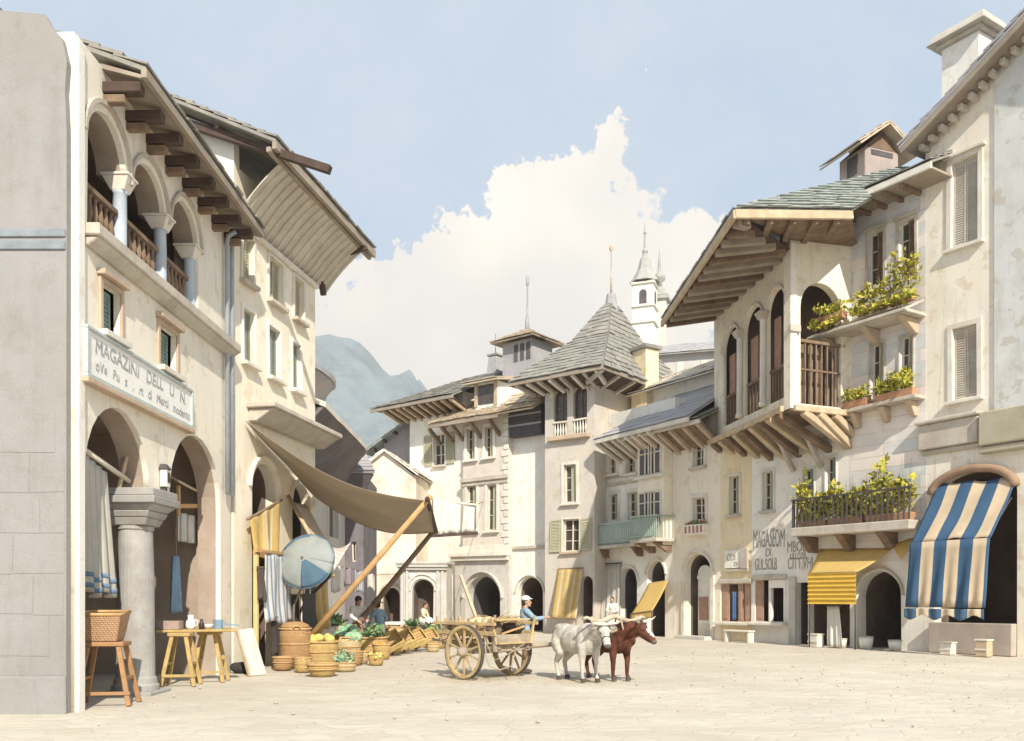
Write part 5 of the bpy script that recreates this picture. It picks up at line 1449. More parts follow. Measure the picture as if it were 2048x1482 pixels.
def gable_house():
    F = FR1; U = F.u; L = 5.6
    t = fthing('gabled_corner_house', 'tall cream gabled house with slatted windows, at the right edge', 'house', F)
    w1 = F.rect(1904, 318, 1956, 488); w2 = F.rect(1906, 655, 1954, 795)
    oz = F.uz(1798, 285, .0)
    zc = F.z(1850, 292)
    s_r = (F.z(2020, 55) - F.z(1810, 280)) / (U(2020) - U(1810))
    apex_u = 4.4
    out = [(0, -.3), (L + 3, -.3), (L + 3, zc + s_r * .5), (apex_u, zc + s_r * apex_u), (0, zc)]
    ar = arch(U(1868), U(2034), -.1, F.z(1945, 940), rise=.75)
    wall(t, M_CREAM, out, [rectp(*w1), rectp(*w2), ar], 7, rev=.4)
    niche(t, M_VOID, ar, .4, 3.0, name='shop_interior')
    window(t, w1, 'louvre', sur=M_TRIM, sw=.16, sill=M_TRIM, leafm=M_LEDGE, hood=True)
    window(t, w2, 'louvre', sur=M_TRIM, sw=.16, sill=M_TRIM, leafm=M_LEDGE)
    # raking roof
    o = .85
    def P(u, y, dz=0): return (u, y, zc + s_r * u + .1 + dz)
    b = MB(); ue = U(1796, o)
    slabs(b, P(ue, -o), P(ue, 7), P(apex_u, -o), P(apex_u, 7), row=.42, wid=.6, t=.05)
    slabs(b, (2 * apex_u - ue, 7, P(ue, 0)[2]), (2 * apex_u - ue, -o, P(ue, 0)[2]), P(apex_u, 7), P(apex_u, -o), row=.6, wid=.8, t=.05)
    b.build('roof', M_DARKP, t)
    b = MB(); b.beam(P(ue + .05, -o + .06, -.16), P(apex_u, -o + .06, -.16), .1, .2); b.build('bargeboard', M_SOFFIT, t)
    b = MB(); b.hexa([P(ue + .15, -o + .12, -.16), P(apex_u, -o + .12, -.16), P(apex_u, 0, -.16), P(ue + .15, 0, -.16), P(ue + .15, -o + .12, -.1), P(apex_u, -o + .12, -.1), P(apex_u, 0, -.1), P(ue + .15, 0, -.1)]); b.build('soffit', M_SOFFIT, t)
    for k in range(14):
        u = lerp(.1, apex_u - .2, k / 13); b = MB(); b.beam(P(u, -.42, -.32), P(u, .05, -.32), .15, .17); b.build('dentil', M_LEDGE, t, bevel=.015)
    # chimney
    cu0, cu1 = U(1893, -1.2), U(1968, -1.2); zt = F.z(1930, 85, -1.2)
    b = MB(); b.hexa([(cu0 - .05, .9, 13), (cu1 + .05, .9, 13), (cu1 + .05, 1.9, 13), (cu0 - .05, 1.9, 13), (cu0, .95, zt), (cu1, .95, zt), (cu1, 1.85, zt), (cu0, 1.85, zt)]); ch = b.build('chimney', M_WHITEP, t, bevel=.02)
    b = MB(); b.box(cu0 - .12, cu1 + .12, .82, 1.98, zt + .002, zt + .14); b.hexa([(cu0 - .35, .6, zt + .142), (cu1 + .35, .6, zt + .142), (cu1 + .35, 2.2, zt + .142), (cu0 - .35, 2.2, zt + .142), (cu0 - .2, .8, zt + .5), (cu1 + .2, .8, zt + .5), (cu1 + .2, 2.0, zt + .5), (cu0 - .2, 2.0, zt + .5)]); b.build('chimney_cap', M_LEDGE, ch, bevel=.02)
    # string course and stone box
    z0, z1 = F.z(1900, 893), F.z(1900, 842)
    b = MB(); b.box(-.12, U(1962), -.2, 0, z0, z1); b.box(-.18, U(1966), -.32, 0, z1 + .003, z1 + .12); b.box(-.05, U(1962), -.1, 0, z0 - .16, z0 - .003); b.build('string_course', M_LEDGE, t, bevel=.03)
    b = MB(); r = F.rect(1966, 818, 2040, 892); b.box(U(1968), L + 2, -.34, 0, F.z(2000, 890), F.z(2000, 822)); b.box(U(1966), L + 2, -.28, 0, F.z(2000, 905), F.z(2000, 891)); b.build('stone_panel', mat('olive grey stone', (.42, .385, .29), var=.12, scale=1.5, streak=.2), t, bevel=.04)
    b = MB(); b.box(U(1990), L + 2, -.06, 0, F.z(2000, 822) + .01, zc + s_r * 3); b.build('corner_strip', mat('pale blue grey plaster', (.62, .62, .60), var=.08, scale=1, streak=.35, spots=.5), t)
    # canvas roller above the shop arch
    us = [p[0] for p in ar]; u0, u1 = min(us), max(us); zt = max(p[1] for p in ar)
    b = MB(); n = 12; pts = []
    for k in range(n + 1):
        an = PI * (1 - k / n); pts.append(((u0 + u1) / 2 + (u1 - u0) / 2 * 1.0 * math.cos(an), -.12, zt - .62 + .66 * math.sin(an)))
    b.tube(pts, .13, 10); b.build('arch_roll', mat('russet plaster moulding', (.34, .225, .15), var=.15, scale=2), t, smooth=True)
    b = MB(); b.box(u0, u1, -.3, -.01, .0, .95); b.build('shop_counter', mat('brown grey plaster', (.42, .36, .31), var=.15, scale=1.5, streak=.2), t, bevel=.02)
    return F, u0, u1, zt
FG, GU0, GU1, GZT = gable_house()
# ================================================================= AWNINGS AND CLOTHS
M_CANVAS = cloth('brown grey canvas', (.46, .395, .315), .5, var=.08, scale=1.2, tint=(.52, .45, .36))
M_WHITEC = cloth('white cotton', (.80, .77, .71), .3, var=.05, scale=2)
M_PINKST = stripes('white and faint pink stripes', [((.80, .76, .70), .7), ((.70, .60, .54), .3)], 7)
M_YELC = stripes('yellow ochre striped cloth', [((.66, .47, .17), .5), ((.72, .56, .28), .3), ((.76, .69, .5), .2)], 4)
M_YELP = cloth('plain yellow cloth', (.72, .52, .19), .3, var=.08, scale=2)
M_BWST = stripes('blue and white striped cloth', [((.78, .76, .72), .62), ((.28, .38, .52), .38)], 9)
M_AWN = stripes('wide blue and cream stripes', [((.085, .17, .29), .5), ((.80, .66, .48), .5)], 3.1, var=.05)
M_CURT = stripes('off white curtain', [((.72, .68, .60), .78), ((.60, .57, .51), .22)], 6)

def wf(F, px, py, off=0.0):
    u, z = F.uz(px, py, off); return F.w(u, off, z)
def top_cloth(name, label, cat, fn, m, nu=16, nv=10, thick=.012, parent=None, group=None):
    b = MB(); b.sheet(fn, nu, nv)
    o = b.build(name, m, parent, smooth=True, solid=thick)
    if label: tag(o, label, cat, group)
    return o
def bil(A, B, C, D, u, v):  # A(0,0) B(1,0) C(1,1) D(0,1)
    return A.lerp(B, u).lerp(D.lerp(C, u), v)

def canvas_awning():
    A = FL2.w(.45, .06, 5.85); B = FL2.w(4.5, .06, 4.5)
    Dn = at(860, 1002, 21.2); Cf = at(868, 1066, 25.2)
    t = thing('canvas_awning', 'big brown canvas awning stretched from the yellow house over the market', 'awning', FL2.w(2, .1, 5.2))
    inv = Matrix.LocRotScale(t.location, t.rotation_euler.to_quaternion(), None).inverted()
    def fn(u, v):        # u along wall edge -> v outwards
        p = bil(A, B, Cf, Dn, u, v)
        p.z -= .42 * math.sin(PI * v) * (1 - .2 * math.sin(PI * u)) + .05 * math.sin(PI * u) * v + .02 * math.sin(u * 9 + v * 3)
        return p
    b = MB(); b.sheet(fn, 22, 22); b.build('canvas', M_CANVAS, t, smooth=True, solid=.012, M=inv)
    b = MB(); b.tube([Dn + V((-.05, -.15, .04)), Cf + V((.05, .15, .04))], .06, 8); b.build('spreader_bar', M_DKWOOD, t, M=inv, smooth=True)
    # the two props
    b = MB(); foot = FL2.w(2.0, .35, 0); b.tube([foot, foot.lerp(Dn, .5) + V((0, 0, .04)), Dn + V((.02, 0, .12))], [.085, .075, .06], 10); b.build('prop_pole', M_WARMWOOD, t, M=inv, smooth=True)
    b = MB(); foot = FL2.w(4.75, .35, 0); k = foot.lerp(Cf, .42); b.tube([foot, k], [.085, .08], 10); b.tube([k, Cf + V((.02, 0, .1))], [.08, .065], 10); b.build('prop_pole', M_WOOD, t, M=inv, smooth=True)
canvas_awning()

def white_drop():
    # white cloths hung on a dark rail between the awning and the pink house
    p0, p1 = at(868, 1070, 26.5), at(945, 1064, 27.5)
    q0, q1 = at(868, 1000, 26.5), at(950, 1012, 27.5)
    t = thing('white_hanging_cloths', 'white sheet hung on a dark rail beyond the canvas awning', 'cloth', (p0.x, p0.y, p0.z))
    inv = Matrix.Translation(t.location).inverted()
    for (s0, s1) in ((.0, .16), (.24, .66), (.74, 1.0)):
        def fn(u, v):
            s_ = lerp(s0, s1, u); p = q0.lerp(q1, s_).lerp(p0.lerp(p1, s_), v); p.y += .05 * math.sin(s_ * 30) * v; p.x += (.04 * v * (1 if u > .5 else -1)); return p
        b = MB(); b.sheet(fn, 10, 6); b.build('sheet', M_WHITEC, t, smooth=True, solid=.01, M=inv)
    b = MB(); b.beam(p0 + V((-.1, 0, -.03)), p1 + V((.15, 0, -.03)), .06, .10); b.build('lower_rail', M_DKWOOD, t, M=inv)
    b = MB(); b.beam(q0 + V((-.1, 0, .03)), q1 + V((.1, 0, .03)), .04, .05); b.build('upper_rail', M_PALEWOOD, t, M=inv)
    b = MB(); b.tube([q1 + V((.05, 0, .03)), at(966, 1003, 46.4)], .015, 6); b.tube([q0 + V((-.05, 0, .03)), at(866, 1050, 25.3)], .02, 6); b.build('rope', M_WOOD, t, M=inv)
white_drop()

def striped_shop_awning():
    F = FG; t = fthing('striped_shop_awning', 'large blue and cream striped shop awning at the right edge', 'awning', F, GU0, 0, 0)
    w = GU1 - GU0; zt = GZT - .35; out = 1.25; zf = F.z(1920, 1085, out); zb = F.z(1905, 1215, out)
    sk = -.06   # leans to the viewer's left as it comes out
    def top(u, v):
        x = lerp(.12, w + .02, u) + lerp(0, sk, v); return (x, -.05 - out * v, lerp(zt, zf + .1, v) + .12 * math.sin(PI * v) * -1 + .03 * math.sin(u * 18 + v * 4) + .02 * math.sin(u * 7 - v * 9))
    b = MB(); b.sheet(top, 36, 14)
    b.build('canopy', M_AWN, t, smooth=True, solid=.015)
    def drop(u, v):
        x = lerp(.12, w + .02, u) + sk - .12 * v; return (x, -.05 - out - .03 - .08 * v + (.05 * math.sin(u * 38 + v) + .03 * math.sin(u * 17 + v * 5)) * v, lerp(zf + .08, zb, v))
    b = MB(); b.sheet(drop, 40, 8); b.build('front_drop', M_AWN, t, smooth=True, solid=.012)
    def val(u, v):
        x = lerp(.12, w + .02, u) + sk - .14; return (x, -.05 - out - .12 + .03 * math.sin(u * 40), zb - .04 - v * (.26 + .08 * math.sin(u * 3.1 * 2 * PI)))
    b = MB(); b.sheet(val, 60, 6); b.build('valance', stripes('blue cream valance', [((.11, .20, .31), .5), ((.80, .68, .5), .5)], 3.1, var=.05), t, smooth=True, solid=.012)
    b = MB(); b.tube([(.15 + sk, -.05 - out, zf + .06), (w - .1 + sk, -.05 - out, zf + .06)], .03, 8); b.tube([(.2, -.02, zt - .6), (.15 + sk, -.05 - out, zf + .06)], .025, 8); b.tube([(w - .15, -.02, zt - .6), (w - .1 + sk, -.05 - out, zf + .06)], .025, 8); b.build('awning_frame', M_IRON, t, smooth=True)
striped_shop_awning()

def yellow_shop_awning():
    F = F2; t = fthing('yellow_shop_awning', 'yellow awning with pleated front panel over the dark shop arch', 'awning', F, 0, 0, 0)
    out = 1.2
    u0, u1 = F.u(1616, out), F.u(1712, out); za, zb = F.z(1664, 1146, out), F.z(1664, 1208, out)
    w0, w1 = F.u(1650), F.u(1838); zw = F.z(1745, 1098) + .1
    def front(u, v):
        z = lerp(za, zb, v); return (lerp(u0, u1, u), -out + .035 * abs(math.sin(v * 7 * PI)) - .03, z)
    b = MB(); b.sheet(front, 8, 56); b.build('pleated_panel', M_YELP2, t, solid=.012)
    A, B, C, D = V((u0, -out, za)), V((u1, -out, za)), V((w1 - .9, -.02, zw - .1)), V((w0 - .2, -.02, zw))
    def top(u, v):
        p = bil(A, B, C, D, u, v); p.z -= .06 * math.sin(PI * v); return p
    b = MB(); b.sheet(top, 10, 8); b.build('canopy', M_YELP, t, smooth=True, solid=.012)
    # side flap running on to the right
    A2, B2, C2, D2 = V((w1 - .95, -.05, zw - .02)), V((w1 - .05, -.85, zw - .55)), V((w1 + .0, -.05, zw + .22)), V((w1 - .92, -.04, zw + .03))
    b = MB(); b.sheet(lambda u, v: bil(A2, B2, C2, D2, u, v), 8, 6); b.build('side_flap', M_YELP, t, smooth=True, solid=.012)
    b = MB()
    for u in (u0 + .04, u1 - .04): b.tube([(u, -out + .02, 0), (u, -out + .02, za)], .025, 8)
    b.tube([(u0, -out + .02, za), (u1, -out + .02, za)], .025, 8); b.build('awning_post', M_IRON, t, smooth=True)
M_YELP2 = cloth('bright yellow cloth', (.80, .54, .10), .3, var=.08, scale=3)
yellow_shop_awning()

def small_awnings():
    # striped yellow blind by the tower door
    F = FC.sub(FC.u(1090, 1.0), 1.0)
    out = .9
    A, B, C, D = [V((*F.w(F.u(px, o_), o_).to_2d(), F.z(px, py, o_))) for (px, py, o_) in ((1116, 1138, .04), (1166, 1136, .04), (1152, 1238, out), (1102, 1236, out))]
    t = thing('yellow_door_blind', 'yellow striped door blind slanting out beside the tower doorway', 'blind', A)
    inv = Matrix.Translation(t.location).inverted()
    b = MB(); b.sheet(lambda u, v: bil(A, B, C, D, u, v) + V((0, .06 * math.sin(PI * v), -.05 * math.sin(PI * v))), 14, 10); b.build('cloth', M_YELC, t, smooth=True, solid=.012, M=inv)
    b = MB(); b.tube([D, C], .03, 8); b.tube([A, B], .03, 8); b.build('blind_rail', M_WOOD, t, M=inv)
    b = MB()
    for q in (C, D): b.tube([q, V((q.x, q.y, 0))], .025, 6)
    b.build('post', M_WOOD, t, M=inv)
    # pale striped curtain on the green balcony house
    F = FC5
    A, B, C, D = [V((*F.w(F.u(px, o_), o_).to_2d(), F.z(px, py, o_))) for (px, py, o_) in ((1206, 1128, .1), (1240, 1126, .1), (1238, 1245, .6), (1200, 1247, .6))]
    t = thing('white_striped_curtain', 'white striped curtain hanging under the green balcony, left of the arch', 'curtain', A)
    inv = Matrix.Translation(t.location).inverted()
    b = MB(); b.sheet(lambda u, v: bil(A, B, C, D, u, v) + F_n(F, .05 * math.sin(u * 22) * v), 30, 8); b.build('cloth', M_CURT, t, smooth=True, solid=.01, M=inv)
    b = MB(); b.tube([A.lerp(B, -.1), A.lerp(B, 1.1)], .03, 8); b.build('curtain_rail', M_IRON, t, M=inv)
    # slanting yellow awning over the second arch
    A, B, C, D = [V((*F.w(F.u(px, o_), o_).to_2d(), F.z(px, py, o_))) for (px, py, o_) in ((1298, 1166, .15), (1337, 1160, .15), (1304, 1222, 1.8), (1262, 1228, 1.8))]
    t = thing('plain_yellow_awning', 'small plain yellow awning slanting from the arch behind the red ox', 'awning', A)
    inv = Matrix.Translation(t.location).inverted()
    b = MB(); b.sheet(lambda u, v: bil(A, B, C, D, u, v) + V((0, 0, -.08 * math.sin(PI * v))), 10, 10)
    E, G = D + V((0, 0, -.28)), C + V((0, 0, -.28))
    b.sheet(lambda u, v: bil(D, C, G, E, u, v), 10, 3); b.build('cloth', M_YELP, t, smooth=True, solid=.012, M=inv)
    b = MB(); b.tube([D, C], .03, 8)
    for q in (C, D): b.tube([q, V((q.x, q.y, 0))], .03, 6)
    b.build('awning_frame', M_WOOD, t, M=inv)
def F_n(F, k): return V((-F.n.x * k, -F.n.y * k, 0))
small_awnings()

# ================================================================= LEFT ARCADE GOODS
def arcade_goods():
    F = FL1
    # curtain in the first arch
    t = fthing('arch_curtain', 'long off white curtain with blue hem hanging in the nearest arch', 'curtain', F)
    u0, u1, u2 = F.u(168, -.3), F.u(214, -.3), F.u(228, -.3)
    zt0, zt1 = F.z(170, 905, -.3), F.z(214, 945, -.3)
    zb = F.z(195, 1190, -.3)
    def fn(u, v):
        x = lerp(lerp(u0, u1, u), lerp(u0, u2, u), v); return (x, .32 + .06 * math.sin(u * 24) * (.3 + v), lerp(lerp(zt0, zt1, u), zb + .05 * math.sin(u * 12), v))
    b = MB(); b.sheet(fn, 44, 14); b.build('cloth', stripes('curtain with folds', [((.70, .66, .585), .7), ((.56, .54, .49), .3)], 4), t, smooth=True, solid=.012)
    for k in range(2):
        v0 = .85 + k * .08
        b = MB(); b.sheet(lambda u, v: V(fn(u, lerp(v0, v0 + .035, v))) + V((0, -.014, 0)), 44, 2); b.build('blue_band', cloth('dull blue cloth', (.16, .23, .33), .1), t, smooth=True, solid=.006)
    b = MB(); b.tube([(u0 - .1, .3, zt0 + .06), (F.u(262, -.3), .34, F.z(262, 962, -.3))], .045, 8); b.build('curtain_pole', M_PALEWOOD, t, smooth=True)
    b = MB(); b.tube([(F.u(240, -.3), .34, F.z(240, 985, -.3)), (F.u(268, -.3), .36, F.z(268, 880, -.3))], .04, 8); b.build('curtain_bracket', M_TANWOOD, t, smooth=True)
    # trestle stands
    def trestle(name, label, P, rz, h, w, d, m, splay=.16):
        t = thing(name, label, 'trestle', (P.x, P.y, 0), rz, 'trestles under the arcade')
        b = MB(); b.box(-w / 2, w / 2, -d / 2, d / 2, h - .07, h); b.build('top', m, t, bevel=.012)
        for sx in (-1, 1):
            for sy in (-1, 1):
                b = MB(); b.beam((sx * (w / 2 - .08) , sy * (d / 2 - .05), h - .072), (sx * (w / 2 + splay - .06), sy * (d / 2 + .06), 0), .075, .06, up=(0, 1, 0)); b.build('leg', m, t, bevel=.008)
            b = MB(); b.beam((sx * (w / 2 + splay * .55 - .07), -d / 2 - .02, h * .42), (sx * (w / 2 + splay * .55 - .07), d / 2 + .02, h * .42), .05, .05); b.build('stretcher', m, t)
        b = MB(); b.beam((-w / 2 - splay * .75, -d / 2 - .06, h * .2), (w / 2 + splay * .75, -d / 2 - .06, h * .2), .05, .05); b.build('rail', m, t)
        return t
    P = at(214, 1405, 14.15)
    trestle('trestle_stand', 'reddish timber trestle stand carrying the carved basket, left of the column', P, .15, 1.0, .62, .5, mat('orange brown timber', (.40, .22, .10), var=.25, scale=4, tint=(.28, .17, .10)))
    bk = thing('wicker_tray', 'sloping wicker tray basket resting on the trestle by the corner wall', 'basket', (P.x - .02, P.y - .02, 1.0), .15)
    mw = wicker('reddish wicker', (.52, .33, .19), (.25, .14, .08))
    def wall_(A, B, C, D): return lambda u, v: bil(V(A), V(B), V(C), V(D), u, v)
    b = MB()
    b.sheet(wall_((-.27, -.2, .02), (.22, -.2, .02), (.30, -.3, .42), (-.33, -.3, .42)), 4, 4)
    b.sheet(wall_((-.27, .2, .02), (.22, .2, .02), (.30, .28, .46), (-.33, .28, .46)), 4, 4)
    b.sheet(wall_((-.27, -.2, .02), (-.27, .2, .02), (-.33, .28, .46), (-.33, -.3, .42)), 4, 4)
    b.sheet(wall_((.22, -.2, .02), (.22, .2, .02), (.30, .28, .46), (.30, -.3, .42)), 4, 4)
    b.sheet(wall_((-.27, -.2, .02), (.22, -.2, .02), (.22, .2, .02), (-.27, .2, .02)), 4, 4)
    b.build('basket_body', mw, bk, solid=.025)
    b = MB(); b.tube([(-.33, -.3, .43), (.30, -.3, .43), (.30, .28, .47), (-.33, .28, .47), (-.33, -.3, .43)], .03, 8); b.build('rim', M_WARMWOOD, bk, smooth=True)
    P2 = at(362, 1352, 17.2); P3 = at(420, 1348, 18.0)
    m2 = mat('yellow ochre timber', (.48, .34, .14), var=.22, scale=4, tint=(.36, .25, .11))
    a_ = math.atan2(P3.y - P2.y, P3.x - P2.x)
    trestle('table_trestle', 'ochre timber trestle under the plank table, nearer the column', P2, .1, 1.02, .42, .4, m2)
    trestle('table_trestle', 'ochre timber trestle under the plank table, nearer the arch pier', P3, .1, 1.02, .42, .4, m2)
    mid = P2.lerp(P3, .5)
    b = MB(); b.box(-.75, .75, -.27, .27, 0, .05)
    tb = b.build('table_plank', m2, bevel=.01); tag(tb, 'thick ochre plank table top laid across two trestles', 'table'); tb.location = (mid.x, mid.y, 1.021); tb.rotation_euler = (0, 0, a_ * .35)
    def put(dx, dy): c = math.cos(a_ * .35); s_ = math.sin(a_ * .35); return (mid.x + dx * c - dy * s_, mid.y + dx * s_ + dy * c, 1.072)
    b = MB(); b.box(-.22, .22, -.14, .14, 0, .17); o = b.build('wooden_box', mat('mauve brown box wood', (.36, .27, .23), var=.2, scale=5), bevel=.01); tag(o, 'small mauve brown box on the plank table beside the column', 'box'); o.location = put(-.48, 0)
    b = MB(); b.lathe([(.07, 0), (.10, .06), (.09, .16), (.05, .21), (.06, .27), (.05, .28), (.0, .285)], n=14); b.tube([(.08, 0, .2), (.14, 0, .16), (.13, 0, .08), (.09, 0, .06)], .014, 6); o = b.build('white_jug', mat('white glaze', (.76, .74, .70), rough=.35, bump=0), smooth=True); tag(o, 'white glazed jug with a handle on the plank table', 'jug'); o.location = put(-.1, -.05)
    b = MB(); b.lathe([(.05, 0), (.06, .1), (.03, .15), (.03, .2), (0, .2)], n=12); o = b.build('dark_bottle', mat('dark bottle glass', (.05, .045, .04), rough=.25, bump=0), smooth=True); tag(o, 'squat dark bottle between the jug and the blue mug', 'bottle'); o.location = put(.1, -.1)
    b = MB(); b.lathe([(.09, 0), (.10, .18), (.08, .19), (.0, .185)], n=14); b.beam((.09, 0, .10), (.42, 0, .07), .08, .035, w2=.02, h2=.02); o = b.build('blue_mug', mat('blue enamel', (.20, .30, .38), rough=.4), smooth=False); tag(o, 'blue enamel mug with long grey spout at the table end', 'mug'); o.location = put(.42, -.03); o.rotation_euler = (0, 0, .1)
    b = MB(); b.lathe([(.06, 0), (.11, .05), (.12, .1), (.0, .07)], n=14); o = b.build('white_bowl', mat('white glaze', (.7, .7, .7)), smooth=True); tag(o, 'little white bowl on the plank table, between jug and mug', 'bowl'); o.location = put(.24, .1)
    # hanging things in the second arch
    u = lambda px, d=-.6: F.u(px, d); z = lambda px, py, d=-.6: F.z(px, py, d)
    t = fthing('hanging_shelf', 'tan slatted board canopy hanging in the second arch', 'shelf', F)
    b = MB(); b.hexa([(u(348), .5, z(348, 965)), (u(430), .5, z(430, 1008)), (u(430), 1.1, z(430, 1000) + .1), (u(348), 1.1, z(348, 955) + .25), (u(348), .5, z(348, 960)), (u(430), .5, z(430, 1003)), (u(430), 1.1, z(430, 1000) + .14), (u(348), 1.1, z(348, 955) + .3)]); b.build('board', M_TANWOOD, t)
    b = MB(); b.beam((u(350), .55, z(350, 1012)), (u(432), .55, z(432, 1012)), .1, .09); b.beam((u(352), .55, z(350, 970)), (u(352), .55, z(350, 1030)), .07, .07); b.beam((u(428), .55, z(428, 1000)), (u(428), .55, z(428, 1060)), .07, .07); b.build('shelf_frame', M_WARMWOOD, t, bevel=.01)
    t = fthing('striped_hanging_cloth', 'pale striped cloth with a teal end hanging under the slatted board', 'cloth', F)
    b = MB(); b.sheet(lambda a0, v: (lerp(u(356), u(408), a0), .6 + .04 * math.sin(a0 * 20), lerp(z(380, 1030), z(380, 1086), v)), 24, 6); b.build('cloth', stripes('pale grey stripes', [((.74, .71, .64), .7), ((.42, .43, .42), .3)], 7), t, smooth=True, solid=.01)
    b = MB(); b.sheet(lambda a0, v: (lerp(u(406), u(416), a0), .56, lerp(z(410, 1040), z(410, 1080), v)), 4, 4); b.build('teal_end', cloth('teal cloth', (.17, .27, .27), .1), t, smooth=True, solid=.01)
    t = fthing('blue_garment', 'blue garment hanging in the second arch above the table', 'garment', F)
    b = MB(); b.sheet(lambda a0, v: (lerp(u(350 - 6 * v), u(356 + 8 * v), a0), .62 + .05 * math.sin(a0 * 12), lerp(z(352, 1112), z(352, 1225), v)), 10, 12); b.build('cloth', cloth('washed blue cloth', (.24, .35, .46), .1, var=.15), t, smooth=True, solid=.012)
    b = MB(); b.box(u(353) - .015, u(353) + .015, .6, .63, z(352, 1112), z(352, 1020)); b.build('hanger', M_WOOD, t)
    t = fthing('yellow_pier_cloth', 'yellow and white cloth hung beside the second arch pier', 'cloth', F)
    b = MB(); b.sheet(lambda a0, v: (lerp(u(424 - 4 * v), u(442), a0), .56 + .04 * math.sin(a0 * 10), lerp(z(432, 1050), z(432, 1235), v)), 12, 12); b.build('cloth', stripes('cream and ochre', [((.78, .72, .6), .6), ((.68, .49, .24), .4)], 2), t, smooth=True, solid=.012)
    b = MB(); b.box(u(424), u(442), .54, .58, z(432, 1048), z(432, 1040)); b.build('cloth_rail', M_WOOD, t)
    # enamel number plate lamp on the spandrel
    t = fthing('wall_lantern', 'small framed lantern box fixed above the column capital', 'lantern', F, F.u(322), 0, F.z(322, 985))
    b = MB(); b.box(-.09, .09, -.14, -.02, .1, .42); b.build('case', M_WHITEP, t, bevel=.01)
    b = MB(); b.box(-.05, .05, -.15, -.141, .18, .36); b.build('pane', M_GLASS, t)
    b = MB(); b.hexa([(-.12, -.17, .422), (.12, -.17, .422), (.12, 0, .422), (-.12, 0, .422), (-.05, -.1, .52), (.05, -.1, .52), (.05, 0, .52), (-.05, 0, .52)]); b.box(-.04, .04, -.1, 0, .0, .098); b.build('bracket', M_IRON, t)
    # shop sign
    r0, r1 = F.u(163), F.u(372)
    z1 = (F.z(163, 652) + F.z(372, 768)) / 2; z0 = (F.z(163, 765) + F.z(372, 836)) / 2; z1 -= .1
    t = fthing('shop_sign', 'long white shop sign with blue grey frame over the nearest arches', 'sign', F)
    b = MB(); b.box(r0, r1, -.09, -.002, z0, z1); b.build('board', mat('white sign paint', (.80, .78, .74), var=.04, scale=2), t)
    b = MB(); fw = .07; b.box(r0 - fw, r1 + fw, -.13, -.002, z1, z1 + fw * .8); b.box(r0 - fw, r1 + fw, -.13, -.002, z0 - fw, z0); b.box(r0 - fw, r0, -.13, -.002, z0, z1); b.box(r1, r1 + fw, -.13, -.002, z0, z1); b.build('frame', M_LEAD2, t, bevel=.01)
    b = MB(); b.box(r0 - fw * 1.5, r1 + fw, -.16, -.002, z0 - fw * 2.2, z0 - fw - .003); b.build('lower_ledge', M_BROWNTRIM, t, bevel=.01)
    h = z1 - z0
    text(t, 'MAGAZINI DELL U N.', M_INKB, r0 + .25, z0 + h * .56, h * .46, y=-.095, width=(r1 - r0) * .88)
    text(t, 'oVe Pu s . rt di Merci moderno', M_INKB, r0 + .25, z0 + h * .16, h * .34, y=-.095, width=(r1 - r0) * .93)
M_LEAD2 = mat('blue grey painted frame', (.45, .50, .50), var=.1, scale=4)
def wicker(name, col, dark, rows=26):
    if name in MATS: return MATS[name]
    m = mat(name, col, var=.2, scale=8, bump=0)
    nt = m.node_tree; N, L = nt.nodes, nt.links; bs = N['Principled BSDF']
    tc = N.new('ShaderNodeTexCoord'); 
    br = N.new('ShaderNodeTexBrick'); br.inputs['Scale'].default_value = 9; br.inputs['Brick Width'].default_value = .5; br.inputs['Row Height'].default_value = .28; br.inputs['Mortar Size'].default_value = .05
    sp = N.new('ShaderNodeSeparateXYZ'); L.new(tc.outputs['Object'], sp.inputs[0])
    at2 = N.new('ShaderNodeMath'); at2.operation = 'ADD'; L.new(sp.outputs[0], at2.inputs[0]); L.new(sp.outputs[1], at2.inputs[1])
    cb = N.new('ShaderNodeCombineXYZ'); L.new(at2.outputs[0], cb.inputs[0]); L.new(sp.outputs[2], cb.inputs[1]); L.new(cb.outputs[0], br.inputs['Vector'])
    old = bs.inputs['Base Color'].links[0].from_socket
    mx = N.new('ShaderNodeMix'); mx.data_type = 'RGBA'; L.new(br.outputs['Fac'], mx.inputs[0]); L.new(old, mx.inputs[6]); mx.inputs[7].default_value = (*dark, 1); L.new(mx.outputs[2], bs.inputs['Base Color'])
    bp = N.new('ShaderNodeBump'); bp.inputs['Distance'].default_value = .02; bp.inputs['Strength'].default_value = .6; bp.invert = True; L.new(br.outputs['Fac'], bp.inputs['Height']); L.new(bp.outputs[0], bs.inputs['Normal'])
    return m
arcade_goods()

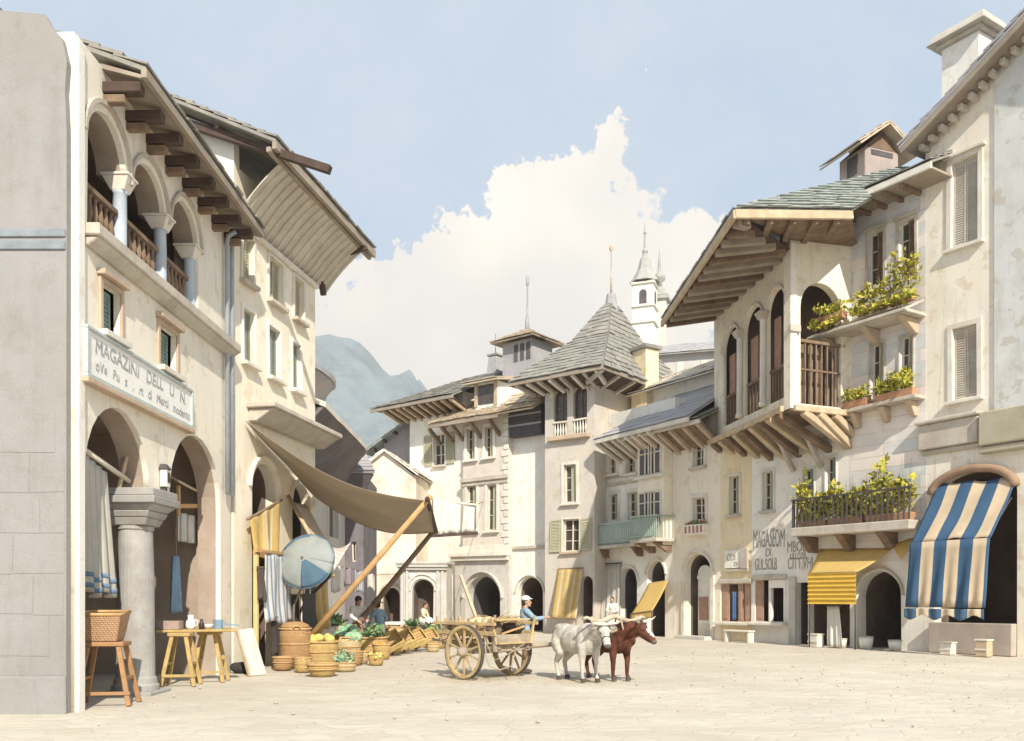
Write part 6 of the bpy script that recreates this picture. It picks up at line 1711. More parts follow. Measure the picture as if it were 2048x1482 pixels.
# ================================================================= MARKET IN FRONT OF THE YELLOW HOUSE
W1 = wicker('straw wicker', (.60, .43, .17), (.30, .19, .08))
W2 = wicker('brown wicker', (.50, .31, .14), (.23, .13, .07))
W3 = wicker('pale wicker', (.68, .55, .32), (.36, .25, .13))
def basket(label, px, py, r, h, m, taper=.8, lid=False, handles=True, name='basket', z0=None, group='market baskets', Y=None):
    """px,py = where the base meets the ground"""
    Y = Y or EYE * FPX / (py - HY)
    p = at(px, HY, Y)
    t = thing(name, label, 'basket', (p.x, p.y, z0 or 0), rnd(0, 3), group)
    b = MB(); b.lathe([(r * taper, 0), (r * (taper + .12), h * .3), (r * .98, h * .75), (r, h), (r * .9, h), (r * .82, h * .55), (0, h * .5)], n=20); b.build('body', m, t, smooth=True)
    b = MB(); pts = [(r * math.cos(k * PI / 12), r * math.sin(k * PI / 12), h) for k in range(25)]; b.tube(pts, r * .07, 6); b.tube([(q[0] * .97, q[1] * .97, h * .62) for q in pts], r * .05, 6); b.build('rim', M_WARMWOOD, t, smooth=True)
    if handles:
        for sg in (-1, 1):
            b = MB(); b.tube([(sg * r, -r * .2, h), (sg * r * 1.12, -r * .1, h + r * .22), (sg * r * 1.12, r * .1, h + r * .22), (sg * r, r * .2, h)], r * .055, 6); b.build('handle', M_WARMWOOD, t, smooth=True)
    if lid:
        b = MB(); b.lathe([(r * .95, h + .02), (r * .9, h + .08), (r * .5, h + .16), (0, h + .18)], n=20); b.build('lid', m, t, smooth=True)
    return p
def heap(label, cat, name, c, rx, ry, rz, n, r, m, leafy=False):
    b = MB()
    if leafy: leafcloud(b, [((0, 0, rz * .5), rx, ry, rz)], n, r)
    else:
        for _ in range(n):
            while True:
                x, y = rnd(-1, 1), rnd(-1, 1)
                if x * x + y * y < 1: break
            zz = rz * (1 - x * x - y * y) * rnd(.4, 1)
            b.ell((x * rx, y * ry, zz), r * rnd(.8, 1.2), r * rnd(.8, 1.2), r * rnd(.75, 1), n=8, m=6)
    o = b.build(name, m, smooth=not leafy); o.location = c
    tag(o, label, cat, None, 'stuff'); return o
M_GREENVEG = mat('green leaves of vegetables', (.17, .30, .13), var=.3, scale=8, tint=(.32, .40, .18))
M_MELON = mat('yellow gourd skin', (.68, .50, .14), var=.2, scale=6, tint=(.5, .55, .2))
M_CAB = mat('cabbage leaves', (.22, .40, .25), var=.3, scale=8, tint=(.42, .52, .34))
def market():
    # hamper, baskets and crates along the front
    def gy(x): return lerp(1326, 1293, (x - 545) / 330)
    p = basket('tall domed brown wicker hamper with a lid, behind the long yellow pole', 590, 1336, .38, .95, W2, taper=.85, lid=True, name='wicker_hamper')
    p = basket('wide straw basket heaped with yellow gourds, second from the long pole', 642, 1334, .42, .62, W1)
    heap('yellow gourds heaped in the wide straw basket', 'gourds', 'gourds', (p.x, p.y, .55), .30, .30, .28, 12, .13, M_MELON)
    basket('low shallow straw basket alone on the paving in front of the others', 645, 1352, .34, .26, W1, taper=.7, handles=False)
    p = basket('pale wicker basket under the big green cabbages', 694, 1324, .38, .66, W3)
    heap('green cabbages piled on the pale wicker basket', 'cabbages', 'cabbages', (p.x, p.y, .6), .34, .3, .3, 9, .17, M_CAB)
    p = basket('broad straw basket with a wooden rim, left of the tilted crates', 742, 1316, .46, .58, W1, taper=.86)
    heap('leafy greens on the broad straw basket', 'greens', 'leafy_greens', (p.x, p.y, .55), .4, .35, .25, 160, .2, M_GREENVEG, True)
    p = basket('small brown basket tucked between hamper and gourds', 614, 1330, .22, .45, W2)
    p = basket('small pale basket standing behind the gourds', 668, 1316, .26, .85, W3)
    extra = [('narrow straw basket squeezed between the gourds and the pale basket', 668, 1331, .2, .42, W1), ('low brown basket in front of the hamper, at the foot of the pole', 566, 1340, .24, .3, W2),
             ('round brown basket in front of the cabbages', 706, 1330, .26, .34, W2), ('little pale basket at the front right of the cabbages', 722, 1327, .2, .3, W3), ('straw basket at the right of the greens, touching the crates', 764, 1318, .24, .4, W1),
             ('pale tall basket behind the man in the blue jacket', 790, 1296, .3, .7, W3), ('brown basket at the far right end behind the crates', 862, 1294, .34, .5, W2), ('straw basket last in the row towards the cart', 878, 1296, .26, .36, W1)]
    for (lab, x, y, r, h, m) in extra: basket(lab, x, y, r, h, m, handles=h > .35)
    pp = at(764, HY, EYE * FPX / 123); heap('small orange yellow fruit in the straw basket by the crates', 'fruit', 'yellow_fruit', (pp.x, pp.y, .34), .18, .18, .12, 16, .06, mat('orange fruit', (.66, .36, .08), var=.2, scale=6))
    pp = at(862, HY, EYE * FPX / 99); heap('leafy greens on the far brown basket behind the crates', 'greens', 'leafy_greens', (pp.x, pp.y, .45), .3, .3, .2, 110, .18, M_GREENVEG, True)
    more = [('small straw basket on the paving before the orange fruit', 752, 1330, .2, .26, W1), ('flat pale basket in front of the pale cabbage basket', 690, 1342, .26, .2, W3), ('straw basket between the low brown one and the hamper', 606, 1344, .2, .32, W1),
            ('round straw basket behind the cabbages and left of the woman', 684, 1306, .3, .78, W1), ('brown basket behind the greens, in front of the man', 756, 1302, .34, .72, W2), ('pale basket behind the first tilted crate', 776, 1298, .3, .62, W3),
            ('small brown basket under the second prop pole', 724, 1306, .24, .6, W2), ('straw basket behind the third crate', 826, 1291, .32, .66, W1), ('low pale basket before the last crate', 866, 1303, .22, .24, W3)]
    for (lab, x, y, r, h, m) in more: basket(lab, x, y, r, h, m, handles=h > .5)
    for (lab, nm, x, y, z, m, n, r, leafy) in (('red tomatoes heaped in the round straw basket behind the cabbages', 'tomatoes', 684, 1306, .68, mat('tomato skin', (.42, .10, .05), var=.2, scale=7, rough=.5), 22, .06, False), ('brown onions heaped in the brown basket before the man', 'onions', 756, 1302, .62, mat('onion skin', (.46, .27, .13), var=.25, scale=9), 26, .06, False), ('green leaves standing in the straw basket behind the crates', 'leafy_greens', 826, 1291, .6, M_GREENVEG, 110, .2, True), ('pale green salad leaves in the flat pale basket in front', 'salad_leaves', 690, 1342, .16, M_CAB, 90, .13, True), ('green pears in the small basket on the paving', 'pears', 752, 1330, .2, M_MELON, 14, .05, False)):
        pp = at(x, HY, EYE * FPX / (y - HY)); heap(lab, nm.replace('_', ' '), nm, (pp.x, pp.y, z), .24, .24, .18, n, r, m, leafy)
    # laundry line of cloths behind the prop poles
    p0, p1 = at(660, 1128, 26.2), at(752, 1150, 29.5)
    t = thing('laundry_line', 'line of grey and white cloths hung under the canvas, behind the market woman', 'laundry', p0)
    inv = Matrix.Translation(t.location).inverted()
    b = MB(); b.tube([p0 + V((-.6, -.4, .05)), p0, p1, p1 + V((.6, .5, .05))], .012, 6); b.build('cord', M_WOOD, t, M=inv)
    for k, (s0, s1, h, m) in enumerate(((.02, .2, .8, M_WHITEC), (.26, .44, .55, cloth('mauve cloth', (.40, .33, .35), .2)), (.5, .74, .7, M_BWST), (.8, .98, .5, M_WHITEC))):
        b = MB(); b.sheet(lambda u, v: p0.lerp(p1, lerp(s0, s1, u)) + V((.03 * math.sin(u * 9 + k), .05 * math.sin(u * 12 + k) * v, -h * v - .05 * math.sin(u * 5 + k) * v)), 14, 8); b.build('cloth', m, t, smooth=True, solid=.008, M=inv)
    # tilted crates
    for i, (x, y) in enumerate(((776, 1312), (800, 1308), (824, 1304), (848, 1300))):
        lab = ['tilted straw coloured crate nearest the broad basket', 'second tilted crate, leaning behind the nearest one', 'third tilted crate, between second and last', 'last tilted crate of the row, nearest the cart'][i]
        Y = EYE * FPX / (y - HY); p = at(x, HY, Y)
        t = thing('tilted_crate', lab, 'crate', (p.x, p.y, .02), .35, 'tilted crates at the end of the stall')
        R_ = Matrix.Rotation(-.50 + i * .07, 4, 'Y') @ Matrix.Rotation(.75 - i * .05, 4, 'X')
        for j in range(5):
            b = MB(); b.box(-.42, .42, lerp(-.26, .18, j / 4), lerp(-.26, .18, j / 4) + .085, .05, .07); b.build('slat', W1 if j % 2 else M_WARMWOOD, t, M=Matrix.Translation((0, 0, .28)) @ R_)
        b = MB(); b.box(-.44, .44, -.28, -.26, .0, .2); b.box(-.44, .44, .26, .28, .0, .2); b.box(-.44, -.42, -.26, .26, .0, .2); b.box(.42, .44, -.26, .26, .0, .2); b.build('side', mat('straw yellow crate wood', (.60, .44, .18), var=.2, scale=5), t, M=Matrix.Translation((0, 0, .28)) @ R_)
        b = MB(); b.beam((.2, .26, 0.0), (.14, .16, .42), .05, .05); b.beam((-.2, .26, 0.0), (-.14, .16, .30), .05, .05); b.build('crate_leg', M_WOOD, t)
    # long stall table behind with legs
    A, B = FL2.w(1.0, 1.0), at(735, HY, 27.5); A.z = 0
    A = at(512, HY, 22.6); 
    d = (B - A); ln = 3.4
    t = thing('market_table', 'white cloth covered market table behind the baskets', 'table', (A.x + .2, A.y + .4, 0), math.atan2(1.0, .55))
    b = MB(); b.box(0, ln, -.4, .4, .82, .88); b.build('top', M_PALEWOOD, t)
    b = MB(); b.sheet(lambda u, v: (lerp(-.03, ln + .03, u), -.42 - .03 * math.sin(u * 30) * v, .885 - .55 * v), 40, 5); b.sheet(lambda u, v: (lerp(-.03, ln + .03, u), lerp(-.42, .42, v), .887), 6, 2); b.build('tablecloth', M_WHITEC, t, smooth=True, solid=.008)
    for x in (.1, ln - .1):
        for y in (-.33, .33):
            b = MB(); b.box(x - .03, x + .03, y - .03, y + .03, 0, .82); b.build('leg', M_WARMWOOD, t)
    heap('pale folded linen and small goods on the market table', 'linen', 'folded_linen', (t.location.x + .5, t.location.y + .9, .89), .3, .6, .18, 26, .11, M_WHITEC)
    heap('bunches of greens on the market table by the woman', 'greens', 'bunched_greens', (t.location.x + 1.3, t.location.y + 2.2, .89), .3, .5, .16, 120, .2, M_GREENVEG, True)
    # stall frame with striped hangings
    F = FL2.sub(.0, .55)
    t = fthing('stall_frame', 'pale timber stall frame with a crossbar against the yellow house', 'stall', F)
    q = lambda px, py: F.uz(px, py)
    (ua, _), (ub, _), (uc, _) = q(512, 1100), q(594, 1100), q(640, 1100)
    zc = F.z(540, 1181)
    for u, zt in ((ua, F.z(512, 1110)), (ub, F.z(594, 1130)), (uc, F.z(640, 1120))):
        b = MB(); b.box(u - .05, u + .05, -.05, .05, 0, zt); b.build('post', M_YELW, t, bevel=.01)
    b = MB(); b.beam((ua, -.06, zc), (uc, -.06, zc), .05, .14); b.build('crossbar', M_PALEWOOD, t)
    b = MB(); zz = F.z(594, 1110); b.beam((ua, 0, zz), (uc, 0, zz), .06, .07); b.build('top_rail', M_WARMWOOD, t)
    hang = [('striped_sheet', 'blue and white striped sheet draped over the stall crossbar', 523, 575, 1110, 1245, M_BWST, 'cloth'),
            ('dark_coat', 'dark brown coat hanging at the left end of the stall', 507, 521, 1135, 1200, cloth('dark brown cloth', (.09, .07, .06), .05), 'coat'),
            ('black_coat', 'black coat hanging beside the middle stall post', 572, 592, 1190, 1265, cloth('black cloth', (.045, .042, .045), .05), 'coat'),
            ('grey_jacket', 'dark grey jacket hanging between the two right stall posts', 600, 626, 1170, 1262, cloth('dark grey cloth', (.10, .10, .10), .05), 'jacket'),
            ('ochre_cloth', 'ochre yellow cloth hung on the last stall post', 627, 650, 1150, 1255, M_YELC, 'cloth'),
            ('brown_trousers', 'dark trousers hanging low behind the hamper', 535, 556, 1235, 1310, cloth('brown black cloth', (.06, .05, .045), .05), 'trousers')]
    for (nm, lab, x0, x1, y0, y1, m, cat) in hang:
        u0, u1 = F.u(x0), F.u(x1); c = (x0 + x1) / 2; z1, z0 = F.z(c, y0), F.z(c, y1)
        t2 = fthing(nm, lab, cat, F, 0, .09)
        b = MB(); b.sheet(lambda u, v: (lerp(u0, u1, u) + .06 * math.sin(v * 4 + u0 * 9) * v, .04 * math.sin(u * 14 + v * 2) * (.4 + v) - .05 * v, lerp(z1, z0 + .06 * math.sin(u * 7), v)), 16, 14); b.build('cloth', m, t2, smooth=True, solid=.012)
        b = MB(); b.beam((u0 - .03, 0, z1 + .01), (u1 + .03, 0, z1 + .01), .03, .03); b.build('hanging_rod', M_WOOD, t2)
    # yellow hanging cloth on the wall
    G = FL2
    A, B, C, D = wf(G, 500, 1036, .15), wf(G, 560, 1002, .15), wf(G, 558, 1112, .35), wf(G, 508, 1104, .35)
    t = thing('yellow_wall_cloth', 'ochre yellow cloth hanging from a pole on the yellow house wall', 'cloth', A)
    inv = Matrix.Translation(t.location).inverted()
    b = MB(); b.sheet(lambda u, v: bil(A, B, C, D, u, v) + F_n(G, .05 * math.sin(u * 16) * (.3 + v)), 26, 10); b.build('cloth', M_YELC, t, smooth=True, solid=.012, M=inv)
    b = MB(); b.tube([A.lerp(B, -.08), A.lerp(B, 1.06)], .035, 8); b.build('hanging_pole', M_WOOD, t, M=inv)
    b = MB(); b.beam(D, C.lerp(D, -.9) + V((0, 0, -.25)), .05, .12); b.build('lower_batten', M_WARMWOOD, t, M=inv)
    # white striped side awning on a raking pole
    P0 = wf(G, 586, 1004, .2); P1 = at(664, 1148, 21.6); P2_ = at(702, 1084, 22.6); P3_ = wf(G, 612, 1010, .1)
    t = thing('white_side_awning', 'small white pinstriped awning on a raking pole beside the round parasol', 'awning', P0)
    inv = Matrix.Translation(t.location).inverted()
    def sa(u, v):
        a1 = P0.lerp(P1, v); b1 = P3_.lerp(P2_, v ** .8) + V((0, 0, -.5 * math.sin(PI * v)))
        return a1.lerp(b1, u)
    b = MB(); b.sheet(sa, 14, 16); b.build('cloth', M_PINKST, t, smooth=True, solid=.01, M=inv)
    b = MB(); b.tube([P0 + V((-.1, -.1, .15)), P1 + V((.03, 0, -.06))], .055, 8); b.build('raking_pole', M_TANWOOD, t, M=inv, smooth=True)
    b = MB(); b.tube([P1, P1 + V((-.55, .5, -.45))], .04, 8); b.build('stay', M_DKWOOD, t, M=inv)
    # parasol
    c = at(606, 1116, 21.2)
    t = thing('round_parasol', 'large round blue grey parasol tilted towards the square', 'parasol', (c.x, c.y, 0))
    Mx = Matrix.Translation((0, 0, c.z)) @ Matrix.Rotation(math.radians(-28), 4, 'Z') @ Matrix.Rotation(math.radians(70), 4, 'X') @ Matrix.Rotation(.3, 4, 'Y')
    r = .70
    ns = 10
    def gore(k0, k1, r0, r1, dz): 
        return lambda u, v: (lerp(r0, r1, v) * r * math.cos(lerp(k0, k1, u) * 2 * PI / ns), lerp(r0, r1, v) * r * math.sin(lerp(k0, k1, u) * 2 * PI / ns), -.24 * lerp(r0, r1, v) ** 2 * (1 + .06 * math.cos(lerp(k0, k1, u) * 2 * PI)) + .02 + dz)
    b = MB(); b.sheet(gore(0, ns, 0, 1, 0), 60, 8); b.build('canopy', cloth('grey blue parasol cloth', (.40, .43, .42), .3, var=.12, scale=2), t, smooth=True, solid=.008, M=Mx)
    b = MB(); b.sheet(gore(7.6, 9.4, .12, .99, .012), 12, 8); b.build('blue_panel', cloth('deep blue parasol cloth', (.12, .20, .28), .2, var=.15, scale=3), t, smooth=True, solid=.006, M=Mx)
    b = MB(); b.sheet(gore(2.6, 4.4, .88, 1.0, .012), 12, 3); b.build('blue_border', cloth('deep blue parasol cloth', (.12, .20, .28), .2), t, smooth=True, solid=.006, M=Mx)
    b = MB(); pts = [(r * math.cos(k * PI / 16), r * math.sin(k * PI / 16), -.22) for k in range(33)]; b.tube(pts, .018, 6); b.build('edge_binding', cloth('deep blue parasol cloth', (.12, .20, .28), .2), t, smooth=True, M=Mx)
    b = MB(); b.tube([Mx @ V((0, 0, .08)), Mx @ V((0, 0, -.5)), V((-.35, .55, 1.5)), V((-.4, .6, 0))], .028, 8); b.build('pole', M_WOOD, t, smooth=True)
    # leaning boards and a dark sack by the pier
    p = at(518, 1352, 19.4)
    t = thing('leaning_board', 'tall white board leaning at the foot of the yellow house corner', 'board', (p.x, p.y, 0), 1.0)
    b = MB(); b.hexa([(-.22, 0, 0), (.22, 0, 0), (.22, .04, 0), (-.22, .04, 0), (-.22, .42, .98), (.2, .42, 1.02), (.2, .46, 1.02), (-.22, .46, .98)]); b.build('panel', mat('chalky board paint', (.62, .58, .51), var=.12, scale=4, streak=.4), t, bevel=.008)
    b = MB(); b.hexa([(-.27, -.02, 0), (-.22, -.02, 0), (-.22, .05, 0), (-.27, .05, 0), (-.27, .40, 1.0), (-.22, .40, 1.0), (-.22, .47, 1.0), (-.27, .47, 1.0)]); b.build('edge_batten', M_TANWOOD, t)
    p = at(484, 1346, 20)
    b = MB(); b.ell((0, 0, .11), .26, .2, .14); b.ell((.12, .02, .17), .14, .14, .1); b.ell((-.14, 0, .13), .14, .15, .11); o = b.build('dark_sack', mat('black sacking', (.04, .038, .036), var=.3, scale=8), remesh=.025, sm_it=4); tag(o, 'low black sack slumped at the foot of the arcade pier', 'sack'); o.location = (p.x, p.y, 0)
    p = at(672, 1300, 25.6)
    t = thing('brown_chair', 'plain red brown wooden chair behind the baskets', 'chair', (p.x, p.y, 0), .6)
    for x in (-.2, .2):
        b = MB(); b.box(x - .02, x + .02, -.2, -.16, 0, .45); b.build('leg', M_REDWOOD, t)
        b = MB(); b.box(x - .02, x + .02, .18, .22, 0, 1.1); b.build('leg', M_REDWOOD, t)
    b = MB(); b.box(-.24, .24, -.22, .24, .45, .49); b.build('seat', M_REDWOOD, t)
    b = MB(); b.box(-.18, .18, .185, .215, .8, 1.08); b.build('backrest', M_REDWOOD, t)
    # barrels lying on the low stone ledge beyond, seen end on
    p = at(845, HY, 41.5)
    t = thing('stone_bench', 'long low stone bench in front of the carved portal', 'bench', (p.x, p.y, 0), -.15)
    b = MB(); b.box(-1.7, 1.7, -.4, .4, .42, .56); b.build('seat', M_TRIM, t, bevel=.02)
    for x in (-1.4, 0, 1.4):
        b = MB(); b.box(x - .15, x + .15, -.3, .3, 0, .42); b.build('support', M_STONE, t, bevel=.02)
    for i, px in enumerate((822, 868)):
        q = at(px, HY, 36.5)
        t = thing('small_barrel', ['small pale barrel lying end on, left of the pair before the stone bench', 'small pale barrel lying end on, right of the pair before the stone bench'][i], 'barrel', (q.x, q.y, .34), 0, 'barrels before the stone bench')
        R_ = Matrix.Rotation(PI / 2, 3, 'X')
        b = MB(); b.lathe([(.25, -.4), (.33, -.2), (.34, 0), (.33, .2), (.25, .4)], n=18, M=R_); b.build('staves', M_TANWOOD, t, smooth=True)
        b = MB(); b.lathe([(.255, .38), (.0, .385)], n=18, M=R_); b.lathe([(.0, -.39), (.255, -.385)], n=18, M=R_); b.build('end', mat('pale barrel end', (.66, .56, .38), var=.15, scale=5), t)
        b = MB()
        for z_ in (-.3, -.12, .12, .3): rr = .345 if abs(z_) < .2 else .31; b.lathe([(rr, z_ - .025), (rr + .01, z_), (rr, z_ + .025)], n=18, M=R_)
        b.build('hoops', M_IRON, t)
    heap('green melons heaped on the ground before the barrels', 'melons', 'green_melons', (at(845, HY, 35).x, 35, .12), .55, .4, .22, 14, .16, M_CAB)
M_YELW = mat('ochre stall post', (.66, .47, .22), var=.15, scale=4)
market()

# ================================================================= PLANTS ON THE RIGHT BALCONIES
M_LEAFY = mat('yellow green balcony leaves', (.46, .41, .06), var=.35, scale=7, tint=(.33, .33, .06))
M_LEAFD = mat('darker balcony leaves', (.22, .24, .05), var=.35, scale=7, tint=(.30, .29, .07))
M_TERRA = mat('terracotta', (.46, .25, .15), var=.2, scale=5)
def planter(label, F, u0, u1, y, z, h, n, size, droop=0.0, group=None, seed=1, m=None):
    t = fthing('balcony_plant', label, 'plant', F, (u0 + u1) / 2, y, z, group)
    w = (u1 - u0) / 2
    b = MB(); b.hexa([(-w, -.12, 0), (w, -.12, 0), (w, .12, 0), (-w, .12, 0), (-w - .03, -.15, .24), (w + .03, -.15, .24), (w + .03, .15, .24), (-w - .03, .15, .24)]); b.build('planter_box', M_TERRA, t, bevel=.015)
    random.seed(seed)
    k = max(3, int(w * 2 / .35)); bl = []
    for i in range(k):
        x = lerp(-w, w, (i + .5) / k) + rnd(-.08, .08); hh = h * rnd(.5, 1.1)
        bl.append(((x, rnd(-.1, .05), .22 + hh * .5), .26, .24, hh * .55))
        if droop: bl.append(((x, -.25, .1 - droop * rnd(.2, .8)), .22, .15, droop * .5))
    b = MB(); leafcloud(b, bl, n, size); b.build('foliage', m or M_LEAFY, t)
    b = MB(); leafcloud(b, [(q[0], q[1] * .8, q[2] * .8, q[3] * .7) for q in bl], n // 3, size * .9); b.build('foliage', M_LEAFD, t)
    b = MB()
    for i in range(k * 3):
        x = rnd(-w, w); b.tube([(x, 0, .2), (x + rnd(-.08, .08), rnd(-.08, .08), .2 + h * .5), (x + rnd(-.15, .15), rnd(-.15, .1), .2 + h * rnd(.6, 1))], [.012, .009, .004], 5)
    b.build('stems', M_WOOD, t)
planter('thick yellow green plant in a box at the outer end of the uppermost balcony', F2, -.75, .35, .75, ZU + .36, .55, 260, .20, .35, seed=3)
planter('tallest yellow green plant on the uppermost balcony, beside the cream gabled house', F2, .7, 1.75, .55, ZU + .36, 1.0, 322, .22, .2, seed=4)
planter('spreading yellow green plant at the inner end of the uppermost balcony', F2, 1.85, L2_ - .1, .5, ZU + .36, 1.35, 322, .22, .1, seed=5)
planter('small clump of flowers at the left end of the middle flower ledge', F2, .15, 1.0, .38, ZM, .42, 260, .15, .0, seed=6)
planter('bushier clump of flowers on the right of the middle flower ledge', F2, 1.35, L2_ - .15, .38, ZM, .75, 400, .19, .0, seed=7)
planter('leafy plant spilling over the left end of the iron railed balcony', F2, -1.6, -.5, .55, ZB, 1.45, 403, .28, .0, seed=8)
planter('leafy plant in the middle of the iron railed balcony', F2, -.35, .9, .55, ZB, 1.6, 434, .28, .0, seed=9)
planter('tall leafy plant at the right end of the iron railed balcony', F2, 1.05, L2_ - .15, .5, ZB, 1.85, 434, .28, .0, seed=10)
def flower_box():
    F, w = FB6, WB6
    t = fthing('red_flower_box', 'white window box with red flowers under the small window', 'flower box', F, (w[0] + w[1]) / 2, 0, w[2] - .62)
    hw = (w[1] - w[0]) / 2 + .2
    b = MB(); b.box(-hw, hw, -.34, -.002, 0, .42); b.build('box', M_WHITEP, t, bevel=.02)
    b = MB()
    for k in range(5): x = lerp(-hw + .1, hw - .1, k / 4); b.box(x - .05, x + .05, -.352, -.34, .08, .36)
    b.build('red_panels', mat('dull red paint', (.42, .14, .11), var=.2), t)
    b = MB(); leafcloud(b, [((0, -.17, .46), hw, .14, .12)], 160, .11); b.build('foliage', M_GREENVEG, t)
    b = MB()
    for _ in range(24): b.ell((rnd(-hw, hw), rnd(-.3, -.05), .46 + rnd(0, .14)), .035, .035, .03, n=6, m=4)
    b.build('blooms', mat('red petals', (.5, .08, .06), var=.2), t)
flower_box()

# ================================================================= SMALL THINGS ALONG THE RIGHT SHOPS
def right_goods():
    F = FR3; u = F.u
    t = fthing('bread_counter_cloth', 'blue cloth strip hanging in the brown shop window', 'cloth', F, u(1466), -.05, 0)
    z0, z1 = F.z(1466, 1240), F.z(1466, 1185)
    b = MB(); b.sheet(lambda a0, v: (lerp(-.1, .12, a0), .02 * math.sin(a0 * 12), lerp(z1, z0, v)), 8, 8); b.build('cloth', cloth('bright blue cloth', (.12, .22, .46), .1, var=.2), t, smooth=True, solid=.01)
    b = MB(); b.box(-.14, .16, -.012, .012, z1, z1 + .03); b.build('hanging_rod', M_WOOD, t)
    t = fthing('white_shop_curtain', 'white curtain hanging under the pleated yellow panel', 'curtain', F2, F2.u(1668, .9), .9)
    z1, z0 = F2.z(1668, 1212, .9), .04
    b = MB(); b.sheet(lambda a0, v: (lerp(-.28, .2 + .14 * v, a0), .04 * math.sin(a0 * 16) * (.3 + v), lerp(z1, z0, v)), 20, 10); b.build('cloth', M_WHITEC, t, smooth=True, solid=.01)
    b = MB(); b.tube([(-.32, 0, z1 + .01), (.26, 0, z1 + .01)], .02, 6); b.build('curtain_rail', M_IRON, t)
    def bench(name, label, F, u0, out, w, h, d, m):
        t = fthing(name, label, name.split('_')[-1], F, u0, out)
        b = MB(); b.box(-w / 2, w / 2, -d / 2, d / 2, h - .06, h); b.build('seat', m, t, bevel=.01)
        for x in (-w / 2 + .08, w / 2 - .08):
            b = MB(); b.box(x - .04, x + .04, -d / 2 + .03, d / 2 - .03, 0, h - .061); b.build('leg', m, t)
    bench('shop_bench', 'long pale bench below the brown shuttered shop window', F, u(1478, .7), .7, 1.3, .46, .35, M_TRIM)
    def bucket(label, F, px, out, r, h, m, nm='white_tub', tp=.8):
        t = fthing(nm, label, 'tub', F, F.u(px, out), out, 0, 'tubs before the dark shop arch')
        b = MB(); b.lathe([(r * tp, 0), (r, h), (r * .9, h), (r * .78, .04), (0, .04)], n=16); b.build('body', m, t, smooth=True)
        b = MB(); b.lathe([(r * 1.0, h - .05), (r * 1.03, h - .025), (r * 1.0, h)], n=16); b.build('rim', M_LEDGE, t)
    bucket('white tub with sloping sides in the middle of the dark shop arch', F2, 1732, .4, .24, .42, M_WHITEP)
    bucket('short white tub at the right jamb of the dark shop arch', F2, 1790, .4, .22, .34, M_WHITEP)
    bucket('pale tub beside the yellow awning post', F2, 1682, .6, .2, .32, M_TRIM)
    def crate(label, F, px, out, w, h, d, m, z=0):
        t = fthing('shop_crate', label, 'crate', F, F.u(px, out), out, z, 'crates by the right shops')
        b = MB(); b.box(-w / 2, w / 2, -d / 2, d / 2, 0, h); b.build('body', m, t, bevel=.012)
        b = MB(); b.box(-w / 2 - .02, w / 2 + .02, -d / 2 - .02, d / 2 + .02, h + .001, h + .04); b.box(-w / 2 - .01, w / 2 + .01, -d / 2 - .025, -d / 2 - .002, h * .4, h * .5); b.build('lid', M_TRIM, t)
    crate('pale crate under the left edge of the pleated yellow panel', F2, 1632, .9, .38, .42, .35, M_TRIM)
    crate('low pale box in front of the counter under the striped awning', FG, 1896, .9, .34, .34, .3, M_TRIM)
    crate('taller tan box in front of the counter under the striped awning', FG, 1968, .9, .34, .46, .3, M_TANWOOD)
    # tin sign board on the ochre house
    t = fthing('bracket_sign', 'small white sign board with a brown end on the ochre house', 'sign', F, u(1452), 0, F.z(1475, 1136))
    w = u(1500) - u(1452); h = F.z(1475, 1100) - F.z(1475, 1136)
    b = MB(); b.box(0, w * .72, -.1, -.002, 0, h); b.build('board', M_WHITEP, t, bevel=.008)
    b = MB(); b.box(w * .72 + .003, w, -.16, -.002, -.04, h + .05); b.build('end_block', M_LEDGE, t, bevel=.01)
    b = MB(); b.box(.05, w, -.14, -.002, -.13, -.042); b.build('lower_ledge', M_LEDGE, t)
    text(t, 'CUI', M_INK, .14, h * .42, h * .5, y=-.106, width=w * .36); text(t, 'DI', M_INK, w * .42, h * .12, h * .3, y=-.106)
right_goods()
# ================================================================= OXEN, CART, PEOPLE
def hide(name, base, patch, scale=2.2, lo=.5, hi=.6):
    m = mat(name, base, var=.14, scale=6, bump=.5, bscale=45, rough=.9, spec=.15, streak=.3)
    nt = m.node_tree; N, L = nt.nodes, nt.links; bs = N['Principled BSDF']; old = bs.inputs['Base Color'].links[0].from_socket
    tc = N.new('ShaderNodeTexCoord'); n = N.new('ShaderNodeTexNoise'); n.inputs['Scale'].default_value = scale; n.inputs['Detail'].default_value = 3; L.new(tc.outputs['Object'], n.inputs['Vector'])
    r = N.new('ShaderNodeValToRGB'); r.color_ramp.elements[0].position = lo; r.color_ramp.elements[0].color = (0, 0, 0, 1); r.color_ramp.elements[1].position = hi; r.color_ramp.elements[1].color = (.9, .9, .9, 1); L.new(n.outputs[0], r.inputs[0])
    mx = N.new('ShaderNodeMix'); mx.data_type = 'RGBA'; L.new(r.outputs[0], mx.inputs[0]); L.new(old, mx.inputs[6]); mx.inputs[7].default_value = (*patch, 1); L.new(mx.outputs[2], bs.inputs['Base Color'])
    return m
M_HORN = mat('pale horn', (.66, .60, .48), var=.15, scale=8, rough=.5)
M_HOOF = mat('dark hoof', (.09, .07, .06), var=.2, scale=8)
M_EYE = mat('dark eye', (.015, .012, .01), rough=.2, bump=0, var=0)
M_MUZZ = mat('dark muzzle skin', (.12, .095, .085), var=.2, scale=9, rough=.5)
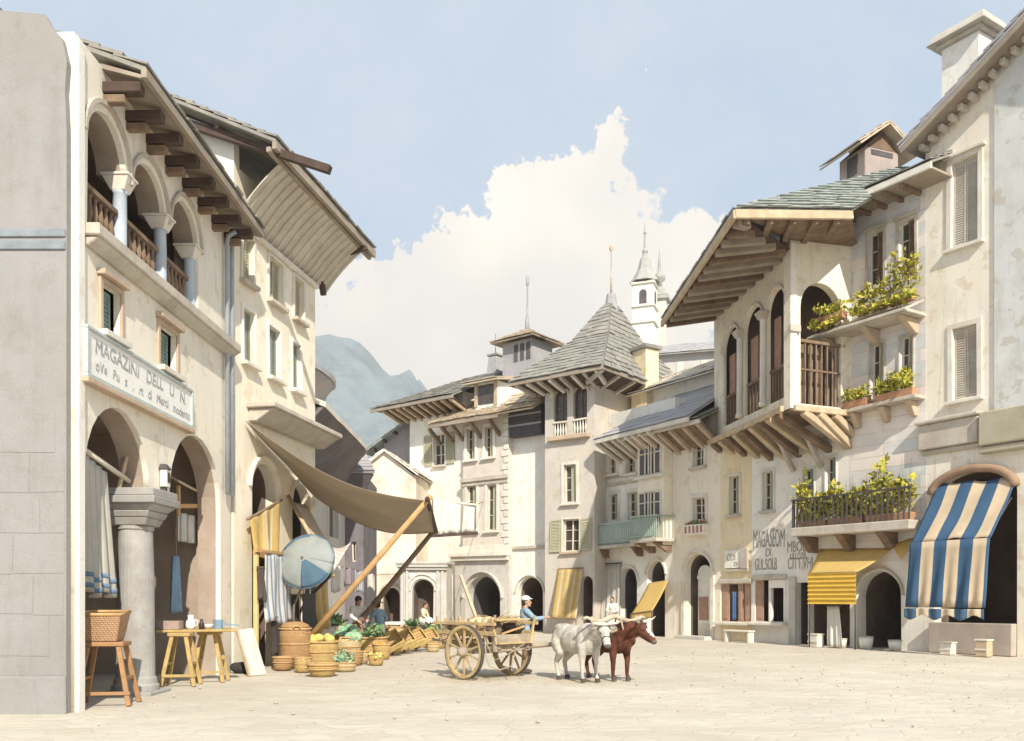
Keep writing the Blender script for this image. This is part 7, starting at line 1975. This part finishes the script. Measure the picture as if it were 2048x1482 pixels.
def ox(label, P, rz, m, yaw, pitch, muzzle, scale=1.0, face=None):
    t = thing('draught_ox', label, 'ox', (P[0], P[1], 0), rz); t.scale = (scale,) * 3
    b = MB()
    b.ell((.42, 0, .97), .38, .26, .37); b.ell((0, 0, .93), .60, .31, .33); b.ell((-.48, 0, 1.01), .36, .26, .30)
    b.ell((.48, 0, 1.2), .26, .12, .13); b.ell((-.1, 0, 1.17), .6, .14, .11); b.ell((-.62, 0, 1.19), .16, .2, .11)
    for s in (-1, 1):
        b.ell((-.52, .15 * s, 1.18), .12, .07, .1)
        b.ell((.42, .19 * s, .9), .17, .1, .28); b.ell((-.55, .17 * s, .88), .22, .11, .28)
        f = .06 * s
        b.chain([((.44, .18 * s, .82), .125), ((.47 + f, .16 * s, .46), .066), ((.47 + f, .155 * s, .41), .062), ((.46 + f, .155 * s, .14), .042), ((.48 + f, .155 * s, .1), .05), ((.50 + f, .155 * s, .045), .055)])
        b.chain([((-.52, .18 * s, .85), .17), ((-.44 - f, .19 * s, .66), .12), ((-.66 - f, .16 * s, .43), .066), ((-.68 - f, .16 * s, .38), .058), ((-.61 - f, .16 * s, .14), .042), ((-.59 - f, .16 * s, .1), .05), ((-.57 - f, .16 * s, .045), .055)])
    # neck and head swing from the neck root
    root = V((.66, 0, 1.14))
    yh, ph = yaw * .45, pitch * .3
    Rn = Matrix.Rotation(yh, 3, 'Z') @ Matrix.Rotation(ph, 3, 'Y')
    poll = root + Rn @ V((.38, 0, .14))
    b.cap(root + V((-.14, 0, -.06)), root.lerp(poll, .6), .25, .19); b.cap(root.lerp(poll, .5), poll, .2, .15)
    b.ell(root + V((.02, 0, -.3)), .2, .06, .24); b.ell(root + Rn @ V((.2, 0, -.18)), .16, .05, .14)
    Rh = Matrix.Rotation(yaw, 3, 'Z') @ Matrix.Rotation(pitch, 3, 'Y')
    H = lambda x, y, z: poll + Rh @ V((x, y, z))
    b.ell(H(.06, 0, 0), .16, .13, .15, M=Rh); b.cap(H(.08, 0, 0), H(.40, 0, -.05), .125, .08); b.ell(H(.43, 0, -.06), .085, .085, .075, M=Rh); b.cap(H(.1, 0, -.08), H(.36, 0, -.1), .09, .055)
    b.ell(H(.1, .1, .05), .06, .04, .05, M=Rh); b.ell(H(.1, -.1, .05), .06, .04, .05, M=Rh); b.ell(H(-.02, 0, .1), .09, .12, .07, M=Rh)
    for s in (-1, 1): b.ell(H(-.05, .23 * s, .02), .045, .12, .06, M=Rh @ Matrix.Rotation(-.35 * s, 3, 'X'))
    b.tube([(-.78, 0, 1.16), (-.86, .01, 1.02), (-.87, .02, .75), (-.85, .03, .55)], [.045, .032, .022, .02], 8); b.ell((-.85, .03, .47), .045, .045, .12)
    b.build('body', m, t, smooth=True, remesh=.017, sm_it=6)
    for s in (-1, 1):
        b = MB(); pts = [H(-.02, .09 * s, .12), H(-.03, .18 * s, .15), H(.01, .28 * s, .19), H(.05, .33 * s, .27), H(.07, .33 * s, .34)]; b.tube(pts, [.032, .03, .024, .014, .004], 10); b.build('horn', M_HORN, t, smooth=True)
        b = MB(); b.ell(H(.17, .108 * s, .045), .018, .014, .02, M=Rh, n=8, m=6); b.build('eye', M_EYE, t, smooth=True)
        for f, x0, y0 in ((.06 * s, .505, .155), (-.06 * s, -.565, .16)):
            b = MB(); x = x0 + f; b.lathe([(.066, 0), (.06, .06), (.05, .085), (0, .086)], (x, y0 * s, 0), 12); b.build('hoof', M_HOOF, t, smooth=False)
    b = MB(); b.ell(H(.475, 0, -.065), .055, .078, .062, M=Rh); b.build('muzzle', muzzle, t, smooth=True)
    if face:
        b = MB(); b.ell(H(.24, 0, .045), .19, .062, .05, M=Rh @ Matrix.Rotation(.12, 3, 'Y')); b.build('blaze', face, t, smooth=True)
    b = MB(); b.tube([H(.02, .15, .02), H(.05, .1, .15), H(.05, -.1, .15), H(.02, -.15, .02)], .014, 6); b.tube([H(.30, .105, 0), H(.30, .05, .06), H(.30, -.05, .06), H(.30, -.105, 0), H(.30, -.07, -.13), H(.30, .07, -.13), H(.30, .105, 0)], .011, 6); b.build('halter', M_DKWOOD, t, smooth=True)
    return t
OXR = -1.02
hd = V((math.cos(OXR), math.sin(OXR), 0)); lf_ = V((-hd.y, hd.x, 0))
WO = V((1.34, 18.2, 0)); RO = WO + lf_ * .74 + hd * .05
M_OXW = hide('white ox hide', (.56, .52, .455), (.36, .33, .285), 3.2, .48, .66)
M_OXR = hide('chestnut ox hide', (.135, .052, .032), (.07, .030, .022), 4.0, .42, .62)
ox('white ox in front, head turned to face the square', WO, OXR, M_OXW, -.35, .66, M_MUZZ, .89)
ox('chestnut ox with a white face, yoked behind the white ox', RO, OXR, M_OXR, .40, .55, M_MUZZ, .90, face=mat('white blaze hair', (.66, .6, .54), var=.1, scale=6))
M_YOKE = mat('worn yoke wood', (.50, .42, .31), var=.25, scale=7, tint=(.36, .28, .2), bump=.4)
def yoke():
    c = (WO + RO) / 2 + hd * .73
    t = thing('ox_yoke', 'pale wooden double yoke lying across the necks of the two oxen', 'yoke', (c.x, c.y, 0), OXR + PI / 2)
    b = MB(); pts = []
    for k in range(17):
        x = lerp(-.78, .78, k / 16); z = 1.27 + .05 * math.cos(x / .39 * PI) * (1 if abs(x) < .75 else .3); pts.append((x, 0, z))
    b.tube(pts, [.04 + .014 * math.cos(p[0] * 3) for p in pts], 10); b.build('beam', M_YOKE, t, smooth=True)
    for s in (-1, 1):
        b = MB(); x0 = .37 * s; pts = [(x0 + .19 * math.cos(PI + PI * k / 12), .0, 1.27 + .33 * math.sin(PI + PI * k / 12) if k not in (0, 12) else 1.33) for k in range(13)]; b.tube(pts, .018, 8); b.build('bow', M_YOKE, t, smooth=True)
    b = MB(); b.tube([(0, -.05, 1.28), (0, .0, 1.15), (0, .06, 1.0)], .02, 6); b.build('strap', M_DKWOOD, t)
yoke()

def cart():
    C = V((-.50, 18.95, 0)); rz = -PI / 4
    t = thing('ox_cart', 'two wheeled ochre farm cart with slatted sides behind the oxen', 'cart', C, rz)
    mw = mat('weathered ochre cart timber', (.50, .375, .19), var=.25, scale=4, tint=(.36, .26, .15), bump=.4)
    mg = mat('grey brown cart timber', (.40, .335, .25), var=.25, scale=4, tint=(.26, .21, .16), bump=.4)
    R = .57
    for s in (-1, 1):
        y = .70 * s
        Mx = Matrix.Translation((0, y, R)) @ Matrix.Rotation(PI / 2, 4, 'X') @ Matrix.Rotation(rnd(0, 1), 4, 'Z')
        b = MB(); n = 36
        prof = [(R - .085, -.04), (R - .012, -.045), (R - .012, .045), (R - .085, .04)]
        vs = []; fs = []
        for k in range(n):
            a_ = 2 * PI * k / n
            for (r, z) in prof: vs.append((r * math.cos(a_), r * math.sin(a_), z))
        for k in range(n):
            for j in range(4): fs.append((k * 4 + j, k * 4 + (j + 1) % 4, ((k + 1) % n) * 4 + (j + 1) % 4, ((k + 1) % n) * 4 + j))
        b.add(vs, fs); w = b.build('wheel', mw, t, M=Mx, bevel=.006)
        b = MB(); vs = []; fs = []
        for k in range(n):
            a_ = 2 * PI * k / n
            for (r, z) in ((R - .011, -.047), (R, -.047), (R, .047), (R - .011, .047)): vs.append((r * math.cos(a_), r * math.sin(a_), z))
        for k in range(n):
            for j in range(4): fs.append((k * 4 + j, k * 4 + (j + 1) % 4, ((k + 1) % n) * 4 + (j + 1) % 4, ((k + 1) % n) * 4 + j))
        b.add(vs, fs); b.build('tyre', M_IRON, w, M=Mx)
        b = MB(); b.lathe([(.05, -.16), (.085, -.12), (.11, -.03), (.11, .05), (.085, .13), (.05, .16)], n=16); b.build('hub', mg, w, M=Mx, smooth=True)
        for k in range(10):
            a_ = 2 * PI * k / 10; b = MB(); b.beam((.09 * math.cos(a_), .09 * math.sin(a_), .0), ((R - .07) * math.cos(a_), (R - .07) * math.sin(a_), .0), .045, .038, up=(0, 0, 1), w2=.034, h2=.03); b.build('spoke', mw, w, M=Mx)
    b = MB(); b.beam((0, -.72, R), (0, .72, R), .09, .11); b.build('axle', mg, t)
    zb = .74
    b = MB()
    for s in (-.42, 0, .42): b.beam((-1.0, s, zb - .05), (.78, s, zb - .05), .08, .1)
    b.build('chassis', mg, t, bevel=.008)
    b = MB()
    for k in range(9):
        x = lerp(-.96, .66, k / 8); b.box(x, x + .2, -.5, .5, zb + .003, zb + .035)
    b.build('floor_boards', mw, t, bevel=.005)
    for s in (-1, 1):
        y0, y1 = .5 * s, .62 * s
        b = MB(); b.beam((-1.05, y1, zb + .42), (.85, y1, zb + .42), .06, .07); b.beam((-1.02, lerp(y0, y1, .5), zb + .22), (.8, lerp(y0, y1, .5), zb + .22), .04, .09); b.build('side_rail', mw, t, bevel=.006)
        for k in range(8):
            x = lerp(-.95, .75, k / 7); b = MB(); b.beam((x, y0, zb), (x + rnd(-.03, .03), y1, zb + .5 + rnd(0, .08)), .04, .045); b.build('stake', mw if k % 2 else mg, t)
    for k in range(5):
        b = MB(); x = -.9 + k * .28; b.beam((x, -.4, zb + .06), (x + .55, .3, zb + .36), .12, .035); b.build('loose_board', mw if k % 2 else M_WARMWOOD, t)
    b = MB(); b.beam((.70, -.52, zb + .02), (.70, .52, zb + .02), .07, .35); b.build('front_board', mg, t, bevel=.008)
    b = MB(); b.beam((.62, -.5, zb + .5), (.62, .5, zb + .5), .28, .04); b.build('driver_seat', mw, t, bevel=.008)
    # tongue bends between the oxen to the yoke
    Ml = Matrix.LocRotScale(C, Matrix.Rotation(rz, 3, 'Z').to_quaternion(), None).inverted()
    mid = (WO + RO) / 2
    b = MB(); pts = [V((.2, 18.75, .66)), mid - hd * .9 + V((0, 0, .72)), mid + V((0, 0, .85)), mid + hd * .78 + V((0, 0, 1.06))]
    b.tube([Ml @ p for p in pts], [.055, .05, .045, .04], 8); b.build('draw_pole', mg, t, smooth=True)
    b = MB(); p0 = Ml @ V((-1.35, 19.3, .8)); p1 = Ml @ at(921, 1150, 20.3); p0 = Ml @ at(962, 1262, 19.3)
    b.beam(p0, p1, .07, .06); b.build('prop_pole', M_TANWOOD, t, bevel=.006)
    b = MB(); b.beam((-1.0, -.25, zb), (-1.5, -.3, zb + .03), .06, .06); b.beam((-1.0, .25, zb), (-1.5, .3, zb + .03), .06, .06); b.build('tail_shafts', mg, t, bevel=.006)
    # sacks and kegs carried on the cart
    def keg(label, x, y, z, r, h, m):
        p = C + Matrix.Rotation(rz, 3, 'Z') @ V((x, y, z))
        t2 = thing('keg', label, 'keg', p, rz, 'kegs on the cart')
        b = MB(); b.lathe([(r * .8, 0), (r * .97, h * .25), (r, h * .5), (r * .97, h * .75), (r * .8, h), (0, h - .02)], n=16); b.build('staves', m, t2, smooth=True)
        b = MB()
        for k in (.2, .8): b.lathe([(r * .95, h * k - .02), (r * .99, h * k), (r * .95, h * k + .02)], n=16)
        b.build('hoops', M_IRON, t2)
    keg('dark keg standing at the front of the cart bed', .42, -.25, .78, .17, .42, M_WOOD)
    keg('second dark keg, on the far side of the cart bed', .40, .22, .78, .16, .38, M_DKWOOD)
    p = C + Matrix.Rotation(rz, 3, 'Z') @ V((-.2, -.1, .95))
    b = MB(); b.ell((0, 0, .16), .34, .22, .18); b.ell((.2, .05, .2), .2, .17, .15); b.ell((-.22, 0, .14), .2, .2, .15)
    o = b.build('straw_sack', mat('straw sacking', (.56, .45, .27), var=.25, scale=7, tint=(.42, .32, .18)), smooth=True, remesh=.025, sm_it=3); tag(o, 'bulging straw coloured sack lying on the cart boards', 'sack'); o.location = p
cart()

def cart_load():
    C = V((-.50, 18.95, 0)); rz = -PI / 4
    R_ = Matrix.Rotation(rz, 3, 'Z')
    def spot(x, y, z): return C + R_ @ V((x, y, z))
    ms = mat('dry brushwood', (.40, .28, .14), var=.3, scale=6, tint=(.26, .17, .09))
    for lab, x, y, z, n in (('bundle of yellow brown brushwood across the back of the cart', -.55, -.2, .86, 70), ('second brushwood bundle leaning on the front board of the cart', .05, .2, .9, 60)):
        b = MB()
        for _ in range(n):
            yy, zz = rnd(-.16, .16), rnd(0, .3); x0 = rnd(-.5, -.3); x1 = rnd(.25, .55)
            b.tube([(x0, yy, zz + .01), ((x0 + x1) / 2, yy + rnd(-.03, .03), zz + rnd(0, .06)), (x1, yy * 1.7 + rnd(-.1, .1), zz * 1.3 + rnd(0, .15))], [.013, .012, .006], 5)
        for q in (-.12, .12): b.tube([(q, .2 * math.cos(a_ * PI / 6), .17 + .19 * math.sin(a_ * PI / 6)) for a_ in range(13)], .014, 5)
        o = b.build('brushwood_bundle', ms); tag(o, lab, 'brushwood', 'brushwood bundles on the cart'); o.location = spot(x, y, z); o.rotation_euler = (0, 0, rz + rnd(.5, 1.1))
    p = spot(.55, -.62, 0)
    b = MB(); b.tube([(.0, 0, .85), (.02, -.05, .5), (.1, -.06, .3), (.3, -.02, .22), (.55, .1, .3), (.62, .2, .62)], .013, 7); b.tube([(.0, 0, .8), (.2, .0, .42), (.5, .1, .55), (.9, .35, .8)], .011, 6)
    o = b.build('harness_rope', mat('grey hemp rope', (.36, .30, .22), var=.2, scale=20), smooth=True); tag(o, 'loose grey harness ropes hanging from the cart front to the white ox', 'rope'); o.location = p
cart_load()
# ----------------------------------------------------------------- people
M_SKIN = mat('sunburnt skin', (.46, .28, .20), var=.08, scale=8, bump=.05)
M_HAIR = mat('dark hair', (.045, .033, .027), var=.2, scale=20)
def hand(b, w, d, side, curl=.5):
    """palm and five fingers beyond wrist w along d"""
    d = V(d).normalized(); s = d.orthogonal().normalized() if abs(d.z) > .95 else d.cross(V((0, 0, 1))).normalized()
    n = s.cross(d)
    b.ell(w + d * .05, .035, .035, .035, n=8, m=6); b.cap(w, w + d * .085 , .026, .03)
    for i, L_ in enumerate((.066, .076, .072, .056)):
        o = w + d * .085 + s * ((i - 1.5) * .019); k1 = o + d * L_ * .55 - n * .012 * curl; k2 = k1 + d * L_ * .4 - n * .035 * curl
        b.chain([(o, .0105), (k1, .0095), (k2, .008)])
    o = w + d * .03 + s * .03 * side; b.chain([(o, .013), (o + d * .035 + s * .028 * side - n * .012, .011), (o + d * .066 + s * .03 * side - n * .02, .009)])
def person(label, P, rz, top, low, arms, sit=0.0, lean=0.0, skirt=False, cap=None, capm=None, apron=None, scale=1.0, hair=M_HAIR, head_yaw=0.0, head_pitch=0.0, z0=0.0, name='person', scarf=None, stripe=None):
    t = thing(name, label, 'person', (P[0], P[1], z0), rz); t.scale = (scale,) * 3
    hip = .92 if not sit else sit + .10
    Rl = Matrix.Rotation(lean, 3, 'Y')
    T = lambda x, y, z: V((0, 0, hip)) + Rl @ V((x, y, z - .92))
    b = MB(); c = MB(); l = MB()
    # trunk
    for q, g in ((b, 0.0), (c, .016)):
        q.ell(T(0, 0, .98), .105 + g, .155 + g, .12 + g, M=Rl); q.ell(T(0, 0, 1.12), .10 + g, .145 + g, .15 + g, M=Rl); q.ell(T(.01, 0, 1.28), .115 + g, .165 + g, .16 + g, M=Rl); q.cap(T(0, -.13, 1.39), T(0, .13, 1.39), .06 + g, .06 + g)
    b.cap(T(0, 0, 1.38), T(.01, 0, 1.50), .058, .052)
    c.cap(T(0, 0, 1.40), T(0, 0, 1.43), .07, .064)
    hc = T(.03, 0, 1.60); Rh = Matrix.Rotation(head_yaw, 3, 'Z') @ Matrix.Rotation(head_pitch, 3, 'Y')
    h = lambda x, y, z: hc + Rh @ V((x, y, z))
    b.ell(h(0, 0, .015), .098, .078, .108, M=Rh); b.ell(h(.045, 0, -.055), .055, .052, .06, M=Rh); b.ell(h(.085, 0, -.085), .022, .025, .02, M=Rh)
    b.chain([(h(.09, 0, .01), .012), (h(.112, 0, -.022), .015)]); b.ell(h(.088, 0, -.055), .014, .026, .008, M=Rh); b.ell(h(.085, 0, .032), .014, .05, .012, M=Rh)
    for s in (-1, 1): b.ell(h(0, .08 * s, -.005), .018, .012, .03, M=Rh)
    # arms: (elbow, wrist) for right (-y) and left (+y), given in trunk space
    for s, (el, wr) in zip((-1, 1), arms):
        sh = T(0, .185 * s, 1.385); el_ = T(*el); wr_ = T(*wr)
        b.chain([(sh, .055), (el_, .040), (wr_, .028)])
        c.chain([(sh, .072), (sh.lerp(el_, .5), .062), (el_, .056), (el_.lerp(wr_, .75), .048)])
        hand(b, wr_, wr_ - el_, -s)
    # legs
    for s in (-1, 1):
        if sit:
            hp, kn, an = V((0, .09 * s, hip)), V((.42, .12 * s, sit + .06)), V((.40, .11 * s, .09))
        else:
            hp, kn, an = V((0, .09 * s, .90)), V((.02 + .02 * s, .10 * s, .50)), V((-.03 + .04 * s, .105 * s, .09))
        b.chain([(hp, .085), (kn, .058), (kn.lerp(an, .35), .058), (an, .036)])
        b.chain([(an + V((-.03, 0, -.04)), .04), (an + V((.09, .01 * s, -.055)), .036), (an + V((.15, .012 * s, -.062)), .027)])
        l.chain([(hp, .105), (kn, .078), (kn.lerp(an, .4), .074), (an + V((0, 0, .03)), .062)])
        f = MB(); f.chain([(an + V((-.03, 0, -.036)), .048), (an + V((.09, .01 * s, -.05)), .044), (an + V((.16, .012 * s, -.057)), .034)]); f.build('shoe', M_DKWOOD, t, smooth=True, remesh=.012, sm_it=2)
    b.build('body', M_SKIN, t, smooth=True, remesh=.0095, sm_it=2)
    c.build('shirt', top, t, smooth=True, remesh=.014, sm_it=3)
    if skirt:
        k = MB()
        if sit:
            k.chain([((0, 0, hip), .19), ((.36, 0, sit + .04), .2)]); k.cap((.38, 0, sit), (.42, 0, .12), .2, .24); k.build('skirt', low, t, smooth=True, remesh=.02, sm_it=6)
        else:
            n = 28; prof = [(.14, 1.02), (.17, .96), (.22, .78), (.28, .45), (.335, .06)]
            vs = []; fs = []
            for (r, z) in prof:
                for i in range(n):
                    a_ = 2 * PI * i / n; rr = r * (1 + .06 * math.sin(a_ * 7) * (1.05 - z)); vs.append((rr * math.cos(a_) * .9, rr * math.sin(a_), z))
            for j in range(len(prof) - 1):
                for i in range(n): fs.append((j * n + i, j * n + (i + 1) % n, (j + 1) * n + (i + 1) % n, (j + 1) * n + i))
            k.add(vs, fs); k.build('skirt', low, t, smooth=True, solid=.012)
    else:
        l.ell((0, 0, hip + .02), .125, .165, .12); l.build('trousers', low, t, smooth=True, remesh=.014, sm_it=3)
    if apron:
        k = MB(); k.sheet(lambda u, v: (.14 + .10 * v + .02 * math.sin(u * 9) * v - .05 * (2 * u - 1) ** 2, lerp(-.15 - .06 * v, .15 + .06 * v, u), lerp(1.0, .3, v)), 12, 8); k.build('apron', apron, t, smooth=True, solid=.008)
    k = MB()
    k.ell(h(-.016, 0, .03), .098, .086, .105, M=Rh); k.ell(h(-.045, 0, -.02), .065, .076, .085, M=Rh); k.build('hair', hair, t, smooth=True, remesh=.012, sm_it=2)
    if cap == 'hat':
        k = MB(); k.lathe([(.19, -.012), (.19, .0), (.11, .014), (.105, .09), (.08, .115), (0, .12)], n=20); k.build('hat', capm, t, smooth=True, M=Matrix.Translation(h(-.01, 0, .085)) @ Rh.to_4x4() @ Matrix.Rotation(-.1, 4, 'Y'))
    elif cap == 'cap':
        k = MB(); k.ell(h(-.015, 0, .075), .112, .098, .075, M=Rh); k.ell(h(.09, 0, .07), .06, .07, .012, M=Rh); k.build('cap', capm, t, smooth=True, remesh=.012, sm_it=2)
    elif cap == 'kerchief':
        k = MB(); k.ell(h(-.022, 0, .04), .115, .1, .112, M=Rh); k.chain([(h(-.07, 0, -.03), .06), (h(-.1, 0, -.14), .03), (h(-.11, 0, -.2), .012)]); k.build('kerchief', capm, t, smooth=True, remesh=.012, sm_it=2)
    if scarf:
        k = MB(); k.lathe([(.075, -.03), (.085, 0), (.07, .03)], n=16); k.build('neck_scarf', scarf, t, smooth=True, M=Matrix.Translation(T(.005, 0, 1.455)) @ Rl.to_4x4())
    for s in (-1, 1):
        k = MB(); k.ell(h(.083, .032 * s, .012), .011, .013, .009, M=Rh, n=8, m=6); k.build('eye', M_EYE, t, smooth=True)
    return t
M_SHBLUE = cloth('pale blue shirt cloth', (.27, .37, .46), .05, var=.12, scale=5)
M_JKBLUE = cloth('grey blue jacket cloth', (.22, .30, .38), .05, var=.12, scale=5)
M_BLOUSE = cloth('white linen blouse', (.74, .71, .66), .1, var=.06, scale=5)
M_TRBROWN = cloth('brown trouser cloth', (.26, .165, .11), .05, var=.15, scale=5)
M_SKIRT = cloth('dull brown skirt cloth', (.33, .225, .16), .05, var=.12, scale=5)
M_CREAMC = cloth('cream cloth', (.68, .60, .44), .1, var=.08, scale=5)
p = at(1050, HY, 20.0)
person('man in pale blue shirt and white cap standing behind the cart', (p.x, p.y), .25, M_SHBLUE, M_TRBROWN, (((.16, -.26, 1.22), (.40, -.22, 1.25)), ((.02, .26, 1.13), (.16, .24, .92))), cap='cap', capm=M_BLOUSE, head_yaw=-.4)
p = at(760, HY, 25.6)
person('man in grey blue jacket and dark hat bending over the baskets', (p.x, p.y), 2.6, M_JKBLUE, M_BLOUSE, (((.02, -.36, 1.16), (.12, -.20, .98)), ((.16, .28, 1.16), (.30, .16, 1.0))), lean=.12, cap='hat', capm=M_DKWOOD, scale=.94, scarf=M_BLOUSE)
p = at(716, HY, 25.2)
M_DKCL = cloth('black brown kerchief cloth', (.07, .055, .055), .05)
person('market woman in white blouse and dark kerchief behind the cabbages', (p.x, p.y), -.9, M_BLOUSE, M_SKIRT, (((.10, -.26, 1.16), (.28, -.16, 1.05)), ((.10, .26, 1.16), (.28, .14, 1.08))), skirt=True, cap='kerchief', capm=M_DKCL, apron=mat('blue grey apron', (.36, .42, .5), var=.2, scale=9), scale=1.0, head_pitch=.25)
p = at(845, HY, 41.0)
person('person in yellow bodice and white sleeves seated on the stone bench', (p.x, p.y), -.35, M_CREAMC, M_BLOUSE, (((.12, -.24, 1.16), (.30, -.08, 1.02)), ((.12, .24, 1.16), (.32, .10, 1.0))), sit=.56, lean=.16, skirt=True, head_pitch=.35)
p = at(1226, HY, 38.6)
person('woman all in white standing before the striped curtain', (p.x, p.y), -2.0, M_BLOUSE, M_BLOUSE, (((.10, -.25, 1.16), (.26, -.08, 1.06)), ((.10, .25, 1.16), (.26, .10, 1.08))), skirt=True, lean=.08, head_pitch=.3)

# ================================================================= LITTER ON THE GROUND
def litter():
    random.seed(21)
    b = MB()
    for (cx, cy, sx, sy, n) in ((-.6, 18.4, 1.3, 1.0, 260), (-4.6, 22.0, 1.4, 1.4, 260), (1.2, 17.8, 1.0, .7, 120), (-3.0, 27, 1.6, 2, 160), (9.5, 29.5, 2.5, 2, 90)):
        for _ in range(n):
            x, y = random.gauss(cx, sx * .6), random.gauss(cy, sy * .6); a_ = rnd(0, PI); l = rnd(.05, .16); w = rnd(.003, .006)
            dx, dy = math.cos(a_) * l, math.sin(a_) * l; z0, z1 = .006 + rnd(0, .01), .006 + rnd(0, .03)
            b.add([(x - dy / l * w, y + dx / l * w, z0), (x + dy / l * w, y - dx / l * w, z0), (x + dx + dy / l * w, y + dy - dx / l * w, z1), (x + dx - dy / l * w, y + dy + dx / l * w, z1)], [(0, 1, 2, 3)])
    o = b.build('straw_litter', mat('dry straw', (.55, .40, .18), var=.3, scale=3)); o['kind'] = 'stuff'; o['label'] = 'loose straw scattered over the paving'; o['category'] = 'straw'
    b = MB()
    for _ in range(260):
        x, y = rnd(-6, 12), rnd(11.5, 30); r = rnd(.008, .03)
        b.ell((x, y, r * .3), r * rnd(.8, 1.6), r, r * .7, n=6, m=4)
    o = b.build('pebbles', mat('grey brown pebble', (.46, .41, .34), var=.3, scale=3), smooth=True); o['kind'] = 'stuff'; o['label'] = 'small loose pebbles strewn across the square'; o['category'] = 'pebbles'
litter()
# old masonry is never quite true: let the fronts settle a little within their own planes
def settle(o, sd):
    if o.type == 'MESH' and o.data.users == 1:
        for v in o.data.vertices:
            x, z = v.co.x, v.co.z
            k = min(1.0, max(0.0, z / 1.0))
            v.co.x = x + (.045 * noise.noise(V((x * .45, sd, z * .45))) + .018 * noise.noise(V((x * 1.7, sd + 9, z * 1.7)))) * k
            v.co.z = z + (.05 * noise.noise(V((x * .5, sd + 31, z * .35))) + .02 * noise.noise(V((x * 1.9, sd + 17, z * 1.9)))) * k
    for ch in o.children: settle(ch, sd)
for i_, o in enumerate([q for q in COL.objects if q.parent is None and q.get('category') in ('house', 'tower', 'portal')]):
    if not o.name.startswith('jettied'): settle(o, i_ * 3.7)
# ================================================================= AIR
def haze():
    b = MB(); b.box(-1520, 1520, -80, 1620, -5, 380)
    m = bpy.data.materials.new('thin summer haze'); m.use_nodes = True
    nt = m.node_tree; N, L = nt.nodes, nt.links; N.remove(N['Principled BSDF'])
    v = N.new('ShaderNodeVolumePrincipled'); v.inputs['Density'].default_value = .00045; v.inputs['Color'].default_value = (.99, .99, .985, 1); v.inputs['Anisotropy'].default_value = .25
    L.new(v.outputs[0], N['Material Output'].inputs['Volume'])
    o = b.build('haze', m); o['kind'] = 'stuff'; o['label'] = 'thin summer haze over the valley'; o['category'] = 'haze'
haze()
